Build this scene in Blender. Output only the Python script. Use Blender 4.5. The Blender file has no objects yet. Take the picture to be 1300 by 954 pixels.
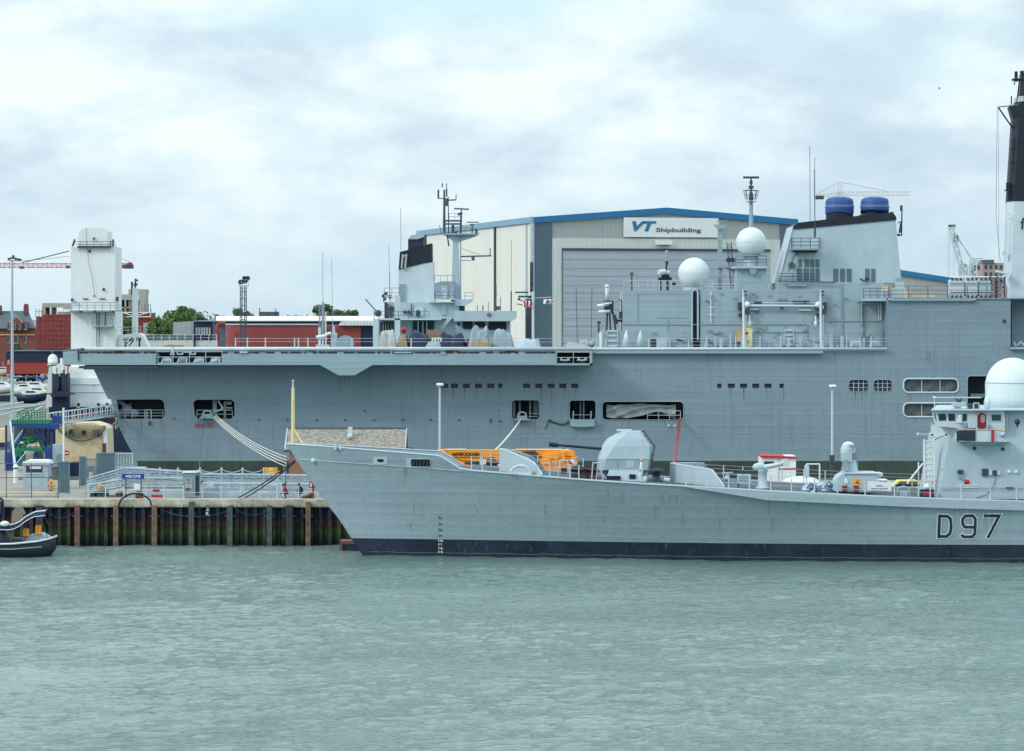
import bpy, bmesh, math, random
import numpy as np
from mathutils import Vector, Matrix
from mathutils.geometry import tessellate_polygon
random.seed(7)
R = math.radians
SC = bpy.context.scene
COL = SC.collection
F, H = 3800.0, 18.3            # focal length in photo pixels, camera height in metres
def W(px, py, D): return Vector(((px-650)*D/F, D, H-(py-400)*D/F))
def WX(px, D): return (px-650)*D/F
def WZ(py, D): return H-(py-400)*D/F
def c(r, g, b):
    f = lambda v: (v/255/12.92) if v/255 <= .04045 else ((v/255+.055)/1.055)**2.4
    return (f(r), f(g), f(b))
# ------------------------------------------------------------------ materials
class NT:
    def __init__(s, name):
        s.m = bpy.data.materials.new(name); s.m.use_nodes = True
        s.t = s.m.node_tree; s.n = s.t.nodes; s.l = s.t.links
        s.b = s.n['Principled BSDF']; s.co = s.n.new('ShaderNodeTexCoord')
    def map(s, scale, src='Object', rot=(0,0,0)):
        mp = s.n.new('ShaderNodeMapping'); mp.inputs['Scale'].default_value = scale
        mp.inputs['Rotation'].default_value = rot
        s.l.new(s.co.outputs[src], mp.inputs['Vector']); return mp.outputs[0]
    def noise(s, scale, vec, detail=5, rough=.55, dist=0):
        n = s.n.new('ShaderNodeTexNoise'); n.inputs['Scale'].default_value = scale
        n.inputs['Detail'].default_value = detail; n.inputs['Roughness'].default_value = rough
        n.inputs['Distortion'].default_value = dist
        s.l.new(vec, n.inputs['Vector']); return n.outputs['Fac']
    def ramp(s, fac, stops):
        r = s.n.new('ShaderNodeValToRGB'); e = r.color_ramp.elements
        while len(e) < len(stops): e.new(.5)
        for i, (p, col) in enumerate(stops):
            e[i].position = p; e[i].color = (*col[:3], 1) if hasattr(col, '__len__') else (col, col, col, 1)
        s.l.new(fac, r.inputs[0]); return r.outputs[0]
    def mix(s, fac, a, b, mode='MIX'):
        m = s.n.new('ShaderNodeMix'); m.data_type = 'RGBA'; m.blend_type = mode
        for i, v in ((0, fac), (6, a), (7, b)):
            if hasattr(v, 'is_linked') or hasattr(v, 'node'): s.l.new(v, m.inputs[i])
            elif i == 0: m.inputs[0].default_value = v
            else: m.inputs[i].default_value = (*v[:3], 1)
        return m.outputs[2]
    def math(s, op, a, b=0.0):
        m = s.n.new('ShaderNodeMath'); m.operation = op
        for i, v in ((0, a), (1, b)):
            if hasattr(v, 'node'): s.l.new(v, m.inputs[i])
            else: m.inputs[i].default_value = v
        return m.outputs[0]
    def bump(s, h, strength, dist=.1):
        b = s.n.new('ShaderNodeBump'); b.inputs['Strength'].default_value = strength
        b.inputs['Distance'].default_value = dist
        s.l.new(h, b.inputs['Height']); s.l.new(b.outputs[0], s.b.inputs['Normal']); return b
    def out(s, col, rough=.5, metal=0, spec=.4):
        if hasattr(col, 'node'): s.l.new(col, s.b.inputs['Base Color'])
        else: s.b.inputs['Base Color'].default_value = (*col, 1)
        s.b.inputs['Roughness'].default_value = rough; s.b.inputs['Metallic'].default_value = metal
        s.b.inputs['Specular IOR Level'].default_value = spec
        return s.m
def sc(col, k): return tuple(min(1, v*k) for v in col)
def paint(name, col, rough=.55, var=.14, scale=.6, streak=.12, metal=0, bump=.15, rust=0.0, spec=.35):
    t = NT(name)
    n1 = t.noise(scale, t.map((1,1,1)), 6, .6)
    a = t.mix(t.ramp(n1, [(.3, 0.0), (.7, 1.0)]), sc(col, 1-var), sc(col, 1+var))
    n2 = t.noise(1.0, t.map((3.2,3.2,.35)), 4, .6)
    a = t.mix(t.math('MULTIPLY', t.ramp(n2, [(.45, 0.0), (.75, 1.0)]), streak*3), a, sc(col, .62))
    if rust:
        n3 = t.noise(1.3, t.map((1.6,1.6,.5)), 7, .7)
        a = t.mix(t.ramp(n3, [(.66-rust*.15, 0.0), (.78, 1.0)]), a, c(120,74,50))
    if bump:
        n4 = t.noise(2.2, t.map((1,1,1)), 4); t.bump(n4, bump, .12)
    return t.out(a, rough, metal, spec)
def flat(name, col, rough=.5, metal=0, var=.1):
    t = NT(name)
    n1 = t.noise(3.0, t.map((1,1,1)), 4, .6)
    return t.out(t.mix(t.ramp(n1, [(.3, 0.0), (.7, 1.0)]), sc(col, 1-var), sc(col, 1+var)), rough, metal)
def hullmat(name, col, pw, ph, bump, rough=.5, streaks=.5, seam=.5, dark=.8, hue=None, msz=.22):
    """welded plating: shallow dished plates, seams, long horizontal roller marks, run-off streaks"""
    t = NT(name)
    v = t.map((1,1,1), rot=(R(-90),0,0))
    br = t.n.new('ShaderNodeTexBrick'); t.l.new(v, br.inputs['Vector'])
    br.inputs['Scale'].default_value = 1; br.inputs['Brick Width'].default_value = pw
    br.inputs['Row Height'].default_value = ph; br.inputs['Mortar Size'].default_value = ph*msz
    br.inputs['Mortar Smooth'].default_value = 1.0; br.offset = 0.0
    br2 = t.n.new('ShaderNodeTexBrick'); t.l.new(v, br2.inputs['Vector'])
    br2.inputs['Scale'].default_value = 1; br2.inputs['Brick Width'].default_value = pw*4.7
    br2.inputs['Row Height'].default_value = ph*2; br2.inputs['Mortar Size'].default_value = .03
    br2.inputs['Mortar Smooth'].default_value = .3
    br2.inputs['Color1'].default_value = (.9,.9,.9,1); br2.inputs['Color2'].default_value = (1,1,1,1)
    br2.inputs['Mortar'].default_value = (.84,.84,.84,1); br2.inputs['Bias'].default_value = .1
    big = t.noise(.09, t.map((1,1,2.6)), 6, .6)
    a = t.mix(t.ramp(big, [(.3, 0.0), (.7, 1.0)]), sc(col, dark), sc(col, 1.1))
    if hue:
        h2 = t.noise(.05, t.map((1,1,1.5)), 3)
        a = t.mix(t.math('MULTIPLY', t.ramp(h2, [(.42, 0.0), (.66, 1.0)]), .7), a, hue)
    hz = t.noise(1.0, t.map((.12,.12,2.4)), 5, .65)
    a = t.mix(t.math('MULTIPLY', t.ramp(hz, [(.4, 0.0), (.7, 1.0)]), .42), a, sc(col, 1.22))
    hz2 = t.noise(1.0, t.map((.2,.2,5.0)), 3, .6)
    a = t.mix(t.math('MULTIPLY', t.ramp(hz2, [(.5, 0.0), (.75, 1.0)]), .3), a, sc(col, .8))
    vs = t.noise(1.0, t.map((1.9,1.9,.11)), 6, .72)
    a = t.mix(t.math('MULTIPLY', t.ramp(vs, [(.52, 0.0), (.78, 1.0)]), streaks), a, sc(col, .68))
    a = t.mix(seam, a, br2.outputs['Color'], 'MULTIPLY')
    rs = t.noise(1.0, t.map((3.4,3.4,.3)), 8, .72)
    a = t.mix(t.ramp(rs, [(.655, 0.0), (.76, .55)]), a, c(112,88,72))
    nn = t.noise(.55, t.map((1,1,1)), 3)
    nn2 = t.noise(1.3, t.map((1,1,1.6)), 4, .6, .6)
    hgt = t.math('ADD', t.math('MULTIPLY', br.outputs['Fac'], 1.0), t.math('MULTIPLY', nn, 1.6))
    hgt = t.math('ADD', hgt, t.math('MULTIPLY', nn2, 1.6))
    t.bump(hgt, bump, .06)
    return t.out(a, rough, 0, .35)
MT = {}
def bootmat():
    t = NT('navy_boot_paint'); n = t.noise(.6, t.map((1,1,1)), 6, .6); v = t.noise(1.0, t.map((3.0,3.0,.25)), 6, .75); w_ = t.noise(1.0, t.map((.5,.5,7)), 4, .6)
    a = t.mix(t.ramp(n, [(.3, 0.0), (.7, 1.0)]), c(24,36,54), c(44,56,76)); a = t.mix(t.ramp(v, [(.58, 0.0), (.72, .55)]), a, c(112,120,126))
    a = t.mix(t.ramp(w_, [(.55, 0.0), (.75, .3)]), a, c(70,78,84)); t.bump(n, .2, .1); return t.out(a, .5)
def mk():
    m = MT
    m['carrier'] = hullmat('carrier_paint', c(125,143,155), 2.4, 1.25, .18, .55, .8, .08, .85, c(127,145,151))
    m['carrier_boot'] = paint('olive_fouled_boot_paint', c(62,72,64), .7, .25, .3, .3)
    m['island'] = hullmat('island_paint', c(148,167,175), 2.0, 1.1, .2, .55, .5, .35, .86, c(150,164,169))
    m['sponson'] = hullmat('sponson_paint', c(142,163,172), 3.0, .7, .2, .55, .3, .4, .9)
    m['destroyer'] = hullmat('destroyer_paint', c(150,167,176), 1.25, .82, .17, .42, .4, .2, .91, c(146,165,171), msz=.32)
    m['dgrey'] = paint('light_ship_grey', c(172,190,198), .45, .06, .5, .07)
    m['dgrey2'] = paint('mid_ship_grey', c(140,158,168), .5, .1, .5, .1)
    m['lgrey'] = paint('pale_ship_grey', c(192,206,212), .45, .07, .5, .06)
    m['boot'] = bootmat()
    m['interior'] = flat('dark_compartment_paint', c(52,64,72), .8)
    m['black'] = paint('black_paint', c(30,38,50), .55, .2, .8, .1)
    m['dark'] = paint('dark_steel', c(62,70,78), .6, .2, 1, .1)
    m['white'] = paint('white_paint', c(222,226,226), .5, .05, .5, .06)
    m['whiteship'] = paint('white_ship_plates', c(226,230,230), .55, .05, .3, .06, bump=.1)
    m['cream'] = flat('cream_paint', c(222,206,150), .5)
    m['radome'] = paint('radome_shell', c(208,218,218), .35, .04, .5, .04, bump=0)
    m['navy'] = paint('navy_paint', c(28,40,70), .5, .2)
    m['blue'] = flat('blue_tarpaulin', c(44,78,138), .55, 0, .25)
    m['blue2'] = paint('blue_fascia', c(40,112,160), .5, .05)
    m['steelblue'] = paint('blue_steelwork', c(34,62,128), .5, .2)
    m['green'] = paint('green_steelwork', c(32,120,84), .55, .25)
    m['red'] = flat('red_paint', c(176,34,50), .5)
    m['redrust'] = paint('brick_red_cladding', c(150,62,56), .6, .12, .3, .1)
    m['orange'] = flat('orange_paint', c(240,156,40), .4, 0, .08)
    m['yellow'] = flat('yellow_paint', c(232,214,90), .4)
    m['galv'] = paint('galvanised_steel', c(170,188,196), .4, .12, 1, .1, metal=.25)
    m['alu'] = paint('aluminium_gangway', c(158,176,186), .45, .14, 1, .2, metal=.2)
    m['glass'] = flat('dark_glass', c(46,64,74), .12)
    m['glassg'] = flat('green_glass', c(30,70,66), .1)
    m['rope'] = flat('white_rope', c(226,224,212), .8)
    m['ropeb'] = flat('black_rope', c(26,28,32), .8)
    m['skin'] = flat('skin', c(186,150,130), .6)
    m['hair'] = flat('hair', c(40,30,26), .8)
    m['denim'] = flat('navy_cloth', c(38,48,70), .9)
    m['canvas'] = flat('grey_canvas', c(168,172,168), .9, 0, .16)
    m['beige'] = paint('beige_panels', c(214,196,160), .7, .1, .4, .15, rust=.15)
    m['timber'] = None
    m['rail'] = flat('pale_rail_paint', c(184,196,202), .5)
    m['raild'] = flat('dark_rail_paint', c(70,84,96), .5)
    m['cord'] = flat('brown_rust_paint', c(112,66,52), .8)
    m['rubber'] = flat('black_rubber', c(28,28,30), .8)
    m['tan'] = flat('tan_cloth', c(196,160,116), .9)
    m['shutter'] = None
mk()
def timber(name, col):
    t = NT(name)
    n = t.noise(1.0, t.map((9,9,.7)), 6, .7)
    a = t.mix(t.ramp(n, [(.35, 0.0), (.65, 1.0)]), sc(col, .45), sc(col, 1.3))
    nb = t.noise(1.4, t.map((1,1,1)), 5, .7); a = t.mix(t.math('MULTIPLY', t.ramp(nb, [(.5, 0.0), (.62, 1.0)]), .7), a, c(58,50,48))
    sx = t.n.new('ShaderNodeSeparateXYZ'); t.l.new(t.co.outputs['Object'], sx.inputs[0])
    z = t.math('ADD', sx.outputs[2], t.math('MULTIPLY', t.noise(3, t.map((1,1,1)), 3), .5))
    a = t.mix(t.ramp(z, [(.42, 1.0), (.95, 0.0)]), a, c(40,50,36))
    t.bump(n, .5, .03)
    return t.out(a, .85)
def clad(name, col, period, axis='x', depth=.03, rough=.5, var=.05):
    t = NT(name)
    w = t.n.new('ShaderNodeTexWave'); w.wave_type = 'BANDS'; w.bands_direction = 'Z' if axis == 'z' else 'X'
    w.inputs['Scale'].default_value = 1/period*.32
    mp = t.map((1,1,1)); t.l.new(mp, w.inputs['Vector'])
    n = t.noise(.12, t.map((1,1,.6)), 5)
    a = t.mix(t.ramp(n, [(.3, 0.0), (.7, 1.0)]), sc(col, 1-var), sc(col, 1+var))
    a = t.mix(t.math('MULTIPLY', w.outputs['Fac'], .16), a, sc(col, .7))
    v = t.noise(1, t.map((1.2,1.2,.06)), 4)
    a = t.mix(t.math('MULTIPLY', t.ramp(v, [(.5, 0.0), (.8, 1.0)]), .35), a, sc(col, .75))
    t.bump(w.outputs['Fac'], .4, depth)
    return t.out(a, rough)
def brickmat(name, c1, c2, mortar, bw=.23, bh=.075):
    t = NT(name)
    br = t.n.new('ShaderNodeTexBrick'); v = t.map((1,1,1), rot=(R(-90),0,0)); t.l.new(v, br.inputs['Vector'])
    br.inputs['Scale'].default_value = 1; br.inputs['Brick Width'].default_value = bw
    br.inputs['Row Height'].default_value = bh; br.inputs['Mortar Size'].default_value = bh*.1
    br.inputs['Color1'].default_value = (*c1, 1); br.inputs['Color2'].default_value = (*c2, 1)
    br.inputs['Mortar'].default_value = (*mortar, 1)
    n = t.noise(1.6, t.map((1,1,1.4)), 6, .7)
    a = t.mix(t.math('MULTIPLY', t.ramp(n, [(.4, 0.0), (.62, 1.0)]), .5), br.outputs['Color'], sc(c2, 1.9))
    return t.out(a, .9)
def tilemat(name):
    t = NT(name)
    n = t.noise(3.2, t.map((1,1,1.5)), 4, .7)
    n2 = t.noise(.5, t.map((1,1,1)), 4, .6)
    a = t.mix(t.ramp(n, [(.35, 0.0), (.65, 1.0)]), c(102,96,92), c(170,163,154))
    a = t.mix(t.math('MULTIPLY', n2, .5), a, c(126,122,104))
    t.bump(n, .6, .05)
    return t.out(a, .9)
def concrete(name, col, v=.2, s=.5, wet=False):
    t = NT(name)
    n = t.noise(s, t.map((1,1,1)), 8, .65); n2 = t.noise(s*7, t.map((1,1,1)), 4, .6)
    a = t.mix(t.ramp(n, [(.32, 0.0), (.68, 1.0)]), sc(col, 1-v), sc(col, 1+v))
    a = t.mix(t.math('MULTIPLY', t.ramp(n2, [(.5, 0.0), (.7, 1.0)]), .35), a, sc(col, .6))
    t.bump(n2, .3, .02)
    return t.out(a, .9)
MT['pinktimber'] = timber('weathered_pinkish_timber', c(124,96,88))
MT['tantimber'] = timber('weathered_tan_timber', c(130,108,88))
MT['greytimber'] = timber('green_grey_timber', c(84,98,94))
MT['darktimber'] = timber('tarred_timber', c(58,66,72))
MT['brick'] = brickmat('red_brick', c(150,88,70), c(122,74,62), c(176,160,140))
MT['brick2'] = brickmat('dark_red_brick', c(122,62,56), c(98,54,52), c(130,100,90), .5, .2)
MT['tiles'] = tilemat('mottled_roof_tiles')
MT['slate'] = paint('grey_slate', c(84,98,106), .7, .15, 1.0)
MT['concrete'] = concrete('quay_concrete', c(146,142,134), .22)
def capmat():
    t = NT('weathered_cope_concrete'); n = t.noise(1.2, t.map((1,1,1)), 8, .65); v = t.noise(1.0, t.map((1.6,1.6,.3)), 6, .7)
    a = t.mix(t.ramp(n, [(.32, 0.0), (.68, 1.0)]), c(150,142,126), c(204,198,180))
    sx = t.n.new('ShaderNodeSeparateXYZ'); t.l.new(t.co.outputs['Object'], sx.inputs[0])
    z = t.math('ADD', sx.outputs[2], t.math('MULTIPLY', t.math('SUBTRACT', v, .5), 1.5))
    a = t.mix(t.ramp(t.math('SUBTRACT', z, 2.9), [(.1, .8), (.42, 0.0)]), a, c(74,72,54))
    t.bump(n, .4, .03); return t.out(a, .9)
MT['cap'] = capmat()
MT['shutter'] = clad('blue_grey_shutter', c(164,174,184), 1.3, 'z', .05)
MT['clad_cream'] = clad('cream_cladding', c(222,222,214), .6, 'x')
MT['clad_grey'] = clad('grey_cladding', c(158,164,164), 1.0, 'x')
MT['clad_pale'] = clad('pale_cladding', c(196,202,198), 1.0, 'x')
MT['clad_dark'] = clad('slate_blue_cladding', c(80,102,114), .6, 'x')
MT['clad_red'] = clad('brick_red_sheeting', c(140,66,62), .8, 'x')
# ------------------------------------------------------------------ mesh builder
OFF = {}
class MB:
    def __init__(s): s.bm = bmesh.new()
    def face(s, pts):
        vs = [s.bm.verts.new(p) for p in pts]
        try: return s.bm.faces.new(vs)
        except Exception: return None
    def box(s, x0, x1, y0, y1, z0, z1):
        v = [s.bm.verts.new(p) for p in ((x0,y0,z0),(x1,y0,z0),(x1,y1,z0),(x0,y1,z0),(x0,y0,z1),(x1,y0,z1),(x1,y1,z1),(x0,y1,z1))]
        for f in ((0,1,2,3),(7,6,5,4),(0,4,5,1),(1,5,6,2),(2,6,7,3),(3,7,4,0)): s.bm.faces.new([v[i] for i in f])
        return s
    def pb(s, px0, py0, px1, py1, D, dep=1.0):
        return s.box(WX(px0,D), WX(px1,D), D, D+dep, WZ(py1,D), WZ(py0,D))
    def prism(s, pts, y0, y1):
        """pts: list of (x,z); extruded along Y"""
        a = [s.bm.verts.new((x,y0,z)) for x, z in pts]; b = [s.bm.verts.new((x,y1,z)) for x, z in pts]
        n = len(pts); s.bm.faces.new(a); s.bm.faces.new(b[::-1])
        for i in range(n): s.bm.faces.new((a[i], b[i], b[(i+1)%n], a[(i+1)%n]))
        return s
    def pp(s, pts, D, dep=1.0):
        return s.prism([(WX(x,D), WZ(y,D)) for x, y in pts], D, D+dep)
    def rings(s, rings, cap=True, closed=True):
        L = [[s.bm.verts.new(p) for p in r] for r in rings]; n = len(L[0])
        for a, b in zip(L, L[1:]):
            for i in range(n if closed else n-1):
                try: s.bm.faces.new((a[i], a[(i+1)%n], b[(i+1)%n], b[i]))
                except Exception: pass
        if cap:
            for r in (L[0], L[-1]):
                try: s.bm.faces.new(r)
                except Exception: pass
        return s
    def tube(s, a, b, r, n=6, r2=None):
        a = Vector(a); b = Vector(b); d = b-a
        if d.length < 1e-6: return s
        r2 = r if r2 is None else r2
        q = d.to_track_quat('Z', 'Y')
        ring = lambda p, rr: [p + q @ Vector((rr*math.cos(2*math.pi*i/n), rr*math.sin(2*math.pi*i/n), 0)) for i in range(n)]
        return s.rings([ring(a, r), ring(b, r2)])
    def pt(s, px0, py0, px1, py1, D, r, D2=None, n=6, r2=None):
        return s.tube(W(px0,py0,D), W(px1,py1,D if D2 is None else D2), r, n, r2)
    def path(s, pts, r, n=6):
        for a, b in zip(pts, pts[1:]): s.tube(a, b, r, n)
        return s
    def lathe(s, cx, cy, prof, n=24):
        return s.rings([[(cx+r*math.cos(2*math.pi*i/n), cy+r*math.sin(2*math.pi*i/n), z) for i in range(n)] for r, z in prof])
    def sph(s, ce, r, n=20, m=12, z0=-1.0, sx=1, sy=1, sz=1):
        ce = Vector(ce); prof = []
        a0 = math.asin(max(-1, z0))
        for k in range(m+1):
            a = a0 + (math.pi/2-a0)*k/m
            prof.append((max(.002, r*math.cos(a)), r*math.sin(a)*sz))
        return s.rings([[(ce.x+q*sx*math.cos(2*math.pi*i/n), ce.y+q*sy*math.sin(2*math.pi*i/n), ce.z+z) for i in range(n)] for q, z in prof])
    def rail(s, pts, h=1.0, step=2.0, r=.025, wires=3, rp=None):
        rp = rp or r
        for a, b in zip(pts, pts[1:]):
            a = Vector(a); b = Vector(b); k = max(1, round((b-a).length/step))
            for i in range(k+1):
                p = a.lerp(b, i/k); s.tube(p, p+Vector((0,0,h)), rp, 5)
            for w in range(wires):
                o = Vector((0,0,h*(w+1)/wires)); s.tube(a+o, b+o, r, 4)
        return s
    def lattice(s, a, b, w, r=.04, step=None, n4=True, side=Vector((0,1,0))):
        a = Vector(a); b = Vector(b); d = (b-a).normalized(); L = (b-a).length
        u = d.cross(side); u.normalize(); v = d.cross(u)
        step = step or w; k = max(1, round(L/step))
        cs = [(u*x+v*y)*w/2 for x, y in ((-1,-1),(1,-1),(1,1),(-1,1))]
        for o in cs: s.tube(a+o, b+o, r, 5)
        for i in range(k):
            p, q = a.lerp(b, i/k), a.lerp(b, (i+1)/k)
            for j in range(4):
                o1, o2 = cs[j], cs[(j+1)%4]
                if i % 2: o1, o2 = o2, o1
                s.tube(p+o1, q+o2, r*.7, 4)
                s.tube(p+o1, p+o2, r*.6, 4)
        return s
    def build(s, name, mat, parent=None, smooth=False, mats=None, keepn=False):
        bm = s.bm
        if not keepn: bmesh.ops.recalc_face_normals(bm, faces=bm.faces)
        off = OFF.get(parent.name, Vector((0,0,0))) if parent else Vector((0,0,0))
        if off.length: bmesh.ops.translate(bm, verts=bm.verts, vec=-off)
        if smooth:
            for f in bm.faces: f.smooth = len(f.verts) < 8
        me = bpy.data.meshes.new(name); bm.to_mesh(me); bm.free()
        for m_ in (mats or [mat]): me.materials.append(MT[m_] if isinstance(m_, str) else m_)
        o = bpy.data.objects.new(name, me); COL.objects.link(o)
        if parent: o.parent = parent; OFF[o.name] = off
        return o
def tag(o, label=None, cat=None, group=None, kind=None):
    if label: o['label'] = label
    if cat: o['category'] = cat
    if group: o['group'] = group
    if kind: o['kind'] = kind
    return o
def thing(name, label, cat, loc, group=None, kind=None):
    o = bpy.data.objects.new(name, None); COL.objects.link(o); o.location = Vector(loc)
    o.empty_display_size = .5; OFF[o.name] = Vector(loc)
    return tag(o, label, cat, group, kind)
def copy_thing(root, delta, label=None):
    r = root.copy(); COL.objects.link(r); r.location = root.location + Vector(delta)
    if label: r['label'] = label
    def rec(src, dst):
        for ch in list(src.children):
            d = ch.copy(); COL.objects.link(d); d.parent = dst; rec(ch, d)
    rec(root, r)
    OFF[r.name] = Vector(r.location)
    return r
def single(mb, name, mat, label, cat, group=None, smooth=False, kind=None):
    return tag(mb.build(name, mat, None, smooth), label, cat, group, kind)
def rr(x0, y0, x1, y1, r, n=4):
    out = []
    for cx, cy, a0 in ((x1-r, y0+r, -90), (x1-r, y1-r, 0), (x0+r, y1-r, 90), (x0+r, y0+r, 180)):
        for i in range(n+1):
            a = R(a0+90*i/n); out.append((cx+r*math.cos(a), cy+r*math.sin(a)))
    return out
def text(name, body, mat, parent, x0, x1, z0, z1, y, bold=.0, shear=0, dirv=(1,0), mapf=None, thick=.02):
    cu = bpy.data.curves.new('lettering', 'FONT'); cu.body = body; cu.size = 1; cu.offset = bold; cu.shear = shear
    cu.extrude = .001; cu.resolution_u = 3
    ob = bpy.data.objects.new('lettering', cu); COL.objects.link(ob)
    dg = bpy.context.evaluated_depsgraph_get()
    me = bpy.data.meshes.new_from_object(ob.evaluated_get(dg)); bpy.data.objects.remove(ob)
    xs = [v.co.x for v in me.vertices]; ys = [v.co.y for v in me.vertices]
    ax, bx, ay, by = min(xs), max(xs), min(ys), max(ys)
    off = OFF.get(parent.name, Vector((0,0,0))) if parent else Vector((0,0,0))
    for v in me.vertices:
        u = (v.co.x-ax)/(bx-ax)*(x1-x0); z = z0+(v.co.y-ay)/(by-ay)*(z1-z0); d = -v.co.z*thick*500
        p = Vector((x0+u*dirv[0], y+u*dirv[1]+d, z))
        v.co = p - off
    me.materials.clear(); me.materials.append(MT[mat]); me.name = name
    o = bpy.data.objects.new(name, me); COL.objects.link(o)
    if parent: o.parent = parent; OFF[o.name] = off
    return o
def rope(name, mat, a, b, sag, r, label, cat='rope', group=None, n=14, extra=()):
    m = MB()
    for k, (da, db) in enumerate(((Vector((0,0,0)), Vector((0,0,0))),)+tuple(extra)):
        A, B = Vector(a)+da, Vector(b)+db
        m.path([A.lerp(B, i/n) - Vector((0,0,sag*4*(i/n)*(1-i/n))) for i in range(n+1)], r, 5)
    return single(m, name, mat, label, cat, group)
def interp(x, pts):
    if x <= pts[0][0]: return pts[0][1]
    for (a, b), (p, q) in zip(pts, pts[1:]):
        if x <= p: return b+(q-b)*(x-a)/(p-a)
    return pts[-1][1]
# ================================================================== camera, sky, sun
cam = bpy.data.cameras.new('camera'); co = bpy.data.objects.new('camera', cam); COL.objects.link(co)
co.location = (0, 0, H); co.rotation_euler = (R(90), 0, 0)
cam.sensor_width = 36; cam.lens = F/1300*36; cam.shift_y = -77/1300.0; cam.clip_end = 30000; cam.clip_start = 1
SC.camera = co
SUN = Vector((-.78, -.42, .62)).normalized()
sl = bpy.data.lights.new('sun', 'SUN'); sl.energy = 1.5; sl.angle = R(12); sl.color = (1, .95, .88)
so = bpy.data.objects.new('sun', sl); COL.objects.link(so); so.rotation_euler = SUN.to_track_quat('Z', 'Y').to_euler()
so.location = (-100, -50, 120)
w = bpy.data.worlds.new('World'); SC.world = w; w.use_nodes = True
nt = w.node_tree; N = nt.nodes; L = nt.links; bg = N['Background']
sky = N.new('ShaderNodeTexSky'); sky.sky_type = 'NISHITA'; sky.sun_disc = False
sky.sun_elevation = math.asin(SUN.z); sky.sun_rotation = math.atan2(SUN.x, SUN.y) % (2*math.pi)
tc = N.new('ShaderNodeTexCoord')
def wmap(s, loc=(0,0,0)):
    m = N.new('ShaderNodeMapping'); m.inputs['Scale'].default_value = s; m.inputs['Location'].default_value = loc
    L.new(tc.outputs['Generated'], m.inputs['Vector']); return m.outputs[0]
def wnoise(vec, scale, det, rough, dist=0):
    n = N.new('ShaderNodeTexNoise'); n.inputs['Scale'].default_value = scale; n.inputs['Detail'].default_value = det
    n.inputs['Roughness'].default_value = rough; n.inputs['Distortion'].default_value = dist
    L.new(vec, n.inputs['Vector']); return n.outputs['Fac']
def wramp(fac, stops):
    r = N.new('ShaderNodeValToRGB'); e = r.color_ramp.elements
    while len(e) < len(stops): e.new(.5)
    for i, (p, col) in enumerate(stops): e[i].position = p; e[i].color = (*col, 1)
    L.new(fac, r.inputs[0]); return r.outputs[0]
def wmix(f, a, b):
    m = N.new('ShaderNodeMix'); m.data_type = 'RGBA'
    for i, v in ((0, f), (6, a), (7, b)):
        if hasattr(v, 'node'): L.new(v, m.inputs[i])
        elif i == 0: m.inputs[0].default_value = v
        else: m.inputs[i].default_value = (*v, 1)
    return m.outputs[2]
n1 = wnoise(wmap((1,1,1.9), (2.1,.3,.87)), 13.0, 7, .55, .1)
n2 = wnoise(wmap((1,1,2.6), (1.0,5,.2)), 22, 5, .5)
ad = N.new('ShaderNodeMath'); ad.operation = 'MULTIPLY_ADD'; L.new(n2, ad.inputs[0]); ad.inputs[1].default_value = .4; 
L.new(n1, ad.inputs[2])
K = 8.1
kk = lambda r, g, b: tuple(v*K for v in c(r, g, b))
cl = wramp(ad.outputs[0], [(.5, c(188,211,227)), (.62, c(203,223,235)), (.72, c(220,238,245)), (.82, c(238,249,252))])
sep = N.new('ShaderNodeSeparateXYZ'); L.new(tc.outputs['Generated'], sep.inputs[0])
lowf = wramp(sep.outputs[2], [(0.0, (1,1,1)), (.06, (0,0,0))])
f1 = N.new('ShaderNodeMath'); f1.operation = 'MULTIPLY'; f1.inputs[1].default_value = .7; L.new(lowf, f1.inputs[0])
cl = wmix(f1.outputs[0], cl, c(192,216,229))
mu = N.new('ShaderNodeVectorMath'); mu.operation = 'SCALE'; L.new(cl, mu.inputs[0])
zr = N.new('ShaderNodeMapRange'); zr.inputs[1].default_value = .13; zr.inputs[2].default_value = .6; zr.inputs[3].default_value = K; zr.inputs[4].default_value = K*1.75
L.new(sep.outputs[2], zr.inputs[0]); L.new(zr.outputs[0], mu.inputs['Scale'])
gap = wramp(wnoise(wmap((1,1,5), (8,2,1)), 5, 4, .5), [(.52, (0,0,0)), (.66, (.6,.6,.6))])
hi = wramp(sep.outputs[2], [(.065, (0,0,0)), (.1, (1,1,1))])
vh = wramp(sep.outputs[2], [(.15, (0,0,0)), (.4, (.7,.7,.7))])
g2 = N.new('ShaderNodeMath'); g2.operation = 'MULTIPLY'; L.new(gap, g2.inputs[0]); L.new(hi, g2.inputs[1])
g3 = N.new('ShaderNodeMath'); g3.operation = 'MULTIPLY'; L.new(gap, g3.inputs[0]); L.new(vh, g3.inputs[1])
fin = wmix(g2.outputs[0], mu.outputs[0], kk(202,236,247))
fin = wmix(g3.outputs[0], fin, sky.outputs[0])
L.new(fin, bg.inputs['Color']); bg.inputs['Strength'].default_value = .122
SC.view_settings.view_transform = 'Standard'; SC.view_settings.look = 'None'
SC.view_settings.exposure = .15; SC.view_settings.gamma = 1
SC.cycles.max_bounces = 6; SC.cycles.caustics_reflective = False; SC.cycles.caustics_refractive = False
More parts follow.
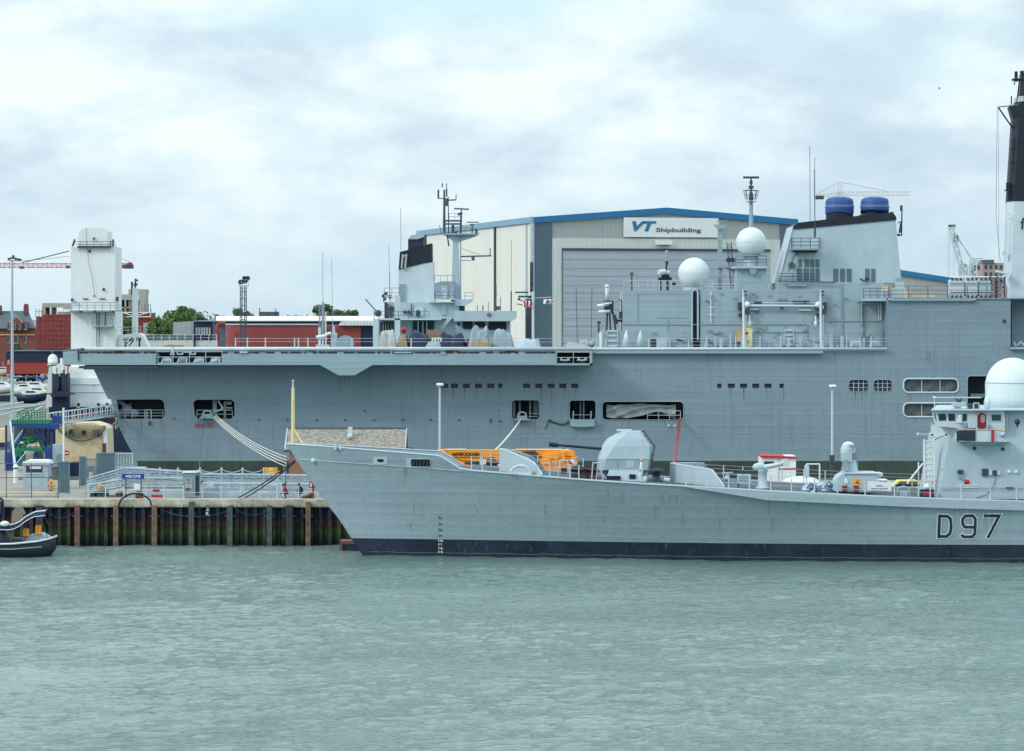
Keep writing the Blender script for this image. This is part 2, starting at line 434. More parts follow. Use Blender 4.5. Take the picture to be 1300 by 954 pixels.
# ================================================================== water
def make_water():
    xs = np.concatenate([[-4000,-1500,-600,-300,-150,-100], np.arange(-70, 80, .3), [100,150,300,600,1500,4000]])
    ys = np.concatenate([[-600,-100,0,50,90], np.arange(112, 240, .27), [250,262,280,300,330,380,450,600,1200,4000,9000]])
    Xg, Yg = np.meshgrid(xs, ys)
    Z = np.zeros_like(Xg); rs = np.random.RandomState(4)
    for lam, n, amp in ((7.5, 8, .016), (3.6, 12, .0125), (1.9, 18, .0105), (1.1, 22, .0072)):
        for i in range(n):
            th = R(-75) + rs.normal(0, .75); k = 2*math.pi/(lam*rs.uniform(.7, 1.35))
            Z += amp*np.sin(k*(Xg*math.cos(th)+Yg*math.sin(th))+rs.uniform(0, 6.28))
    Z += .35*np.abs(Z)*np.sign(Z)
    patch = .8+.35*np.sin(Xg*.11+Yg*.07)*np.sin(Yg*.13-Xg*.05)
    Z *= patch*.45
    damp = np.clip((Xg+74)/6, 0, 1)*np.clip((82-Xg)/6, 0, 1)*np.clip((Yg-108)/6, 0, 1)*np.clip((244-Yg)/5, 0, 1)
    Z *= damp
    nx, ny = len(xs), len(ys)
    co_ = np.stack([Xg.ravel(), Yg.ravel(), Z.ravel()], 1)
    idx = np.arange(nx*ny).reshape(ny, nx)
    q = np.stack([idx[:-1,:-1], idx[:-1,1:], idx[1:,1:], idx[1:,:-1]], -1).reshape(-1, 4)
    me = bpy.data.meshes.new('water'); me.vertices.add(len(co_)); me.vertices.foreach_set('co', co_.ravel())
    me.loops.add(q.size); me.loops.foreach_set('vertex_index', q.ravel()); me.polygons.add(len(q))
    me.polygons.foreach_set('loop_start', np.arange(0, q.size, 4)); me.polygons.foreach_set('loop_total', np.full(len(q), 4))
    me.polygons.foreach_set('use_smooth', np.ones(len(q), bool)); me.update(); me.validate()
    t = NT('harbour_water')
    nA = t.noise(1.0, t.map((2.4,3.6,1)), 7, .68, .25); nB = t.noise(.05, t.map((1,1.6,1)), 4); nF = t.noise(1.0, t.map((2.6,5.2,1)), 4, .6, .5); nF = t.ramp(nF, [(.48, 0.0), (.60, .35), (.72, 1.0)]); nP = t.noise(.035, t.map((1,2.2,1)), 4, .6)
    a = t.mix(t.ramp(nB, [(.35, 0.0), (.65, 1.0)]), c(102,126,122), c(116,138,134))
    hh = t.math('ADD', t.math('MULTIPLY', nA, .5), t.math('MULTIPLY', nF, .55)); hh = t.math('MULTIPLY', hh, t.math('ADD', t.math('MULTIPLY', t.ramp(nP, [(.35, 0.0), (.65, 1.0)]), .8), .65)); t.bump(hh, 1.0, .17)
    m = t.out(a, .07, 0, .5); t.b.inputs['IOR'].default_value = 1.42
    me.materials.append(m)
    o = bpy.data.objects.new('water', me); COL.objects.link(o); tag(o, kind='structure')
make_water()
# ================================================================== land and quay
QZ = 3.56; QY = 237.3; QF = 267.0
m = MB(); m.box(-600, -66, 318, 470.5, -2, QZ-.06); m.box(-6000, 6000, 470, 9000, -2, QZ-.1)
tag(m.build('ground', concrete('far_ground', c(120,122,112), .2, .05)), kind='structure')
m = MB(); m.box(-200, 160, QY+.5, QF, -2, QZ); m.box(-200, -44.5, QF, 318, -2, QZ-.004)
tag(m.build('quay_deck', 'concrete'), kind='structure')
m = MB(); m.box(-200, 160, QY-.15, QY+.9, QZ-.5, QZ+.12)
tag(m.build('quay_cope', 'cap'), kind='structure')
m = MB(); m.box(-32.5, 60, QY+.95, QY+1.9, QZ, QZ+.02)
tag(m.build('quay_rail_strip', paint('rust_brown_strip', c(120,92,84), .9, .3, 2)), kind='structure')
def sheet_pile():
    t = NT('tidal_sheet_piling')
    sx = t.n.new('ShaderNodeSeparateXYZ'); t.l.new(t.co.outputs['Object'], sx.inputs[0])
    wob = t.noise(1.2, t.map((1,1,.4)), 5, .65)
    z = t.math('ADD', sx.outputs[2], t.math('MULTIPLY', t.math('SUBTRACT', wob, .5), 1.3))
    z = t.math('DIVIDE', z, 3.5)
    a = t.ramp(z, [(.0, c(16,24,24)), (.12, c(30,46,32)), (.30, c(74,96,48)), (.45, c(54,60,44)), (.51, c(100,64,58)), (.56, c(78,50,52)), (.62, c(36,44,58)), (.95, c(40,50,70))])
    n = t.noise(1.5, t.map((2.4,2.4,.5)), 6, .7)
    a = t.mix(t.ramp(n, [(.35, .75), (.62, 0.0)]), a, c(14,18,24))
    nn = t.noise(2.5, t.map((2,2,1)), 5, .7)
    a = t.mix(t.ramp(nn, [(.62, 0.0), (.75, .7)]), a, c(140,120,104))
    t.bump(nn, .5, .05); MT['pile'] = t.out(a, .75)
    m = MB(); pts = []; x = -120.0
    while x < 90:
        pts += [(x, QY+.38), (x+.24, QY+.38), (x+.36, QY-.02), (x+.62, QY-.02)]; x += .74
    m.rings([[(x_, y_, -2) for x_, y_ in pts], [(x_, y_, QZ-.5) for x_, y_ in pts]], cap=False, closed=False)
    tag(m.build('sheet_pile_wall', 'pile'), 'dark corrugated steel sheet piling streaked with green weed below the quay edge', 'quay wall')
sheet_pile()
desc = {50: ('darktimber', 'tarred dark timber fender pile nearest the small boat'), 98: ('pinktimber', 'pinkish weathered timber fender pile just right of the small boat'),
 147: ('tantimber', 'tan timber fender pile below the left end of the stacked gangways'), 196: ('tantimber', 'tan timber fender pile below the arched black hose'),
 243: ('greytimber', 'grey green timber fender pile under the grey quay booth'), 292: ('greytimber', 'grey green fender pile where the black mooring ropes reach the quay'),
 342: ('greytimber', 'grey green timber fender pile below the yellow sign'), 367: ('darktimber', 'near black timber fender pile immediately left of the tan pile by the bow'),
 391: ('tantimber', 'tan timber fender pile nearest the grey bow, below the red pillar')}
for px, (mm, lb) in desc.items():
    x = WX(px, QY-.5); m = MB(); wd = .19 if mm != 'darktimber' else .27
    m.box(x-wd, x+wd, QY-.62, QY-.16, -1.5, QZ-.35 + (.3 if px in (243,391) else 0))
    r = thing('fender_pile', lb, 'fender pile', (x, QY-.4, -1.5), 'timber fender piles along the quay face')
    m.build('pile', mm, r)
    m = MB()
    for s_ in (-1, 1): m.tube((x+s_*(wd-.02), QY-.4, 2.35), (x+s_*(wd+.22), QY-.4, 2.35), .07, 8)
    m.build('bolt', 'dark', r)
# black hose arched over the quay edge
m = MB(); P = [W(150+i*3.6, 0, 237).x for i in range(13)]
m.path([Vector((P[i], QY-.35+.02*i, QZ-.15+.75*math.sin(math.pi*i/12)**.8-.35*(i in (0,12)))) for i in range(13)], .07, 8)
single(m, 'hose', 'ropeb', 'thick black hose arched over the quay edge beneath the welcome sign', 'hose')
m = MB(); m.box(WX(172,238.6), WX(181,238.6), 238.5, 239.1, QZ, QZ+.55); m.box(WX(174,238.6), WX(178,238.6), 238.4, 239, QZ+.55, QZ+.7)
single(m, 'hose_pit', 'cord', 'small rusty valve box on the quay where the black hose rises', 'valve box')
# waterside handrails
r = thing('handrail', 'thin dark two bar handrail at the quay edge by the small boat', 'railing', (WX(30,239), 238.6, QZ))
m = MB()
for px in (-16, 8, 40, 74): m.tube(W(px,0,239).xy.to_3d()+Vector((0,0,QZ)), W(px,0,239).xy.to_3d()+Vector((0,0,QZ+2.9)), .035, 6)
m.build('post', 'raild', r)
m = MB()
for zz in (.2, 1.75, 2.85): m.tube((WX(-30,239), 239, QZ+zz), (WX(74,239), 239, QZ+zz), .03, 5)
m.build('bar', 'raild', r)
r = thing('edge_posts', 'row of slim pale posts joined by a low wire along the quay edge', 'railing', (WX(280,238), 238, QZ))
for px in (112, 134, 157, 185, 208, 233, 257, 281, 306, 330, 352, 379, 404, 418):
    m = MB(); h = 1.15 if px != 352 else 1.9; x = WX(px, 238)
    m.tube((x,238,QZ), (x,238,QZ+h), .045, 6); m.build('post', 'rail', r)
m = MB(); m.tube((WX(112,238),238,QZ+.62), (WX(418,238),238,QZ+.62), .018, 4); m.build('wire', 'rail', r)
# chain fence on the far edge
r = thing('chain_fence', 'pale posts with two drooping chains along the far quay edge before the carrier', 'fence', (WX(300,266.4), 266.4, QZ))
px_ = [179, 203, 226, 254, 281.5, 308, 335, 361]
for px in px_:
    m = MB(); x = WX(px, 266.4); m.tube((x,266.4,QZ), (x,266.4,QZ+1.05), .07, 8); m.sph((x,266.4,QZ+1.07), .09, 8, 4); m.build('post', 'rail', r)
m = MB()
for a, b in zip(px_, px_[1:]):
    xa, xb = WX(a,266.4), WX(b,266.4)
    for hh in (1.0, .55):
        m.path([Vector((xa+(xb-xa)*i/8, 266.4, QZ+hh-.28*4*(i/8)*(1-i/8))) for i in range(9)], .03, 4)
m.build('chain', 'rail', r)
# ================================================================== the near destroyer (bow to the left)
DC = 228.0
TIPX = WX(363, DC)
STEM = [(-1.5,-10.2),(0,-11.4),(1.38,-12.3),(2.64,-13.1),(3.42,-13.74),(6.3,-15.8),(8.46,-17.22),(9,-17.5)]
BD = [(0,0.06),(1.5,.65),(3,1.2),(5,1.85),(7.5,2.5),(10,3.1),(13,3.8),(17,4.75),(22,5.75),(28,6.5),(35,7.05),(45,7.2),(200,7.2)]
BWL = [(0,0.05),(3,.5),(6,1.0),(10,1.75),(15,2.7),(20,3.6),(27,4.7),(35,5.6),(45,6.4),(60,6.9),(200,6.9)]
def stemx(z): return interp(z, STEM)
def _line(pts):
    out = []
    for px, py in pts:
        x = WX(px, DC)
        for _ in range(3): D = DC-interp(x-TIPX, BD); x = WX(px, D)
        out.append((x, WZ(py, D)))
    return out
TOP = _line([(363,564),(410,567),(460,571),(510,575),(558,579),(586,597),(660,603),(740,609.5),(830,615.5),(880,618),(980,624),(1100,630),(1200,634),(1300,637)])
TOP += [(60, TOP[-1][1]-.15), (95, TOP[-1][1]-.2)]
KN = _line([(363,582),(373,583),(460,589),(558,596),(586,598.6)]) + [(WX(640,222), interp(WX(640,222), TOP)-.35)] + [(x, z-.62) for x, z in TOP if x > WX(700, 222)]
def ztop(x): return interp(x, TOP)
def zkn(x): return min(interp(x, KN), ztop(x)-.05)
def zdeck(x): return zkn(x) if x < TOP[5][0] else ztop(x)
def hb(x, z):
    s = x-stemx(z); t = max(0, min(1.12, (z+.2)/ (zkn(x)+.2)))**1.35
    if s <= 0: return .05
    return (1-t)*interp(s, BWL)+t*interp(s, BD)
dd = thing('destroyer', 'light grey destroyer in the foreground with D97 painted on its bow quarter', 'warship', (20, DC, 0))
SJ = [0,.15,.4,.8,1.3,2,3,4,5,6,7,8,9,10,10.8,11.4,11.8,12.3,12.9,13.4,14,15]+[16+i for i in range(0, 64)]+[82,86,90,95,100,108]
FR = [0,.12,.25,.4,.55,.7,.85,1.0]
def hull_rows():
    rows = []
    for zf in (-1.5, -.3, 0.45): rows.append(lambda x, zf=zf: zf)
    rows.append(lambda x: 1.3 - .0*x)
    for f in FR[1:]: rows.append(lambda x, f=f: 1.3+(zkn(x)-1.3)*f)
    for f in (.35,.7,1.0): rows.append(lambda x, f=f: zkn(x)+(ztop(x)-zkn(x))*f)
    return rows
rows = hull_rows()
bm = bmesh.new(); sides = {}
for sd in (-1, 1):
    G = []
    for rf in rows:
        row = []
        for s in SJ:
            z = rf(TIPX+s+1)
            for _ in range(4): x = stemx(z)+s; z = rf(x)
            x = stemx(z)+s
            row.append(bm.verts.new((x, DC+sd*hb(x, z), z)))
        G.append(row)
    sides[sd] = G
    for i in range(len(G)-1):
        for j in range(len(SJ)-1):
            f = bm.faces.new((G[i][j], G[i][j+1], G[i+1][j+1], G[i+1][j])); f.smooth = True
            f.material_index = 1 if i < 3 else 0
a, b = sides[-1], sides[1]
for i in range(len(rows)-1):
    f = bm.faces.new((a[i][0], a[i+1][0], b[i+1][0], b[i][0])); f.material_index = 1 if i < 3 else 0
    f = bm.faces.new((a[i][-1], a[i+1][-1], b[i+1][-1], b[i][-1]))
mb = MB(); mb.bm.free(); mb.bm = bm
hullo = mb.build('hull', None, dd, mats=['destroyer', 'boot'])
# weather deck
m = MB()
xs = [TIPX+.9+i*.9 for i in range(0, 120)]
L1 = [(x, DC-hb(x, zdeck(x))+.1, zdeck(x)-.06) for x in xs]; L2 = [(x, DC+hb(x, zdeck(x))-.1, zdeck(x)-.06) for x in xs]
m.rings([L1, L2], cap=False, closed=False)
m.build('deck', paint('dark_deck_paint', c(78,88,98), .8, .15, .5, .1), dd)
# deck edge coaming (pale lip) and strake
m = MB()
def strip(zt, zb, o1, o2, x0, x1, st=1.0):
    n = int((x1-x0)/st); A = []; B_ = []; C_ = []; D_ = []
    for i in range(n+1):
        x = x0+(x1-x0)*i/n; zt_, zb_ = zt(x), zb(x); y = DC-hb(x, zdeck(x))
        A.append((x, y+.3, zt_)); B_.append((x, y-o1, zt_)); C_.append((x, y-o2, zb_)); D_.append((x, y+.3, zb_))
    m.rings([A, B_, C_, D_], cap=False, closed=False)
strip(lambda x: ztop(x)+.07, lambda x: ztop(x)-.02, .06, .06, TOP[5][0]-.2, 95)
m.build('deck_edge', 'lgrey', dd)
m = MB(); xa = WX(868, 221)
def gz(x, v): return v*min(1, max(0, (x-xa)/6))
strip(lambda x: ztop(x)-.03, lambda x: ztop(x)-.03-gz(x,.62), .10, .14, xa, 95)
m.build('strake', 'destroyer', dd)
m = MB(); strip(lambda x: zkn(x)+.05, lambda x: zkn(x)-.03, .0, .05, TIPX+1.0, TOP[5][0]); m.build('knuckle_rib', 'destroyer', dd)
m = MB(); 
for sd in (-1, 1):
    pts = [Vector((x, DC+sd*(hb(x, ztop(x))+.0), ztop(x)+.02)) for x in [TIPX+.05+i*.5 for i in range(25)] if x < TOP[4][0]]
    pts += [Vector((TOP[4][0], DC+sd*hb(TOP[4][0], TOP[4][1]), TOP[4][1]+.02)), Vector((TOP[5][0], DC+sd*hb(*TOP[5]), TOP[5][1]+.03))]
    m.path(pts, .055, 6)
m.build('bulwark_capping', 'lgrey', dd)
# waterline scum band and run-off streaks on the boot paint
m = MB(); n = 220; A = []; B_ = []
for i in range(n+1):
    x = -10.9+ i*105/n; z = .28+.02*math.sin(i*.7)+.025*math.sin(i*2.3); y = DC-hb(x, z)-.012
    A.append((x, y, z)); B_.append((x, y-.002, z-.045))
m.rings([A, B_], cap=False, closed=False); m.build('tide_mark', flat('grey_tide_mark', c(92,98,98), .8, 0, .3), dd)
# pennant number built from strokes that follow the plating
def strokes(polys, wd, out):
    m = MB()
    for pl in polys:
        P = [Vector((x, 0, z)) for x, z in pl]; Lf = []; Rt = []
        for i, p in enumerate(P):
            d1 = (P[i]-P[i-1]).normalized() if i else None; d2 = (P[i+1]-P[i]).normalized() if i < len(P)-1 else None
            if d1 is None: d1 = d2
            if d2 is None: d2 = d1
            t = (d1+d2).normalized(); nrm = Vector((-t.z, 0, t.x)); k = wd/max(.5, abs(t.dot(d1)))
            e = t*0
            if i == 0: e = -t*wd*.9
            if i == len(P)-1: e = t*wd*.9
            Lf.append(p+nrm*k+e); Rt.append(p-nrm*k+e)
        fix = lambda q: (q.x, DC-hb(q.x, q.z)-out, q.z)
        Ls = []; Rs = []
        for i in range(len(P)-1):
            for k in range(4 if i < len(P)-2 else 5):
                Ls.append(fix(Lf[i].lerp(Lf[i+1], k/4))); Rs.append(fix(Rt[i].lerp(Rt[i+1], k/4)))
        m.rings([Ls, Rs], cap=False, closed=False)
    return m
def G2(pts, px0, px1):
    return [(WX(px0+(px1-px0)*u, 221.4), WZ(681.5-27*v, 221.4)) for u, v in pts]
glyphs = [[G2([(0,0),(0,1)],1191.5,1207)+[], G2([(0,.985),(.62,.985),(.9,.85),(.97,.6),(.97,.4),(.9,.15),(.62,.015),(0,.015)],1191.5,1207)],
 [G2([(0,.06),(.12,.0),(.8,.0),(1,.16),(1,.84),(.8,1),(.2,1),(0,.84),(0,.62),(.2,.46),(1,.46)],1221,1237)],
 [G2([(0,1),(1,1),(.28,0)],1249,1267)]]
for wd, out, mm, nm in ((.185,.03,'white','number_outline'), (.105,.055,'boot','number')):
    for g, ch in zip(glyphs, 'D97'):
        strokes(g, wd, out).build(nm, mm, dd, keepn=True)
# draught marks
def small_marks(z0, z1, n, mm, labels):
    for i in range(n):
        z = z0+(z1-z0)*i/(n-1); x = WX(558.5, 224.3)
        y = DC-hb(x, z)-.05
        text('draught_mark', labels[i], mm, dd, x-.17, x+.17, z, z+.17, y, bold=.02, thick=.01)
small_marks(1.5, 2.9, 4, 'boot', ['19','20','21','22']); small_marks(.25, 1.12, 4, 'white', ['15','16','17','18'])
# small fittings on the bow
def hp(px, py):
    x = WX(px, 225)
    for _ in range(4): z = H-(py-400)*(DC-hb(x, 5))/F; D = DC-hb(x, z); x = WX(px, D); z = WZ(py, D)
    return x, DC-hb(x, z), z
def hull_panel(x0, x1, z0, z1, out, dep, r=.15):
    m = MB(); pts = rr(x0, z0, x1, z1, r)
    A = [(x, DC-hb(x, z)-out, z) for x, z in pts]; B_ = [(x, DC-hb(x, z)-out+dep, z) for x, z in pts]
    m.rings([A, B_]); return m
x, y, z = hp(398, 585); m = MB(); m.sph((x, y-.05, z), .2, 12, 6); m.tube((x-.1,y-.1,z), (x+.35,y-.02,z+.12), .09, 8)
m.build('bow_bullring', 'lgrey', dd)
x0, _, z0 = hp(472, 592); x1, _, z1 = hp(494, 580.5)
hull_panel(x0+.12, x1-.12, z0+.15, z1, .03, .05).build('fairlead', 'lgrey', dd)
hull_panel(x0+.4, x1-.4, z0+.32, z1-.16, .05, .05).build('fairlead_hole', 'black', dd)  # black panel set proud, its colour stands in for the shade inside the fairlead
m = MB()
for k in (-.12, .12): m.tube(((x0+x1)/2+k, DC-hb(x0, z0)-.16, z0+.2), ((x0+x1)/2+k, DC-hb(x0,z0)-.14, z1-.1), .05, 6)
m.tube((x0-.05, DC-hb(x0,z0)-.05, z0+.05), (x0+.15, DC-hb(x0,z0)-.05, z0+.3), .05, 6); m.tube((x1+.1, DC-hb(x1,z0)-.05, z0+.02), (x1-.15, DC-hb(x1,z0)-.05, z0+.3), .05, 6)
m.build('fairlead_roller', 'dgrey', dd)
x0, _, z0 = hp(516, 592.5); x1, _, z1 = hp(547, 583)
hull_panel(x0, x1, z0-.05, z1+.05, .03, .04, .08).build('mooring_port_frame', 'lgrey', dd)
hull_panel(x0+.35, x1-.06, z0+.03, z1-.03, .05, .04, .08).build('mooring_port', 'black', dd)  # proud black panel, the dark of the recess is painted rather than cut
m = MB()
for k in range(5): m.tube((x0+.5+k*.26, DC-hb(x0+.5+k*.26, z0+.3)-.1, z0+.1), (x0+.62+k*.26, DC-hb(x0+.5+k*.26,z0+.3)-.1, z1-.1), .05, 5)
m.build('mooring_chain', 'dark', dd)
# stem anchor crease, hull scuttle dents
# jackstaff
m = MB(); xj = WX(372, DC)
m.tube((xj, DC, WZ(567, DC)), (xj, DC, WZ(493, DC)), .15, 10, .12); m.build('jackstaff', 'cream', dd)
m = MB(); m.tube((xj, DC, WZ(493, DC)), (xj, DC, WZ(484.5, DC)), .1, 8, .05); m.sph((xj, DC, WZ(484, DC)), .1, 8, 6); m.build('staff_head', 'galv', dd)
m = MB(); m.tube(W(374,546,DC), W(386,568,DC-.5), .06, 6); m.tube(W(374,546,DC), W(384,568,DC+1.2), .05, 6); m.build('staff_strut', 'cream', dd)
x = WX(429, 226); m = MB()
for px in (426, 433): m.tube((WX(px,226.5), 226.3, WZ(571,226)), (WX(px,226.5), 226.3, WZ(565.5,226)), .12, 8)
m.build('bitts', 'lgrey', dd)
# guard rails on the near and far deck edge
def deckpt(x, off=0.0, sd=-1): return Vector((x, DC+sd*(hb(x, zdeck(x))-.12-off), ztop(x)+.05))
px_l = [598,612,634.5,648.5+0,674,698,724,735,870,897,924,950,977,1003,1032,1061,1096,1133,1178,1217,1254,1287]
for sd in (-1, 1):
    P = []
    for px in px_l:
        x = WX(px, 222)
        if sd == 1: x += .6
        P.append(deckpt(x, 0, sd))
    P += [deckpt(x, 0, sd) for x in range(40, 94, 2)]
    m = MB()
    for p in P: m.tube(p, p+Vector((0,0,1.02)), .045, 6)
    m.build('rail_stanchion', 'rail', dd)
    m = MB()
    for p, q in zip(P, P[1:]):
        if abs(p.x-q.x) > 5: continue
        for h in (.4,.72,1.0): m.tube(p+Vector((0,0,h)), q+Vector((0,0,h)), .012, 4)
    m.build('rail_wire', 'rail', dd)
rnd = random.Random(12); st_ = flat('bow_stain', c(134,148,152), .7, 0, .2); m = MB()
for i in range(34):
    x = rnd.uniform(-12, 40); z1 = rnd.choice([ztop(x)-.7, zkn(x)-.1, rnd.uniform(2.2, 4.2)]); ln = rnd.uniform(.4, 1.9); wd_ = rnd.uniform(.015, .045)
    P_ = [(x-wd_, z1), (x+wd_, z1), (x+wd_*.3, z1-ln)]
    if z1-ln > 1.35: m.face([(a_, DC-hb(a_, b_)-.03, b_) for a_, b_ in P_])
m.build('run_off_stain', st_, dd)
# breakwaters: V plates swept back from the centreline
def breakwater(cpx, spx, cy_t, sy_t, cy_b, sy_b, ysd, mid):
    for sd in (-1, 1):
        m = MB(); y1 = DC+sd*ysd
        c0 = WX(cpx, DC-2.5); s0 = WX(spx, DC-ysd)
        pts = []
        for u, pyt, pyb in mid:
            X_ = c0+(s0-c0)*u; Y_ = DC+sd*ysd*min(1, u*1.0+.03); Dn = DC-ysd*min(1, u+.03)
            pts.append((X_, Y_, WZ(pyt, Dn), max(zdeck(X_)-.1, WZ(pyb, Dn)) if sd < 0 else zdeck(X_)-.1))
        A = [(x, y, zt) for x, y, zt, zb in pts]; B_ = [(x, y, zb) for x, y, zt, zb in pts]
        A2 = [(x+.07, y+.03*sd, zt) for x, y, zt, zb in pts]; B2 = [(x+.07, y+.03*sd, zb) for x, y, zt, zb in pts]
        m.rings([A, B_], cap=False, closed=False); m.rings([A2, B2], cap=False, closed=False)
        m.build('breakwater', 'lgrey' if False else 'dgrey', dd)
        m = MB(); m.path([Vector(a)+Vector((.03,0,.02)) for a in A]+[Vector(B_[-1])], .06, 5); m.build('breakwater_rim', 'lgrey', dd)
        m = MB()
        for q in range(1, len(A)-1):
            a_, b_ = Vector(A[q]), Vector(B_[q]); m.face([a_+Vector((.08,0,0)), b_+Vector((.08,0,0)), b_+Vector((.9,.0,0))])
        m.build('breakwater_bracket', 'dgrey2', dd)
breakwater(634, 688, 0,0,0,0, 5.2, [(0,570.5,599),(.22,573.5,600),(.45,579,601),(.7,584.5,602),(.84,590,603),(1,603,604.5)])
breakwater(853, 919, 0,0,0,0, 6.2, [(0,589,613),(.3,592,614),(.55,594.5,616),(.78,597.5,617.5),(.86,605,618),(1,618,619)])
x = WX(661, 222.3); p = deckpt(x); m = MB()
m.path([p+Vector((.75*math.cos(R(a)), -.05, .62*math.sin(R(a)))) for a in range(0, 181, 20)], .11, 8)
m.box(x-.85, x+.85, p.y-.15, p.y+.25, p.z-.02, p.z+.1); m.build('panama_fairlead', 'lgrey', dd)
# gun
gx = WX(793, DC); gz0 = zdeck(gx)
g = thing('gun_mount', 'angular pale grey faceted naval gun turret on the destroyer foredeck', 'gun turret', (gx, DC, gz0))
def ring(z, xf, xb, hw, cf, cb):
    """octagon: front x xf, back xb, half width hw, chamfers"""
    return [(xf, DC-hw+cf*1.0, z), (xf+cf*.9, DC-hw, z), (xb-cb*.6, DC-hw, z), (xb, DC-hw+cb, z), (xb, DC+hw-cb, z), (xb-cb*.6, DC+hw, z), (xf+cf*.9, DC+hw, z), (xf, DC+hw-cf, z)]
Dg = DC-1.7
m = MB(); X_ = lambda px: WX(px, Dg); Z_ = lambda py: WZ(py, Dg)
m.rings([ring(Z_(597), X_(759), X_(825), 1.85, .5, .3), ring(Z_(583), X_(760.5), X_(827), 1.9, .55, .3), ring(Z_(567), X_(766), X_(829.5), 1.62, .9, .4),
  ring(Z_(558.5), X_(772), X_(824), 1.35, .95, .4), ring(Z_(548.5), X_(790), X_(817), .85, .5, .3)])
m.build('shield', paint('turret_grey', c(156,173,182), .5, .06, .6, .1), g)
m = MB()
for k in (0, 1): pass
m.box(X_(784), X_(803), DC-.35, DC+.35, Z_(548.5), Z_(546.6)); m.build('roof_hatch', 'lgrey', g)
m = MB(); m.pb(795,585,805,594,DC-1.9,.05); m.build('access_hatch', 'dgrey', g)
m = MB(); m.pt(771,583.2,822,583.2,DC-1.92,.018); m.pt(784,583,784,596,DC-1.9,.015); m.pt(812,583,812,596,DC-1.9,.015); m.build('panel_seam', 'dgrey2', g)
m = MB(); m.path([Vector((X_(815), DC-.95, Z_(548))), Vector((X_(818), DC-1.0, Z_(549))), Vector((X_(831), DC-1.55, Z_(567))), Vector((X_(828), DC-1.75, Z_(583))), Vector((X_(826.5), DC-1.7, Z_(596)))], .07, 6)
for t_ in (.2,.45,.7): m.tube(Vector((X_(818), DC-1.0, Z_(549))).lerp(Vector((X_(831), DC-1.55, Z_(567))), t_), Vector((X_(819), DC+.2, Z_(549))).lerp(Vector((X_(832), DC+.2, Z_(567))), t_), .04, 5)
m.build('access_ladder', 'dark', g)
m = MB()
for py in (578, 590): m.box(X_(827), X_(829.3), DC-1.5, DC-1.0, Z_(py+2), Z_(py-2))
m.build('vent', 'dark', g)
m = MB(); m.tube(W(769,570.5,DC), W(700,564.6,DC), .11, 12, .09); m.build('barrel', 'black', g)
m = MB(); m.tube(W(708,565.3,DC), W(697,564.3,DC), .17, 12, .17); m.build('muzzle', 'black', g)
m = MB(); m.tube(W(775,571,DC), W(765,570.2,DC), .35, 12, .22); m.build('barrel_shroud', 'dgrey2', g)
m = MB(); m.lathe(gx, DC, [(1.75,gz0-.05),(1.75,gz0+.5),(1.55,gz0+.5),(1.5,Z_(597))], 32); m.build('base_ring', 'dgrey2', g, smooth=False)
m = MB(); m.rings([[(X_(px), y, z) for px, y, z in ((769,225.6,gz0-.1),(817,225.6,gz0-.1),(817,226.6,gz0-.1),(769,226.6,gz0-.1))], [(X_(px), y, z) for px, y, z in ((773,225.9,gz0+.72),(812,225.9,gz0+.72),(812,226.6,gz0+.72),(773,226.6,gz0+.72))]])
m.build('deck_coaming', 'dgrey', g)
m = MB(); m.pb(770,604.5,788,609,225.55,.1).pb(799,602.5,807,608,225.6,.1); m.build('coaming_slot', 'black', g)
# foredeck gear between breakwater and gun
def deckgear(name, label, cat, px, D, build, group=None):
    x = WX(px, D); z = zdeck(x)-.06; r = thing(name, label, cat, (x, D, z), group); build(r, x, D, z); return r
def drum(r, x, D, z):
    m = MB(); m.lathe(x, D, [(.42,z),(.42,z+.08),(.32,z+.12),(.32,z+.62),(.42,z+.66),(.42,z+.74)], 16); m.build('drum', flat('dark_brown_drum', c(70,54,52), .7), r, True)
    m = MB(); m.lathe(x, D, [(.15,z+.74),(.15,z+.86)], 10); m.build('hub', 'dark', r)
for i, px in enumerate((729, 741, 752)):
    deckgear('cable_drum', ['short rust brown cable drum farthest left of the three ahead of the gun','middle one of three rust brown cable drums ahead of the gun','rust brown cable drum closest to the gun turret'][i], 'drum', px, 225.5, drum, 'cable drums on the foredeck')
def frame_(r, x, D, z):
    m = MB()
    for s_ in (-.45,.45): m.tube((x+s_,D,z), (x+s_*.6,D,z+1.35), .05, 6)
    m.tube((x-.3,D,z+1.3), (x+.3,D,z+1.3), .05, 6); m.tube((x-.4,D,z+.6), (x+.4,D,z+.6), .04, 6); m.build('frame', 'rail', r)
    m = MB(); m.box(x-.22,x+.22,D-.15,D+.15,z+.3,z+.75); m.build('reel', 'denim', r)
deckgear('hose_reel_stand', 'pale tubular stand with a dark reel just left of the cable drums', 'stand', 716, 224.6, frame_)
def frame2(r, x, D, z):
    m = MB(); m.path([Vector((x-.35,D,z)), Vector((x-.25,D,z+1.3)), Vector((x+.3,D,z+1.25)), Vector((x+.5,D,z))], .05, 6); m.path([Vector((x,D+.3,z)), Vector((x+.1,D+.3,z+.9)), Vector((x+.7,D+.3,z+.1))], .04, 6); m.build('frame', 'rail', r)
deckgear('pipe_frame', 'bent pale pipe frame standing against the front of the gun turret', 'frame', 757, 224.4, frame2)
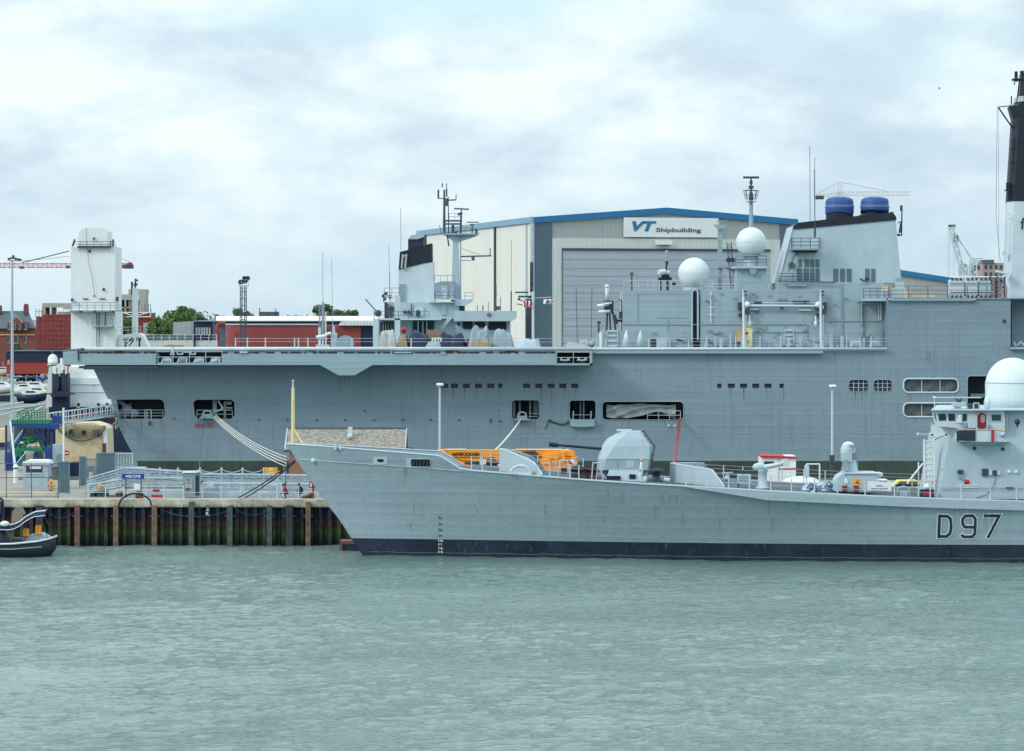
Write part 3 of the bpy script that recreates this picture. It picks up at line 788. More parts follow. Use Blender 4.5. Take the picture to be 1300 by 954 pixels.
def caps(r, x, D, z):
    m = MB(); m.lathe(x, D, [(.55,z),(.5,z+.2),(.3,z+.3),(.28,z+.7),(.48,z+.85),(.5,z+1.0),(.2,z+1.15)], 18); m.build('barrel', 'boot', r, True)
    m = MB(); m.lathe(x, D, [(.6,z),(.6,z+.1)], 18); m.build('base', 'dgrey2', r)
    m = MB(); m.tube((x+.55,D-.2,z+.3),(x+1.0,D-.2,z+.22),.16,10); m.tube((x-.9,D,z+.1),(x-.7,D,z+.5),.2,10); m.build('motor', 'lgrey', r)
deckgear('capstan', 'dark capstan with a pale motor behind the gun turret', 'capstan', 833, 224.5, caps)
def winch(r, x, D, z):
    m = MB(); m.box(x-.5,x+.5,D-.3,D+.3,z+.35,z+1.0); m.build('cabinet', 'dgrey', r)
    m = MB(); m.box(x-.4,x+.4,D-.31,D-.29,z+.45,z+.9); m.build('door', 'dgrey2', r)
    m = MB()
    for s_ in (-.42,.42): m.tube((x+s_,D,z),(x+s_,D,z+.35),.05,6)
    m.tube((x-.1,D,z+1),(x-.1,D,z+1.3),.06,6); m.tube((x-.3,D,z+1.2),(x+.2,D,z+1.22),.03,5); m.build('leg', 'dark', r)
deckgear('control_cabinet', 'small grey control cabinet on legs behind the second breakwater', 'cabinet', 944.5, 225.0, winch)
def valve(r, x, D, z):
    m = MB(); m.tube((x,D,z),(x,D,z+1.15),.07,8); m.tube((x-.4,D,z+1.1),(x+.45,D,z+1.15),.05,6); m.sph((x,D,z+.7),.22,10,6); m.tube((x+.2,D,z+.7),(x+.55,D,z+.1),.05,6); m.build('standpipe', 'galv', r)
deckgear('standpipe', 'forked grey standpipe close behind the second breakwater', 'standpipe', 923, 223.3, valve)
def davit(r, x, D, z):
    m = MB(); m.lathe(x, D, [(.55,z),(.5,z+.15),(.34,z+.2),(.34,z+1.25),(.5,z+1.45)], 16); m.build('pedestal', 'dgrey', r, True)
    m = MB(); m.sph((x-.25,D,z+1.62),.38,14,8,sx=1.35,sz=.9); m.build('swivel', 'dgrey', r, True)
    m = MB(); m.tube((x-.1,D-.1,z+1.6),(x+1.75,D-.1,z+1.9),.2,10,.13); m.tube((x+1.75,D-.1,z+1.9),(x+1.45,D-.3,z+2.0),.1,8); m.build('arm', 'lgrey', r, True)
    m = MB(); m.tube((x+1.75,D-.32,z+1.95),(x+1.75,D+.12,z+1.95),.3,14); m.build('sheave', 'lgrey', r)
deckgear('deck_crane', 'stubby grey deck crane with bulky swivel head before the white cabin', 'deck crane', 968, 224.8, davit)
# launcher
def launcher(r, x, D, z):
    X0 = lambda px: WX(px, D); Zp = lambda py: WZ(py, D)
    m = MB(); m.pp([(1074,602),(1113,602),(1113,622),(1100,625),(1074,625)], D-1.2, 2.6); m.build('magazine_house', 'dgrey', r)
    m = MB(); m.pp([(1113,601),(1121,601),(1121,604),(1113,609)], D-1.0, 2.0).pp([(1072,600.5),(1114,600.5),(1114,602),(1072,602)], D-1.3, 2.8); m.build('house_ledge', 'lgrey', r)
    m = MB(); pts = [(1074,624)]+[(1073.5-13*math.sin(R(a)), 616-14.5*math.cos(R(a))+0) for a in range(0, 95, 12)]+[(1060,624)]
    m.pp(pts, D-1.25, 2.4); m.build('blast_shield', 'dgrey', r)
    m = MB(); m.pp(rr(1082.5,608,1092.5,616.5,1), D-1.23, .03); m.build('warning_panel', 'orange', r)
    m = MB(); m.pb(1086.5,610.5,1088,614,D-1.25,.01).pb(1088,610.2,1091,611,D-1.25,.01).pb(1088,611.9,1090.5,612.6,D-1.25,.01).pb(1088,613.4,1091,614.1,D-1.25,.01); m.build('panel_symbol', 'cord', r)
    for px in (1070, 1084.5):
        m = MB(); m.pb(px,617,px+5.6,624.4,D-1.6,.35); m.build('locker', 'cord', r)
    m = MB(); m.pp([(1072.5,607),(1075.5,607),(1077,614),(1072,614)], D-1.3,.1); m.build('deflector', 'white', r)
    m = MB()   # central tower with domed head
    m.rings([[(X0(1073),D-.5,Zp(600)),(X0(1089),D-.5,Zp(600)),(X0(1089),D+.6,Zp(600)),(X0(1073),D+.6,Zp(600))],
             [(X0(1075),D-.5,Zp(584)),(X0(1085),D-.5,Zp(584)),(X0(1085),D+.5,Zp(584)),(X0(1075),D+.5,Zp(584))]])
    m.build('tower', 'dgrey', r)
    m = MB(); m.rings([[(X0(1067),D-.75,Zp(598)),(X0(1076),D-.75,Zp(598)),(X0(1076),D-.3,Zp(598)),(X0(1067),D-.3,Zp(598))],[(X0(1070),D-.75,Zp(583)),(X0(1074),D-.75,Zp(583)),(X0(1074),D-.3,Zp(583)),(X0(1070),D-.3,Zp(583))]]); m.build('left_leg', 'dgrey2', r)
    m = MB(); cx = X0(1074.5); m.sph((cx,D,Zp(574)),.46,16,10,sx=1.0,sy=1.3,sz=1.55); m.box(cx-.36,cx+.36,D-.6,D+.6,Zp(586),Zp(574)); m.build('left_arm', 'dgrey', r)
    m = MB(); m.sph((cx+.15,D,Zp(566)),.42,14,7,z0=0,sx=1.1,sz=.75); m.build('head_cap', 'lgrey', r, True)
    m = MB(); cx = X0(1085); m.pp([(1083,600),(1082.5,578),(1084.5,571),(1086.5,570),(1089,575),(1089.5,600)], D+.2, .9); m.build('right_arm', 'dgrey2', r)
    m = MB(); m.tube((cx-.1,D+.1,Zp(573)),(cx-.1,D+.2,Zp(573)),.2,10); m.build('lug', 'lgrey', r)
deckgear('missile_launcher', 'pale twin arm missile launcher on its boxy base with an orange square', 'launcher', 1085, 225.6, launcher)
# banner on the rail, gear near the bridge
m = MB(); r = thing('banner', 'white banner with small red lettering tied to the destroyer guard rail', 'banner', (WX(1116,221.6), 221.35, zdeck(WX(1116,221.6))+.2))
m.pp([(1101.5,611),(1131.5,612),(1131.5,624),(1101.5,622.5)], 221.35, .02); m.build('cloth', 'white', r)
text('lettering', 'OPEN', 'red', r, WX(1112,221.3), WX(1121,221.3), WZ(618,221.3), WZ(616,221.3), 221.33)
text('small_lettering', 'VISITORS WELCOME', 'raild', r, WX(1106,221.3), WX(1127,221.3), WZ(621.3,221.3), WZ(620,221.3), 221.33)
def hoop(r, x, D, z):
    m = MB(); m.path([Vector((x-.5,D,z)), Vector((x-.4,D,z+.7)), Vector((x,D,z+.85)), Vector((x+.4,D,z+.7)), Vector((x+.5,D,z))], .05, 6); m.box(x-.3,x+.3,D-.1,D+.1,z+.1,z+.5); m.build('bollard_frame', 'galv', r)
deckgear('fairlead_roller_stand', 'low rounded grey fairlead stand right of the white banner', 'fairlead', 1147, 221.9, hoop)
def boatbits(r, x, D, z):
    m = MB(); m.path([Vector((x-.1,D,z)), Vector((x-.1,D,z+1.9)), Vector((x+.9,D,z+1.9)), Vector((x+.9,D,z))], .06, 6); m.build('frame', 'white', r)
    m = MB(); m.box(x-.25,x+.1,D-.1,D+.1,z+.9,z+1.8); m.build('panel', 'lgrey', r)
deckgear('gallows_frame', 'white square tube frame left of the missile launcher', 'frame', 1025.5, 227.5, boatbits)
def tarp(r, x, D, z):
    m = MB()
    for i in range(12):
        m.sph((x+random.uniform(-.6,.6), D+random.uniform(-.3,.3), z+random.uniform(.0,.6)), random.uniform(.18,.4), 8, 6, sz=.7)
    m.build('heap', 'galv', r, True)
    m = MB(); m.path([Vector((x-.5,D-.45,z+.2)), Vector((x-.1,D-.5,z+.75)), Vector((x+.4,D-.45,z+.3)), Vector((x+.2,D-.4,z))], .06, 6); m.build('hose', 'blue2', r)
deckgear('hose_heap', 'tangled heap of grey and blue hoses by the white tube frame', 'hoses', 1030, 223.2, tarp)
deckgear('rope_heap', 'low tangle of grey gear beneath the lower part of the tall lamp post', 'gear', 1053, 226.5, tarp)
# vertical lattice brow in front of the bridge
def brow(r, x, D, z):
    zt = WZ(558, D); x0, x1 = WX(1172,D), WX(1187,D)
    m = MB(); m.box(x0,x0+.14,D-.1,D+.1,z,zt); m.box(x1-.14,x1,D-.1,D+.1,z,zt)
    k = 9
    for i in range(k+1):
        zz = z+.4+(zt-z-.5)*i/k; m.box(x0+.14,x1-.14,D-.08,D+.08,zz-.05,zz+.05)
    m.build('frame', 'white', r)
    m = MB()
    for i in range(k):
        zz = z+.4+(zt-z-.5)*i/k; d = (zt-z-.5)/k
        for j in range(3): m.box(x0+.17+j*.19,x0+.27+j*.19,D-.03,D+.03,zz+.05,zz+d-.05)
    m.build('bar', 'white', r)
    m = MB(); m.tube((x0-1.25,D-.3,z+1.0),(x0-.05,D-.1,z+2.5),.07,6); m.tube((x0-.35,D,z),(x0-.35,D,z+2.6),.05,6); m.build('handrail', 'white', r)
deckgear('gangway', 'white lattice gangway stowed upright in front of the destroyer bridge', 'gangway', 1179, 224.0, brow)
def fire(r, x, D, z):
    m = MB(); m.tube((x,D,z+.15),(x,D,z+1.1),.18,10); m.sph((x,D,z+1.1),.18,10,5,z0=0); m.build('cylinder', 'red', r, True)
    m = MB(); m.tube((x+.25,D,z+.8),(x+.25,D,z+1.8),.1,8); m.build('hose', 'orange', r)
deckgear('fire_extinguisher', 'red and orange fire hose point between the gangway and the bridge front', 'hose point', 1186.5, 225.2, fire)
def wbox(r, x, D, z):
    m = MB(); m.box(x-.5,x+.5,D-.3,D+.3,z,z+.65); m.build('box', 'boot', r)
    m = MB(); m.sph((x,D,z+.85),.26,10,7); m.build('coil', 'white', r, True)
    m = MB(); m.box(x-.35,x+.35,D-.32,D-.3,z+.2,z+.4); m.build('panel', 'red', r)
deckgear('gear_box', 'dark box with a white coil on top at the foot of the upright gangway', 'box', 1177, 222.4, wbox)
# bridge superstructure
b = dd
Db = 222.6   # near side of the house
X0 = lambda px, D=Db: WX(px, D); Zp = lambda py, D=Db: WZ(py, D)
zd = zdeck(X0(1200))
m = MB()
yf = 234.0
# lower house: front raked, chamfered near corner
def house(px_low, px_hi, pyl, pyh, hw0, hw1, cham, xr=75):
    r1 = [(X0(px_low), DC-hw0+cham, Zp(pyl)), (X0(px_low)+cham, DC-hw0, Zp(pyl)), (xr, DC-hw0, Zp(pyl)), (xr, DC+hw0, Zp(pyl)), (X0(px_low)+cham, DC+hw0, Zp(pyl)), (X0(px_low), DC+hw0-cham, Zp(pyl))]
    r2 = [(X0(px_hi), DC-hw1+cham, Zp(pyh)), (X0(px_hi)+cham, DC-hw1, Zp(pyh)), (xr, DC-hw1, Zp(pyh)), (xr, DC+hw1, Zp(pyh)), (X0(px_hi)+cham, DC+hw1, Zp(pyh)), (X0(px_hi), DC+hw1-cham, Zp(pyh))]
    return [r1, r2]
hz0, hz1 = Zp(634), Zp(557)
def plan(Xc, Xs, hw, z, xr=75): return [(Xc, DC-2.2, z), (Xs, DC-hw, z), (xr, DC-hw, z), (xr, DC+hw, z), (Xs, DC+hw, z), (Xc, DC+2.2, z)]
m.rings([plan(31.6, 31.75, 5.5, hz0), plan(32.1, 32.5, 5.4, hz1)]); m.build('lower_house', 'dgrey', b)
m = MB()
for py in (596, 611): m.tube((X0(1193), Db-.02, Zp(py)), (74, Db-.02, Zp(py)), .03, 5)
m.path([W(1240,632,Db-.1), W(1252,628,Db-.1), W(1262,615,Db-.1), W(1264,604,Db-.1)], .05, 5); m.tube(W(1192,620,Db-.2), W(1300,620,Db-.2), .03, 5)
m.build('pipework', 'dgrey2', b)
for px, py, r_ in ((1237,569.5,2.4),(1273,570.5,2.4),(1227,605,2.1)):
    m = MB(); m.tube((X0(px),Db+.0,Zp(py)),(X0(px),Db-.06,Zp(py)),r_*.0586,14); m.build('scuttle', 'dark', b)
for x0, y0, x1, y1, mm in ((1216,597,1223,602,'dark'),(1217,603,1222,608,'dgrey2'),(1247,595.5,1254.5,604.5,'dark'),(1255.5,597,1259.5,603.5,'lgrey'),(1261,597.5,1265.5,603.5,'dark'),(1266,598,1270,603,'lgrey'),(1277.5,618.7,1287,621,'black')):
    m = MB(); m.pb(x0,y0,x1,y1,Db-.22,.25); m.build('fitting_box', mm, b)
m = MB(); m.tube(W(1224,612,Db), W(1230,612,Db), .19, 10); m.build('life_buoy_light', 'red', b)
m = MB(); m.path([W(1219,616,Db-.1), W(1219,619,Db-.12), W(1243,619,Db-.12), W(1243,616,Db-.1), W(1219,616,Db-.1)], .04, 5); m.build('stretcher_frame', 'lgrey', b)
m = MB()
for px in (1290,1281): m.sph(W(px, 599.5, Db-.1), .15, 8, 6)
m.build('lamp', 'white', b)
# bridge deck bulwark (white) and overhang
m = MB(); ys = DC-6.9
zb0, zb1 = 8.93, 9.78
WP = [(X0(1276,221.1), 234.9), (33.6, 234.9), (32.25, 230.5), (32.25, 225.5), (33.45, 221.1), (X0(1264,221.1), 221.1), (X0(1276,221.1), 221.1)]
m.rings([[(x, y, zb0-(.0 if x < 36.5 else -.22*(x > 36.3))) for x, y in WP], [(x, y, zb1+(.12 if x < 33 else 0)-(0.1 if x > 36 else 0)) for x, y in WP]], cap=False, closed=False); m.build('bridge_wing_bulwark', 'lgrey', b)
m = MB(); m.rings([[(x+(.05 if x < 34 else -.05), y+(.05 if y < 228 else -.05), zb0-.05) for x, y in WP], [(x+(.05 if x < 34 else -.05), y+(.05 if y < 228 else -.05), zb0+.1) for x, y in WP]]); m.build('bridge_wing_deck', 'dgrey2', b)
m = MB(); m.rings([[(34.2, 221.5, zb0-.05), (36.6, 221.5, zb0-.05), (36.6, 223, zb0-.5), (33.5, 223, zb0-.5)], [(33.8, 222.2, zb0-.04), (37, 222.2, zb0-.04), (37, 224, zb0-.04), (33.4, 224, zb0-.04)]]); m.build('wing_knee', 'dgrey', b)
m = MB(); m.path([Vector((x, y, zb1+(.12 if x < 33 else 0)-(0.1 if x > 36 else 0)+.02)) for x, y in WP[1:]], .04, 6); m.build('wing_capping', 'tan', b)
m = MB(); m.pb(1214.5,546.5,1238.5,560,221.02,.09); m.build('ventilation_grille', 'boot', b)
m = MB()
for i in range(1,6): m.tube(W(1214.5+i*4,546.7,221), W(1214.5+i*4,559.8,221), .02, 4)
m.build('grille_bar', 'dark', b)
m = MB(); m.pp(rr(1258.7,546,1262,561,1.4), 220.95, .14); m.build('wing_red_panel', 'red', b)
m = MB(); m.sph(W(1273,552,221), .2, 10, 6); m.build('wing_lamp', 'galv', b)
# wheelhouse
Dw = 222.4; Xw = lambda px: WX(px, Dw); Zw = lambda py: WZ(py, Dw)
wall = [(1187,541),(1182.5,521.5),(1276,521.5),(1276,548),(1245,547)]
holes = [[(1184.6,525.5),(1187.6,525.2),(1189.2,534.2),(1187,534.8)],[(1191,525.5),(1201,525.5),(1201.5,534.5),(1192,534.5)],[(1203.3,525.5),(1212.5,525.5),(1213,534.8),(1204.5,534.8)],[(1222,525.5),(1227.5,525.5),(1227.5,535),(1222,535)]]
def holed(mb, outer, holes, D, dep=.25):
    pts = [[Vector((WX(x,D), WZ(y,D), 0)) for x, y in pl] for pl in [outer]+holes]
    fl = [p for pl in pts for p in pl]; tris = tessellate_polygon(pts)
    vs = [mb.bm.verts.new((p.x, D, p.y)) for p in fl]
    for t in tris:
        try: mb.bm.faces.new([vs[i] for i in t])
        except Exception: pass
    for pl in pts[1:]:
        n = len(pl)
        for i in range(n):
            p, q = pl[i], pl[(i+1)%n]; mb.face([(p.x,D,p.y),(q.x,D,q.y),(q.x,D+dep,q.y),(p.x,D+dep,p.y)])
    pl = pts[0]; n = len(pl)
    return mb
m = MB(); holed(m, wall, holes, Dw); m.build('wheelhouse_side', 'lgrey', b)
m = MB(); m.rings([[(Xw(1187),Dw+.02,Zw(541)),(Xw(1182.5),Dw+.02,Zw(521.5)),(Xw(1182.5)+.15,Dw+.02,Zw(521.5)),(Xw(1187)+.15,Dw+.02,Zw(541))],[(33.6,233.5,Zw(541)),(33.35,233.5,Zw(521.5)),(33.5,233.5,Zw(521.5)),(33.75,233.5,Zw(541))]]); m.build('wheelhouse_front', 'lgrey', b)
for h in holes:
    m = MB(); m.pp([(x, y) for x, y in h], Dw+.15, .02); m.build('window', 'glassg', b)
m = MB()
for h in holes[1:3]:
    xm = (h[0][0]+h[1][0])/2; m.pt(xm-2, 534, xm+1.5, 528, Dw-.05, .035)
m.build('wiper', 'black', b)
m = MB(); rp_ = [(Xw(1181), Dw-.4), (75, Dw-.4), (75, 233.9), (33.2, 233.9)]; m.rings([[(x, y, Zw(521.4)) for x, y in rp_], [(x, y, Zw(520.2)) for x, y in rp_]]); m.build('wheelhouse_roof', 'dgrey', b)
m = MB(); m.box(33.7, 75, Dw+.35, 233.2, Zw(562), Zw(521.5)); m.build('wheelhouse_core', 'dgrey', b)
m = MB(); m.pp(rr(1240.5,524.5,1252.5,544.5,5), Dw-.06, .05); m.build('door', paint('red_door', c(140,34,40), .5), b)
m = MB(); m.pp(rr(1245,526.5,1250.5,537,2.5), Dw-.09, .03); m.build('door_panel', paint('pale_mauve_panel', c(160,140,150), .5), b)
m = MB(); m.path([W(1240,546,Dw-.1), W(1240,528,Dw-.1), W(1242.5,524.5,Dw-.1), W(1246.5,523.2,Dw-.1), W(1251,524.5,Dw-.1), W(1253.3,528,Dw-.1), W(1253.3,546,Dw-.1)], .05, 6); m.build('door_frame', 'lgrey', b)
m = MB(); m.pp(rr(1228.5,525.5,1239,543.5,2), Dw-.12, .12); m.build('locker', 'lgrey', b)
m = MB(); m.pb(1216,527,1220.5,537,Dw-.2,.2); m.build('life_raft_box', 'white', b)
m = MB(); m.pb(1222.5,537,1228,542,Dw-.15,.15).pb(1255,540,1258,545,Dw-.3,.3); m.build('equipment_box', 'dgrey2', b)
m = MB(); m.pb(1257.5,525.5,1272,535.5,Dw-.05,.06); m.build('window_frame', 'lgrey', b)
m = MB(); m.pb(1258.8,526.6,1270.8,534.4,Dw-.07,.03); m.build('window', 'glassg', b)
m = MB(); m.pb(1278,522,1279.2,545,Dw-.1,.2); m.build('pillar', 'dgrey2', b)
m = MB(); m.tube(W(1291.5,543,Dw-.4), W(1291.5,538,Dw-.4), .06, 6); m.sph(W(1291.5,536,Dw-.4), .2, 10, 7, sz=1.2); m.build('searchlight', 'boot', b)
# roof gear
m = MB(); m.tube(W(1186.5,520,Dw+1), W(1186.5,505,Dw+1), .04, 6); m.tube(W(1186,505,Dw+1), W(1246,505,Dw+1), .05, 6); m.sph(W(1186.5,505,Dw+1), .14, 8, 6); m.build('antenna_boom', 'rail', b)
m = MB(); m.pb(1210.5,511,1227,516.5,Dw+1.5,1).pb(1213,516.5,1220,520.5,Dw+1.6,.8); m.build('optical_director', 'dgrey', b)
m = MB(); m.pp([(1214,505.5),(1218,508),(1222,505.5),(1220,511),(1216,511)], Dw+1.7, .5); m.build('director_sight', 'dark', b)
m = MB(); m.pb(1229,513,1235,520.5,Dw+1.5,.8).pb(1237,514,1244,520.5,Dw+2,.8); m.build('roof_locker', 'glass', b)
m = MB(); m.sph(W(1253.5,512,Dw+1.5), .42, 14, 10, sx=.62, sz=1.25); m.build('signal_lamp', 'lgrey', b, True)
m = MB(); m.path([W(1236,520,Dw+.6), W(1236,512,Dw+.6), W(1243,512,Dw+.6), W(1243,520,Dw+.6)], .035, 5); m.build('roof_rail', 'rail', b)
# big radome on the bridge roof
cx = WX(1291, DC-1.0); 
m = MB(); Zr = lambda py: WZ(py, DC-1); rad = 34.5*(DC-1)/F
prof = [(rad*1.0, Zr(520.2)), (rad*1.0, Zr(505)), (rad*1.01, Zr(490))]+[(max(.01,rad*math.cos(R(a))), Zr(490)+rad*math.sin(R(a))*1.02) for a in range(6, 91, 7)]+[(.01, Zr(490)+rad*1.02)]
m.lathe(cx, DC+1.0, prof, 40); m.build('radome', 'radome', b, True)
m = MB(); m.lathe(cx, DC+1.0, [(rad*1.02,Zr(487)),(rad*1.02,Zr(486.2))], 40); m.build('radome_seam', 'dgrey', b)
for px in (1183.5, 1201):
    m = MB(); m.tube(W(px,552,221.05), W(px+.1,552.5,221.0), .08, 8); m.build('boss', 'dark', b)
m = MB(); m.pt(1165,551.5,1186,552,223,.05); m.sph(W(1165.5,551.8,223), .13, 8, 6); m.build('navigation_spar', 'rail', b)
m = MB(); m.path([W(1187,559,221), W(1193,555,221), W(1199,553.5,221)], .03, 5); m.build('cable', 'dark', b)
# creased bow plates low on the stem are modelled as shallow welded doublers
for (xa_, za_, xb_, zb_) in ((408,660,432,662),(450,676,540,678)):
    pass
# ================================================================== the aircraft carrier (stern to the left)
CD = 325.0
cv = thing('aircraft_carrier', 'long grey aircraft carrier with domed island moored beyond the quay', 'aircraft carrier', (0, CD, 0))
def part(name, mat, mb, parent=cv, smooth=False): return mb.build(name, mat, parent, smooth)
outer = [(100,449),(108,465),(119,469.5),(128.5,489.5),(136.8,506.5),(140.8,507.3),(146,532),(160,561),(174,586),(181,622),(1900,622),(1900,443),(1283,443),(1283,379),(1127,379),(1127,443),(760,443),(760,449)]
holes = [
 [(148,507.6),(202,507.3),(206,508.5),(208,511.5),(209.3,525),(208,530.5),(204,532),(152,532)],
 [(249,507.8),(294,507.8),(297.5,511),(297.6,528),(294,531.8),(251,531.8),(247.4,528),(245.4,511)],
 rr(649.5,508,685,533,4), rr(722.8,508.3,756.5,533,4), rr(764.5,510,868,533.5,5)]
grids = [(1077.5,482.3,1102.3,497.2),(1108.8,482.3,1132.3,497.2)]
long_ = [(1147,481,1216.5,498.5),(1147,512,1216.5,529.5)]
for g_ in grids: holes.append(rr(*g_, 5))
for g_ in long_: holes.append(rr(*g_, 6))
holes.append(rr(1228,477.5,1340,552,4))
ports = [(560,9),(572.5,9),(587.5,9),(603,9),(618.5,9),(632.5,5.5),(664,9),(679.5,9),(695,9),(710,9),(725,9),(910.5,5.5),(924,9),(939.5,9),(955,9),(970.5,9),(989.5,5.5)]
for x, w_ in ports: holes.append([(x,487.3),(x+w_,487.3),(x+w_,492.8),(x,492.8)])
m = MB(); holed(m, outer, holes, CD, .35)
n = len(outer)
for i in range(n):   # shell returns behind the outline
    p, q = outer[i], outer[(i+1)%n]; P = W(*p, CD); Q = W(*q, CD); back = Vector((0, 26 if i not in (11,12,13,14,15) else 18, 0))
    m.face([P, Q, Q+back, P+back])
part('hull', 'carrier', m)
# boot topping strip standing just proud of the plating
m = MB(); m.pp([(173.8,585.5),(181,622),(1900,622),(1900,585.5)], CD-.02, .015); part('boot_topping', 'carrier_boot', m)
# compartments behind the openings
m = MB()
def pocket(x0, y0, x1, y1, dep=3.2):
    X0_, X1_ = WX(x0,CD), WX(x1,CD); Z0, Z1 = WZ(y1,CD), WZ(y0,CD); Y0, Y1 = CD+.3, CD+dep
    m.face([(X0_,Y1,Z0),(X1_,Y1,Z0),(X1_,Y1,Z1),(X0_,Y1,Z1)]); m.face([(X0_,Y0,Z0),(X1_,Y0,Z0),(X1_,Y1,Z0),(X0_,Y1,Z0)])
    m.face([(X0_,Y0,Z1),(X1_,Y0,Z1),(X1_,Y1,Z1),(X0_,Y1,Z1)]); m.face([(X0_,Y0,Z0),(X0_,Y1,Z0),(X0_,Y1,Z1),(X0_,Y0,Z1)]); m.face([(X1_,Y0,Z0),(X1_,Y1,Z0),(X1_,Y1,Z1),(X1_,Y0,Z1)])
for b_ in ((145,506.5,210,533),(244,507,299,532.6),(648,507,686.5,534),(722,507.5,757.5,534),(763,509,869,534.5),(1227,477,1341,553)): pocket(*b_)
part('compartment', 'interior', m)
m = MB()
for b_ in [(148,505,212,534)]: pass
# aft mooring deck contents
def cpb(mm, name, boxes, D=CD+1.2, dep=.4, parent=cv):
    m = MB()
    for x0, y0, x1, y1 in boxes: m.pb(x0, y0, x1, y1, D, dep)
    return part(name, mm, m, parent)
cpb('dgrey2', 'bollard', [(151,522,154,532),(157,519,160,532),(185,523,187.5,532)])
m = MB(); m.pt(150,509,166,520,CD+1.5,.25); m.pt(166,512,156,528,CD+2,.18); m.sph(W(161,521,CD+1.8),.7,12,8); m.sph(W(171,525,CD+1.4),.5,10,7); part('winch', 'dgrey2', m)
m = MB(); m.rail([W(148,532,CD+.15), W(207,532,CD+.15)], .95, 1.9, .03, 3); m.path([W(184,532,CD+.1),W(184,520.5,CD+.1),W(192,520.5,CD+.1),W(192,532,CD+.1)], .05, 6); part('opening_rail', 'rail', m)
m = MB(); m.rail([W(250,531.5,CD+.15), W(295,531.5,CD+.15)], .9, 1.7, .03, 2); part('opening_rail', 'rail', m)
cpb('dgrey2', 'pillar', [(270,508,275,532),(284,510,287,532)], CD+1.2)
m = MB(); m.pt(277,509,283,519,CD+1,.12); m.pt(283,519,272,524,CD+1,.12); m.pb(285,510,294,514,CD+1.5,.4).pb(285,517,295,519,CD+1.4,.4); part('gear', 'lgrey', m)
def chock(x0, x1, yb, yt):
    m = MB(); xm = (x0+x1)/2; hw = (x1-x0)/2
    pts = [(x0+1.2,yb)]+[(xm-(hw-1.2)*math.cos(R(a)), yb-(yb-yt)*(math.sin(R(a))**.55)) for a in range(5,176,17)]+[(x1-1.2,yb)]
    inn = [(xm+(hw-1.2)*.62*math.cos(R(a)), yb-2.5-(yb-yt-4.2)*(math.sin(R(a))**.55)) for a in range(5,176,17)]
    m2 = MB(); holed(m2, pts, [inn], CD-.45, .45)
    for i in range(len(pts)):
        P, Q = W(*pts[i],CD-.45), W(*pts[(i+1)%len(pts)],CD-.45); m2.face([P,Q,Q+Vector((0,.45,0)),P+Vector((0,.45,0))])
    part('mooring_chock', 'sponson', m2)
    m.pb(x0-1.5, yb, x1+1.5, yb+2, CD-.6, .6); part('chock_sill', 'sponson', m)
chock(255, 271, 529.5, 521); chock(655, 670.5, 532, 522.5)
m = MB(); m.pb(651,508,654,533,CD+1.4,.3).pb(659,508,661,533,CD+1.6,.3).pb(672,508,674,533,CD+1.4,.3).pb(677,508,684,528,CD+2,.3); part('frame', 'dgrey2', m)
m = MB(); m.pt(671,529,683,529.5,CD+.4,.04); m.pt(671,525,683,525.5,CD+.4,.03); part('opening_rail', 'rail', m)
cpb('dgrey2', 'frame', [(736,509,737.5,532),(740,509,742,532)], CD+1.6)
m = MB(); m.pt(727.5,533,728,522,CD+.3,.07); m.pt(750,533,750.5,522,CD+.3,.07); m.pt(726,527,752,527,CD+.3,.03); part('opening_rail', 'rail', m)
m = MB(); m.pp([(724,533.5),(755,533.5),(755,541.5),(745,542.5),(735,542.5),(724,541.5)], CD-.5, .5); part('platform', 'sponson', m)
m = MB(); m.path([W(722,535,CD-.1),W(718,538.5,CD-.1),W(712,539,CD-.1),W(703,536.5,CD-.1),W(697.5,534,CD-.1)], .09, 6); part('hose', 'dark', m)
m = MB(); m.pt(692,545,697,534,CD-.1,.05); m.sph(W(697.5,534,CD-.1),.15,8,6); part('cable', 'dark', m)
# tarpaulin bundle in the long opening
m = MB(); A = []; nx = 60; ny = 12
for j in range(ny+1):
    row = []
    for i in range(nx+1):
        u = i/nx; px = 770+u*88
        yt = 513.5+1.0*math.sin(u*9)+.5*math.sin(u*23); yb = interp(u, [(0,530),(.12,531.5),(.3,531),(.5,528),(.68,524),(.76,523.5),(.85,526),(.95,531),(1,532)])
        v = j/ny; fold = math.sin(v*9+u*14+2*math.sin(u*5))*.35+math.sin(v*4-u*22)*.2
        row.append(W(px, yt+(yb-yt)*v, CD+.7+fold*.6))
    A.append(row)
m.rings(A, cap=False, closed=False); part('canvas_cover', 'canvas', m, smooth=True)
m = MB(); m.rail([W(822,533,CD+.25), W(864,533,CD+.25)], .95, 1.3, .035, 2); part('opening_rail', 'rail', m)
m = MB(); m.pb(860,511,866,533,CD+1.8,.4).pb(766,511,769,533,CD+1.8,.3); part('frame', 'dark', m)
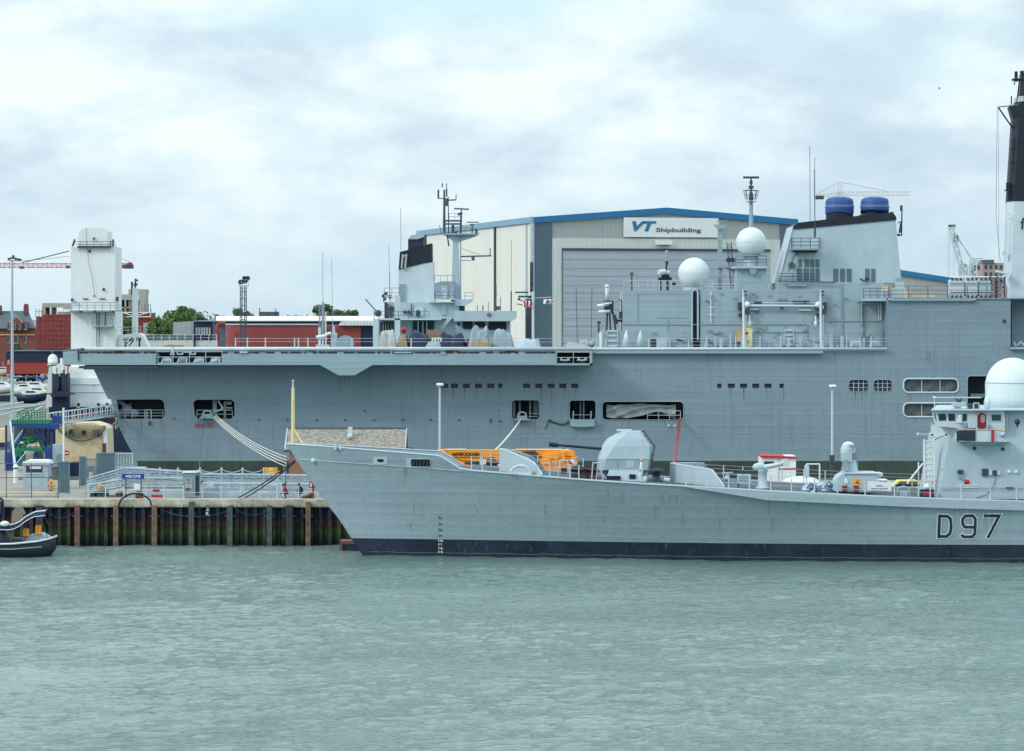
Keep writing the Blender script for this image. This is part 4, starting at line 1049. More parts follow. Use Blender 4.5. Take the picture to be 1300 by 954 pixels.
# rounded frame beads
def bead(x0, y0, x1, y1, r, rad, mat, D=CD-.02):
    m = MB(); P = [W(x, y, D) for x, y in rr(x0, y0, x1, y1, r)]; m.path(P+[P[0]], rad, 6); return part('opening_frame', mat, m)
bead(*long_[0], 6, .10, 'lgrey'); bead(*long_[1], 6, .10, 'lgrey')
for g_ in grids: bead(*g_, 5, .03, 'sponson')
bead(649.5,508,685,533,4,.05,'sponson'); bead(722.8,508.3,756.5,533,4,.05,'sponson'); bead(764.5,510,868,533.5,5,.05,'sponson'); bead(1228,477.5,1340,552,4,.05,'sponson')
netm = flat('grey_netting', c(104,106,112), .9, 0, .25)
for x0, y0, x1, y1 in long_:
    m = MB(); rows_ = []
    for j in range(5):
        rows_.append([W(x0+(x1-x0)*i/40, y0+(y1-y0)*j/4, CD+.45+.22*math.sin(i*.8+j*1.9)*math.sin(i*.13*3.1+j)) for i in range(41)])
    m.rings(rows_, cap=False, closed=False); part('net_screen', netm, m, smooth=True)
    m = MB()
    for k in range(1, 3): m.pt(x0+(x1-x0)*k/3, y0, x0+(x1-x0)*k/3, y1, CD+.1, .05)
    part('screen_bar', 'dgrey', m)
for x0, y0, x1, y1 in grids:
    m = MB(); m.pb(x0,y0,x1,y1,CD+.33,.02); part('window', 'dark', m)
    m = MB()
    for k in range(1, 4): m.pt(x0+(x1-x0)*k/4, y0, x0+(x1-x0)*k/4, y1, CD+.12, .04)
    for k in range(1, 3): m.pt(x0, y0+(y1-y0)*k/3, x1, y0+(y1-y0)*k/3, CD+.12, .03)
    part('window_grid', 'dgrey', m)
for x, w_ in ports:
    m = MB(); m.pb(x,487.3,x+w_,492.8,CD+.3,.03); part('window', 'dark', m)
m = MB(); m.pb(1232,500,1262,505,CD+2,.4).pb(1228,520,1300,521,CD+1,.1); part('hangar_fitting', 'dgrey2', m)
# small hull fittings
m = MB()
for px, py in ((365,533),(402,533.5),(438,533.5),(475,533.5),(512,533.5),(547,533.5),(583,533.5),(623,533),(221,531.5),(463,522),(329,533),(635,535)): m.tube(W(px,py,CD), W(px,py,CD-.12), .1, 8)
part('hull_scuttle', 'dark', m)
m = MB(); m.sph(W(849,541,CD-.1),.15,8,6); m.sph(W(857,541,CD-.1),.15,8,6); part('discharge', 'lgrey', m)
m = MB(); m.pt(190,535,190,540,CD-.1,.12); m.pt(623,532,623,537,CD-.05,.07); m.tube(W(1137.5,598,CD-.03), W(1137.5,598,CD-.1), .12, 8); part('overboard_pipe', 'dark', m)
m = MB(); m.pb(1273,406,1277,410,CD-.06,.07); part('scuttle', 'dark', m)
r_ = text('nameplate', 'INVINCIBLE', 'red', cv, WX(248,CD), WX(271,CD), WZ(543,CD), WZ(537.5,CD), CD-.05, bold=.0)
# welded strakes along the hull
m = MB()
for py, xa_, xb_ in ((478,900,1226),(486,560,748),(551,330,1180)): m.pb(xa_,py,xb_,py+.5,CD-.015,.02)
part('weld_seam', 'carrier', m)
rnd = random.Random(31); st1 = flat('rust_run', c(116,112,104), .8, 0, .2); st2 = flat('grime_run', c(92,110,120), .8, 0, .2); m = MB(); m2_ = MB()
for px, py in [(x_+w__/2, 493) for x_, w__ in ports]+[(149,532.5),(178,533),(206,532.5),(252,533),(290,533),(655,534),(680,533.5),(770,534.5),(800,534.5),(845,534.5),(1085,498),(1096,498),(1116,498),(1126,498),(1155,500),(1185,500),(1210,500),(1160,531),(440,478),(330,465),(560,465),(640,465),(700,465),(1000,451),(900,451),(1060,448),(1180,446)]:
    for k in range(rnd.choice([1,1,2])):
        x_ = px+rnd.uniform(-3,3); ln = rnd.uniform(4,26); wd_ = rnd.uniform(.25,.7); q = (m if rnd.random() < .45 else m2_)
        q.face([W(x_-wd_, py, CD-.012), W(x_+wd_, py, CD-.012), W(x_+rnd.uniform(-.3,.6), py+ln, CD-.012)])
part('rust_stain', st1, m); part('grime_stain', st2, m2_)
# ------------------------------------------------ flight deck and edge sponson
ZD = 14.55
m = MB(); m.box(WX(78,322), WX(752,322), 322.6, 325.2, ZD-.3, ZD-.02); m.box(WX(80,323), 130, 325.2, 352, ZD-.5, ZD); part('flight_deck', paint('deck_coating', c(96,104,108), .9, .15, .2), m)
SD = 321.0
m = MB(); m.pp([(80,447),(98,446),(98,463.5),(80,463)], SD, 30); part('stern_platform', 'sponson', m)
m = MB(); m.pp([(98,449.5),(199,449.5),(199,463.6),(98,463.6)], SD, 4); m.pp([(282,449.5),(706,449.5),(706,463.6),(473,463.6),(450,476.8),(430,476.8),(406,463.6),(282,463.6)], SD, 4)
m.pp([(199,460.8),(282,460.8),(282,463.6),(199,463.6)], SD, 4); m.pp([(706,461.5),(752,461.5),(752,464),(706,464)], SD, 4); m.pb(749,446,752,464,SD,4); m.pb(198,449.5,199.3,463,SD,3.9)
part('deck_edge_sponson', 'sponson', m)
m = MB(); m.pb(706,446,749,447,SD+.2,3).pb(704.8,446,706.5,464,SD-.05,4); part('sponson_frame', 'sponson', m)
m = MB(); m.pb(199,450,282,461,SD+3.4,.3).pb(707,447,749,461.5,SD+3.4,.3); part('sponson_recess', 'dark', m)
m = MB(); m.pb(100,465,200,468,SD+2.2,1.7).pb(106,467,162,469.4,SD+3,1); part('sponson_knee', 'carrier', m)
# bright deck edge pipe
m = MB(); m.pt(108,443,752,443,SD+.3,.19,n=10); m.pt(752,443,1126,443,CD-.35,.17); part('deck_edge_pipe', 'lgrey', m, smooth=True)
m = MB(); m.pt(1283,443,1500,443,CD-.2,.17); m.pb(752,445.5,1045,449,CD-.6,.6); part('deck_edge_ledge', 'sponson', m)
m = MB()
rnd = random.Random(3)
x = 112
while x < 700:
    w_ = rnd.choice([.6,1,2.5,5,8]); h_ = rnd.choice([1.2,2,3,4])
    if not (198 < x < 284): m.pb(x, 449.6-h_, x+w_, 449.8, SD+rnd.uniform(.2,.8), rnd.uniform(.2,.8))
    x += w_+rnd.choice([2,5,9,14])
part('catwalk_fitting', 'dgrey2', m)
cpb('cord', 'catwalk_locker', [(565,445,583,448.8),(145,445.5,157,448.5),(641,445.5,655,448.6),(392,445,398,447.6)], SD+.6, .5)
cpb('lgrey', 'catwalk_tray', [(500,447.3,522,448.2),(304,446.5,314,448.3),(560,448.3,566,449.3)], SD-.15, .5)
m = MB(); m.pt(99.5,443,99.5,458,SD-.1,.08); m.pb(98.8,452,100.3,457,SD-.15,.2); m.pt(103,443,106,444.5,SD+.2,.15); part('stern_ladder', 'dark', m)
# liferaft cradles in the recess: each a cradle with its canister
for i, px in enumerate((203,223,244,265)):
    m = MB(); P = [(px+2,461),(px+4,455.5),(px+6,454.5),(px+13,455),(px+15,456),(px+13.5,461)]
    m.path([W(x_,y_,SD+.2) for x_, y_ in P], .07, 6); m.path([W(x_,y_,SD+1.4) for x_, y_ in P], .07, 6); part('raft_cradle', 'rail', m)
    m = MB(); m.pt(px+3,458.5,px+14,458,SD+1.0,.24,n=10); part('raft_canister', 'lgrey' if i != 1 else 'dgrey2', m, smooth=True)
m = MB(); m.rail([W(199,461,SD+.05), W(282,461,SD+.05)], 1.25, 1.8, .035, 2); part('recess_rail', 'rail', m)
m = MB(); m.path([W(225,443,SD+.4),W(225,450,SD+.4),W(232,450,SD+.4),W(232,443,SD+.4)], .08, 6); m.path([W(242,446,SD+.4),W(242,450,SD+.4),W(248,450,SD+.4),W(248,446,SD+.4)], .08, 6); m.pb(234,446,240,448,SD+.3,.4); m.pt(218,441,221,451,SD+.2,.1); m.pt(221,441,217,451,SD+.2,.1); part('davit_fitting', 'lgrey', m)
for px in (711,733):
    m = MB(); P = [(px,458.5),(px+2,454),(px+2.5,457.5),(px+10,457.5),(px+10,454),(px+12,458)]
    m.path([W(x_,y_,SD+.3) for x_, y_ in P], .08, 6); part('raft_cradle', 'lgrey', m)
    m = MB(); m.pt(px+2,459.5,px+10,459.5,SD+1.0,.2,n=10); part('raft_canister', 'dark', m)
m = MB(); m.rail([W(707,461,SD+.05), W(749,461,SD+.05)], 1.15, 1.5, .03, 2); part('recess_rail', 'rail', m)
# flight deck edge stanchions and nets
m = MB()
for px in list(range(118,170,9)): m.pt(px,443,px,430,SD+1,.05)
m.pt(118,437,166,437,SD+1,.025); m.pt(118,430.5,166,430.5,SD+1,.025)
for px in (299,314,337,374,379,391,447,522,557): m.pt(px,443,px,429 if px < 460 else 430,SD+1,.07)
m.pt(299,434,447,434,SD+1,.02); m.pt(299,430,447,430,SD+1,.02); m.pt(447,434,757,434.5,SD+1,.02); m.pt(447,430,757,430,SD+1,.02)
for px in (684,705,757): m.pt(px,443,px,430,SD+1,.05)
part('deck_rail', 'rail', m)
m = MB()
for px in (769,795,824,850,874,908,934,965,991,1016,1075,1092,1106): m.pt(px,443,px,427 if px > 880 else 430,CD,.06)
m.pt(760,434,1125,434,CD,.02); m.pt(760,430,1125,430,CD,.02); m.pt(760,438.5,1125,438.5,CD,.02)
part('deck_rail', 'rail', m)
# ------------------------------------------------ island
ID = 328.4
def ip(pts, mat, dep=9, D=ID, name='island_block', sm=False):
    m = MB(); m.pp(pts, D, dep); return part(name, mat, m)
ip([(761,443.5),(761,421.5),(791,421.5),(791,443.5)], 'island', 8)
ip([(791,443.5),(791,369),(878,369),(878,443.5)], 'island', 10)
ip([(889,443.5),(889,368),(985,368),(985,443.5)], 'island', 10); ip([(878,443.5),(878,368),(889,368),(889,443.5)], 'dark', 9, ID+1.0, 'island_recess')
ip([(985,443.5),(985,359.5),(1122,359.5),(1122,379),(1127,379),(1127,443.5)], 'island', 10, ID-.0)
ip([(935.5,368),(935.5,340.5),(973,340.5),(973,368)], 'island', 4, ID+.4, 'tower')
ip([(932,338.3),(974.5,338.3),(974.5,341),(932,341)], 'dgrey', 5, ID-.1, 'tower_platform')
m = MB(); m.pp([(950,341),(962,341),(958,349),(954,349)], ID, .5); part('platform_bracket', 'dgrey2', m)
# funnel casing
m = MB()
def fr(pts, y0, y1, ya, yb):
    pass
cas = [(988,359.5),(1006.6,287.7),(1006.6,287.7)]
m.pp([(988,359.6),(1006.8,287.5),(1136.7,273),(1144.5,359.6)], ID+.3, 8); part('funnel_casing', 'dgrey', m)
m = MB(); m.pp([(1006.8,287.8),(1013,283),(1060,277.5),(1133,269.5),(1138,276),(1138,279.5),(1008,291.5)], ID+.2, 8.2); part('funnel_top', 'black', m)
m = MB(); m.pt(988,359.5,1006.6,287.5,ID+.25,.07); part('casing_edge', 'lgrey', m)
for px, nm in ((1065.8,'l'),(1110.5,'r')):
    fx = WX(px, ID+4); zb, zt = WZ(282, ID+4), WZ(266, ID+4); rd = 17.4*(ID+4)/F; dy = 0 if nm == 'l' else 2.5
    fp = MB(); fp.lathe(fx, ID+4, [(rd,zb),(rd,WZ(262-dy*0,ID+4))], 28); fpo = part('exhaust_pipe', 'black', fp, smooth=False)
    off = 0.0 if nm == 'l' else -.0
    m = MB(); rings_ = []
    for zpy, k in ((271.5 if nm == 'l' else 267.5, 1.02),(270,1.05),(266,1.03),(262.8,1.07),(262,1.02),(257,1.02),(253.5,.97),(251.3,.75),(250.2,.45),(249.9,.02)):
        rings_.append([(fx+rd*k*math.cos(a)*(1+.012*math.sin(a*9+zpy)), ID+4+rd*k*math.sin(a), WZ(zpy+(1.1*math.sin(a*3+px) if zpy > 266.5 else 0), ID+4)) for a in [2*math.pi*i/40 for i in range(40)]])
    m.rings(rings_); part('exhaust_cover', 'blue', m, fpo, True)
    m = MB(); m.path([Vector((fx+rd*1.06*math.cos(a), ID+4+rd*1.06*math.sin(a), WZ(262.4,ID+4))) for a in [2*math.pi*i/24 for i in range(25)]], .05, 5); part('cover_lashing', flat('pale_blue_rope', c(130,160,200)), m, fpo)
m = MB(); m.lathe(WX(1097,ID+2.5), ID+3, [(.5,WZ(276,ID+2)),(.5,WZ(273,ID+2)),(.2,WZ(272,ID+2))], 12); m.box(WX(1136,ID),WX(1139,ID),ID+3,ID+4,WZ(275,ID),WZ(268,ID)); part('funnel_vent', 'dark', m)
# casing windows with frames
gl = flat('grey_louvre', c(92,110,122), .5)
def win(x0, y0, x1, y1, D, sk=0):
    m = MB(); m.pp([(x0+sk,y0),(x1+sk*.5,y0),(x1,y1),(x0,y1)], D-.05, .06); part('louvre', gl, m)
for k, (x0, x1) in enumerate(((1012.5,1018),(1020,1027),(1028.5,1034),(1035.5,1040.5))):
    win(x0+(1.5-k*.4 if k<2 else 0), 329.5, x1, 339.5, ID+.3); win(x0-(.8 if k==0 else 0), 341, x1, 357.5, ID+.3)
for x0 in (1058,1066.5,1075): win(x0,341.5,x0+6.2,358,ID+.3)
for x0 in (1098.5,1106): win(x0,341.5,x0+5.4,358,ID+.3)
m = MB(); m.pb(1005,316,1041,317.6,ID-2.0,2.6); part('balcony', 'dgrey2', m)
m = MB(); m.pp([(1007,317.6),(1039,317.6),(1036,321),(1010,321)], ID-.6, .9); part('balcony_shade_block', 'dark', m)  # dark block carrying the shadow under the balcony in its colour
m = MB(); m.rail([W(1005,316,ID+.2), W(1005,316,ID-2), W(1041,316,ID-2), W(1041,316,ID+.2)], 1.15, 1.0, .035, 3); part('balcony_rail', 'raild', m)
m = MB(); m.pb(1031,302,1038.5,315,ID-1.5,.8); part('balcony_locker', 'lgrey', m)
m = MB(); m.pt(1034.5,302,1034.5,289,ID-1.2,.12,n=8); m.pt(1034.5,289,1033.5,215,ID-1.2,.03); m.pt(1028.5,283,1028,186,ID+1,.035); m.pt(1034.8,289,1034.3,200,ID-1.2,.03); part('whip_antenna', 'raild', m)
m = MB(); m.rail([W(989,358,ID-.3), W(1040,358,ID-.3)], .9, 1.5, .03, 3); m.pt(988,357,1060,358.6,ID-.35,.08); m.tube(W(1005,337,ID+.2),W(1005,337,ID-.05),.35,14); m.pt(994,351,1012,351,ID-.1,.06); m.path([W(1001,346,ID),W(1008,325,ID),W(1014,322,ID)], .05,5); part('gallery_rail', 'raild', m)
for k in range(7):
    pass
m = MB(); m.pb(1000,360,1024,363.5,ID-.25,.25); m.pb(1138,353,1144,359,ID-.2,.3); part('gallery_box', 'dgrey2', m)
# radomes
def radome(px, py, rpx, D, base_py, flat_=-.75, neck=.62):
    x, z = WX(px,D), WZ(py,D); r = rpx*D/F
    m = MB(); m.sph((x,D,z), r, 36, 20, z0=flat_); part('radome', 'radome', m, smooth=True)
    m = MB(); m.lathe(x, D, [(r*neck,WZ(base_py,D)),(r*neck,z+r*flat_*.98)], 24); part('radome_base', 'dgrey', m)
    m = MB(); m.lathe(x, D, [(r*1.005,z-.04),(r*1.005,z+.04)], 36); part('radome_seam', 'lgrey', m)
radome(881, 347.5, 20.2, ID+3, 369, -.88, .7); radome(953.5, 308, 19.2, ID+3, 339, -.93, .5)
m = MB(); m.lathe(WX(953.5,ID+3), ID+3, [(19.3*.0872*.85,WZ(325.5,ID+3)),(19.3*.0872*.85,WZ(324.3,ID+3))], 28); part('radome_collar', 'dgrey2', m)
m = MB(); m.rail([W(934,338,ID), W(973,338,ID)], 1.1, 1.2, .035, 3); m.rail([W(934,338,ID), W(934,338,ID+4.5)], 1.1, 1.2, .03, 3); m.rail([W(973,338,ID), W(973,338,ID+4.5)], 1.1, 1.2, .03, 3); part('tower_rail', 'raild', m)
# radar mast behind the upper radome
m = MB(); m.pt(953.5,300,953.5,254,ID+5.5,.26,r2=.2,n=12); part('mast', 'sponson', m)
m = MB(); m.lathe(WX(953.5,ID+5.5), ID+5.5, [(.2,WZ(255,ID)),(.65,WZ(254,ID)),(.65,WZ(253.4,ID))], 16); part('mast_platform', 'dgrey2', m)
m = MB(); cxm = WX(953.5,ID+5.5); zz0 = WZ(253.5,ID+5.5)
for k in range(8):
    a = math.pi*2*k/8; a2 = math.pi*2*(k+1)/8
    p1 = Vector((cxm+.6*math.cos(a), ID+5.5+.6*math.sin(a), zz0)); p2 = Vector((cxm+.85*math.cos(a), ID+5.5+.85*math.sin(a), zz0+1.0)); q2 = Vector((cxm+.85*math.cos(a2), ID+5.5+.85*math.sin(a2), zz0+1.0))
    m.tube(p1,p2,.035,5); m.tube(p2,q2,.035,5); m.tube(p1.lerp(p2,.5), Vector((cxm+.72*math.cos(a2), ID+5.5+.72*math.sin(a2), zz0+.5)), .02, 4)
part('mast_cage', 'raild', m)
m = MB(); m.pt(953.5,254,953.5,244,ID+5.5,.3,r2=.18,n=10); m.pt(953.5,244,953.5,226,ID+5.5,.1); m.pt(953.5,240,953.5,236,ID+5.5,.28); m.pt(953.5,234,953.5,230,ID+5.5,.18)
for dx in (-10,-5.5,0,5.5,10): pass
m.pt(943.5,225.5,963.5,225.5,ID+5.5,.12)
for dx in (-9,-6,-3,3,6,9): m.pt(953.5+dx,227.3,953.5+dx,223.8,ID+5.5,.05)
part('aerial', 'dark', m)
# slim post with a square head
m = MB(); m.box(WX(911.5,ID+5),WX(917,ID+5),ID+5,ID+5.5,WZ(369,ID+5),WZ(287,ID+5)); m.pp([(907,285.5),(923,285.5),(920,288),(916.5,291.5),(912,291.5),(909.5,288)], ID+4.7, 1); m.pt(913.5,285,913.5,281.5,ID+5,.1); m.pt(907.5,281.5,924,281,ID+5,.03); part('signal_post', 'sponson', m)
m = MB(); m.pp([(911,338.3),(936,338.3),(936,340.5),(911,340.5)], ID+4.5, 1.2).pp([(920,340.5),(935,340.5),(935,347.5)], ID+5, .3); part('post_brace', 'dgrey2', m)
m = MB(); m.lattice(W(931,366,ID+6), W(925.5,308,ID+6), .5, .03, .6); m.pb(922,328,933,333,ID+6,.4); part('lattice_post', 'raild', m)
# fire-control director
m = MB(); m.pb(836,352.5,853,356,ID+3,1.2).pb(840,349,850,353,ID+3,1).pb(838,356,840,369,ID+3,.3).pb(846,356,849,369,ID+3,.3).pb(853,359,858,362.5,ID+3,.5); m.pt(844,350,847,333,ID+3.4,.12); m.sph(W(846.5,333,ID+3.4),.2,8,6); part('director', 'black', m)
m = MB(); m.tube(W(836.5,346,ID+2.6), W(844,345,ID+3), .26, 12, .3); m.sph(W(848,346.5,ID+3.2),.25,8,6); part('director_head', 'lgrey', m)
m = MB(); m.pt(846.5,332,846.5,318,ID+3.4,.18); part('director_mast', 'dgrey2', m)
m = MB(); m.pt(802,369,802,348,ID+1,.09); m.pb(800,346,804,350,ID+.9,.25); part('lamp_post', 'raild', m)
m = MB(); m.rail([W(792,369,ID), W(868,369,ID)], 1.05, 1.4, .03, 2); m.rail([W(889,368,ID), W(934,368,ID)], .6, 1.4, .03, 2); m.rail([W(792,369,ID+9.5), W(905,369,ID+9.5)], 1.05, 1.6, .03, 2); part('roof_rail', 'rail', m)
# aft gun/sensor cluster on the low aft block
m = MB(); m.pt(770.5,383,770.5,366,ID+2,.2,n=10); m.sph(W(770.5,364,ID+2),.27,12,8,sz=.9); part('sensor_post', 'lgrey', m, smooth=True)
m = MB(); m.pt(758,388.5,773,387,ID+1.8,.17,n=10); m.pt(760,396,775,395.5,ID+1.8,.17,n=10); m.pt(767,386,777,385,ID+1.5,.12); part('sensor_barrel', 'white', m, smooth=True)
m = MB(); m.pb(767,382,779,398,ID+1.9,.8); m.pt(771,398,770,421,ID+2,.13); m.pt(778,397,782,421,ID+2,.12); m.pt(774,398,775,421,ID+2.6,.1); m.pt(768,384,779,383,ID+1.7,.1); m.pt(780,400,783,412,ID+1.9,.18); m.pb(781,406,790,409,ID+1.9,.3); m.pt(789,421,789,381,ID+1.6,.05); m.pt(789,382,785,380,ID+1.6,.06); m.pb(786,396,790.5,405,ID+1.6,.3); m.pt(758,409,763,410,ID+1.2,.12); m.pt(760,408,760,423,ID+1.2,.1); part('sensor_mount', 'dark', m)
m = MB(); m.pt(763,443,763,422,ID-.4,.17,n=8); part('pillar', 'white', m)
# ladder of rungs on the low block
def rungs(x0, y0, x1, y1, n, D=ID, mat='lgrey'):
    m = MB(); m.path([W(x,y,D-.12) for x, y in rr(x0,y0,x1,y1,2)], .04, 5)
    for i in range(n): yy = y0+1.5+(y1-y0-3)*i/(n-1); m.pb(x0+1.2,yy-.9,x1-1.2,yy+.9,D-.15,.15)
    return part('rung_panel', mat, m)
rungs(770.5,419,784,440.5,4); rungs(996.5,418,1007.5,439,4)
# white cones on deck: ventilator covers
for i, px in enumerate((795,813)):
    m = MB(); x = WX(px, ID-1.2); m.lathe(x, ID-1.2, [(6.2*.0862,WZ(440.5,ID-1.2)),(.05,WZ(419.5,ID-1.2))], 18)
    tag(m.build('deck_cone', 'lgrey', None, True), ['white conical cover on the carrier deck nearest the rung ladder','white conical cover on the carrier deck second from the rung ladder'][i], 'cone', 'white cones on the carrier deck')
# wall greebles: pipes, cabinets, hatches
m = MB()
for a_ in ((791,412,889,412.5),(889,412.3,1024,412),(1030,410,1040,410),(1052,408,1125,408)): m.pt(*a_, ID-.06, .045)
m.pt(1068.5,360,1069.5,425,ID-.08,.08); m.pt(1094,386,1093.5,414,ID-.08,.06); m.pt(956,422,1024,422,ID-.08,.04); m.path([W(966,443,ID-.08),W(966,423,ID-.08)],.04,5); m.path([W(997,412,ID-.08),W(997,418,ID-.08)],.04,5); m.path([W(1025,412,ID-.08),W(1025,432,ID-.08),W(1040,434,ID-.08)],.04,5)
m.pt(848,405,848,420,ID-.05,.04); m.pt(810,373,810,411,ID-.03,.03); m.pb(808,373,874,373.6,ID-.03,.04); m.pb(833,403,874,404,ID-.03,.04)
part('pipework', 'dgrey2', m)
m = MB(); m.pt(902.5,371,902.5,410,ID-.12,.06); 
for py in (380,391,400): m.pt(899,py,906,py,ID-.12,.04)
m.pt(1118,385,1118,407,ID-.12,.06); m.pt(1115,407,1120,407,ID-.12,.05); m.pt(1116,396,1121,396,ID-.12,.04); part('wall_aerial', 'white', m)
m = MB(); rnd = random.Random(11)
for bx in ((906,421,911,424),(899,418,902,421),(860,427,871,433),(984,420,987,424),(964,415,966,417),(969,414,972,419),(1091,423,1096,428),(1098,424,1104,428),(829,421,832,424)): m.pb(*bx, ID-.25, .25)
for i in range(46):
    px = rnd.uniform(893,1090); py = rnd.choice([rnd.uniform(371,385), rnd.uniform(400,441), rnd.uniform(415,441)]); w_ = rnd.uniform(1,4); h_ = rnd.uniform(1,4)
    if 935 < px < 950 or 1035 < px < 1048: continue
    m.pb(px, py, px+w_, py+h_, ID-rnd.uniform(.08,.35), .4)
part('wall_fitting', 'dgrey2', m)
m = MB(); rnd = random.Random(5)
for i in range(22):
    px = rnd.uniform(893,1120); py = rnd.uniform(424,441); m.pb(px, py, px+rnd.uniform(1,5), 442, ID-rnd.uniform(.4,1), .4)
part('deck_locker', 'dgrey', m)
cpb('cord', 'vent_grille', [(826,431,833,442)], ID-.2, .2)
m = MB(); m.pp(rr(826,430.5,833,442,3), ID-.35, .3); part('fan', 'dark', m)
m = MB(); m.pp(rr(833.5,429,848,441.5,1), ID-.9, .8); m.pt(836,441,846,434,ID-.95,.05); m.tube(W(842,436.5,ID-.95), W(842,436.5,ID-.85), .42, 16); part('winch_housing', 'dgrey', m)
m = MB(); m.pb(859,428,872,432,ID-.6,.5).pb(861,434,877,438,ID-.5,.4).pb(857,438,880,441,ID-.5,.4); m.pt(858,429,872,433,ID-.7,.12); part('winch', 'dgrey2', m)
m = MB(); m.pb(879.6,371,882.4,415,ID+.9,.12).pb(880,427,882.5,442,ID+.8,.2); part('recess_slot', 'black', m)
m = MB(); m.path([W(878.6,443,ID-.1),W(878.6,371,ID-.1),W(881,368,ID-.1),W(884,368,ID-.1),W(886,371,ID-.1),W(886,432,ID-.1)], .1, 8); part('recess_frame', 'dgrey', m)
# boat davits
for i, px in enumerate((944.5, 1042.5)):
    r = cv
    m = MB(); m.path([W(px-1,368,ID-.5), W(px-1,377,ID-.5), W(px-.5,400,ID-.9), W(px,443,ID-1.8)], .14, 8); m.path([W(px+2.3,388,ID-.5), W(px+2.6,443,ID-1.4)], .09, 8); dv = part('davit', 'lgrey', m)
    m = MB()
    for s_ in (-1,1):
        m.pb(px+s_*5-2.4,384,px+s_*5+2.4,393,ID-.5,.5); m.pt(px-3,370,px+3.5,370.5,ID-.5,.1)
    m.pb(px-6.5,398,px-1.5,402,ID-.5,.5); m.tube(W(px+3.5,396,ID-.8), W(px+3.5,396,ID-.3), .32, 12); m.pb(px+1,392,px+5,399,ID-.5,.4); m.pb(px-3,374,px+4,375.5,ID-.5,.3)
    part('davit_winch', 'dark', m, dv)
    m = MB(); m.pt(px+ (7 if i == 0 else -7),401,px+(7 if i == 0 else -7),415,ID-.5,.1); m.sph(W(px+(7 if i==0 else -7),411,ID-.5),.22,10,8,sz=1.5); m.sph(W(px+(4 if i==0 else -4),387,ID-.5),.35,10,8); part('davit_hook', 'white', m, dv)
m = MB(); m.pt(952,388.3,1035,388.8,ID-.45,.13,n=8); m.pt(952,384.5,1035,384.8,ID-.3,.05); m.pt(948,393,962,393,ID-.3,.1); m.pt(1014,394,1030,394,ID-.3,.1); part('davit_beam', 'lgrey', m)
cpb('dark', 'beam_clamp', [(957,383,967,385),(1006,382,1028,384),(1021,383.5,1023,388),(1016,392.5,1019,395),(990,390.5,995,391.5),(960,395,964,397)], ID-.35, .3)
cpb('tan', 'stores_box', [(935.5,420,942,434)], ID-.8, .7); 
m = MB(); m.pp(rr(942.5,416.5,955,441,3), ID-1.2, .8); part('life_raft_case', 'cream', m)
cpb('cord', 'case_handle', [(946.5,422,949.5,424.5),(948,433,950,435.5)], ID-1.25, .06)
# right-hand recess of the island wall with a platform
m = MB(); m.pb(1096,379,1128,382.5,ID-2.2,2.4).pb(1121,370,1128,380,ID-2,2); part('side_platform', 'dgrey', m)
m = MB(); m.rail([W(1096,379,ID-2.2), W(1131,379,ID-2.2)], 1.1, .8, .03, 3); part('platform_rail', 'raild', m)
m = MB(); m.pb(1097,384,1117,386,ID-.3,.3); m.pb(1117.5,384,1126.5,443,ID-.05,.06); m.pt(1094,385,1094,413,ID-.3,.06); part('recess_shadow_box', 'dgrey2', m)
m = MB(); m.pt(1115.5,385,1115.5,406,ID-.2,.05); m.pt(1118.5,385,1118.5,406,ID-.2,.05)
for py in (390,395,400,406): m.pt(1115.5,py,1118.5,py,ID-.2,.03)
part('wall_ladder', 'white', m)
m = MB()
for px in (1081,1105): m.path([W(px,440,ID-2),W(px+1,434,ID-2),W(px+10,434,ID-2),W(px+12,438,ID-2)],.1,6); m.pt(px+1,438,px+11,438,ID-1.6,.25,n=10)
part('raft_cradle', 'lgrey', m)
m = MB(); m.pb(1122,418,1126,443,ID-.4,.3); part('door_edge', 'dark', m)
m = MB(); m.pt(1097,377,1097,425,ID-.1,.03); m.path([W(1091,425,ID-.1),W(1097,423,ID-.1)],.05,5); part('wall_cable', 'dark', m)
# upper deck over the flush wall
m = MB(); m.box(WX(1127,CD), 60, CD-.15, CD+17, WZ(380,CD), WZ(378.6,CD)); part('upper_deck', 'carrier', m)
m = MB(); m.rail([W(1128,379,CD), W(1278,379,CD)], 1.35, 2.0, .035, 3, .06); part('upper_rail', flat('rusty_rail', c(120,98,90)), m)
m = MB()
for px in (1131,1152,1173,1194,1213,1235): m.pt(px-4,381,px+4,381,CD-.2,.12)
m.pb(1131,380,1236,382.4,CD-.3,.3); part('wall_ledge', 'dgrey2', m)
m = MB(); m.pb(1120,364,1129,371,ID-1,.8); m.pb(1149,370,1153,378,CD+1,.5); m.pb(1157,375,1187,377,CD+2,.5); part('upper_locker', 'beige', m)
m = MB(); m.pb(1128,366,1150,378,CD+1.5,2); m.pb(1137,358,1148,370,CD+2.5,2); part('upper_house', 'dgrey', m)
# canister racks and lattice framework
for i, (x0, x1) in enumerate(((1206,1224),(1226,1241),(1243,1258))):
    m = MB(); m.pp(rr(x0,355,x1,376.5,3), CD+1.2, 1.5); part('canister', 'lgrey' if i < 2 else 'dgrey', m)
    m = MB()
    for k in range(3): m.pb(x0+2+k*5.4,353.2,x0+4.4+k*5.4,356,CD+1.1,.4).pb(x0+2+k*5.4,375,x0+4.4+k*5.4,378.5,CD+1.1,.4)
    m.pb(x0,360,x1,360.8,CD+1.15,.1).pb(x0,371,x1,371.8,CD+1.15,.1); part('canister_clamp', 'dark', m)
m = MB(); m.lattice(W(1261,379,CD+2), W(1261,351,CD+2), .8, .05, .6); m.lattice(W(1270,379,CD+2), W(1270,351,CD+2), .9, .05, .6)
for px in (1258,1266,1275): m.pt(px,379,px,352,CD+1.5,.05)
part('framework', 'raild', m)
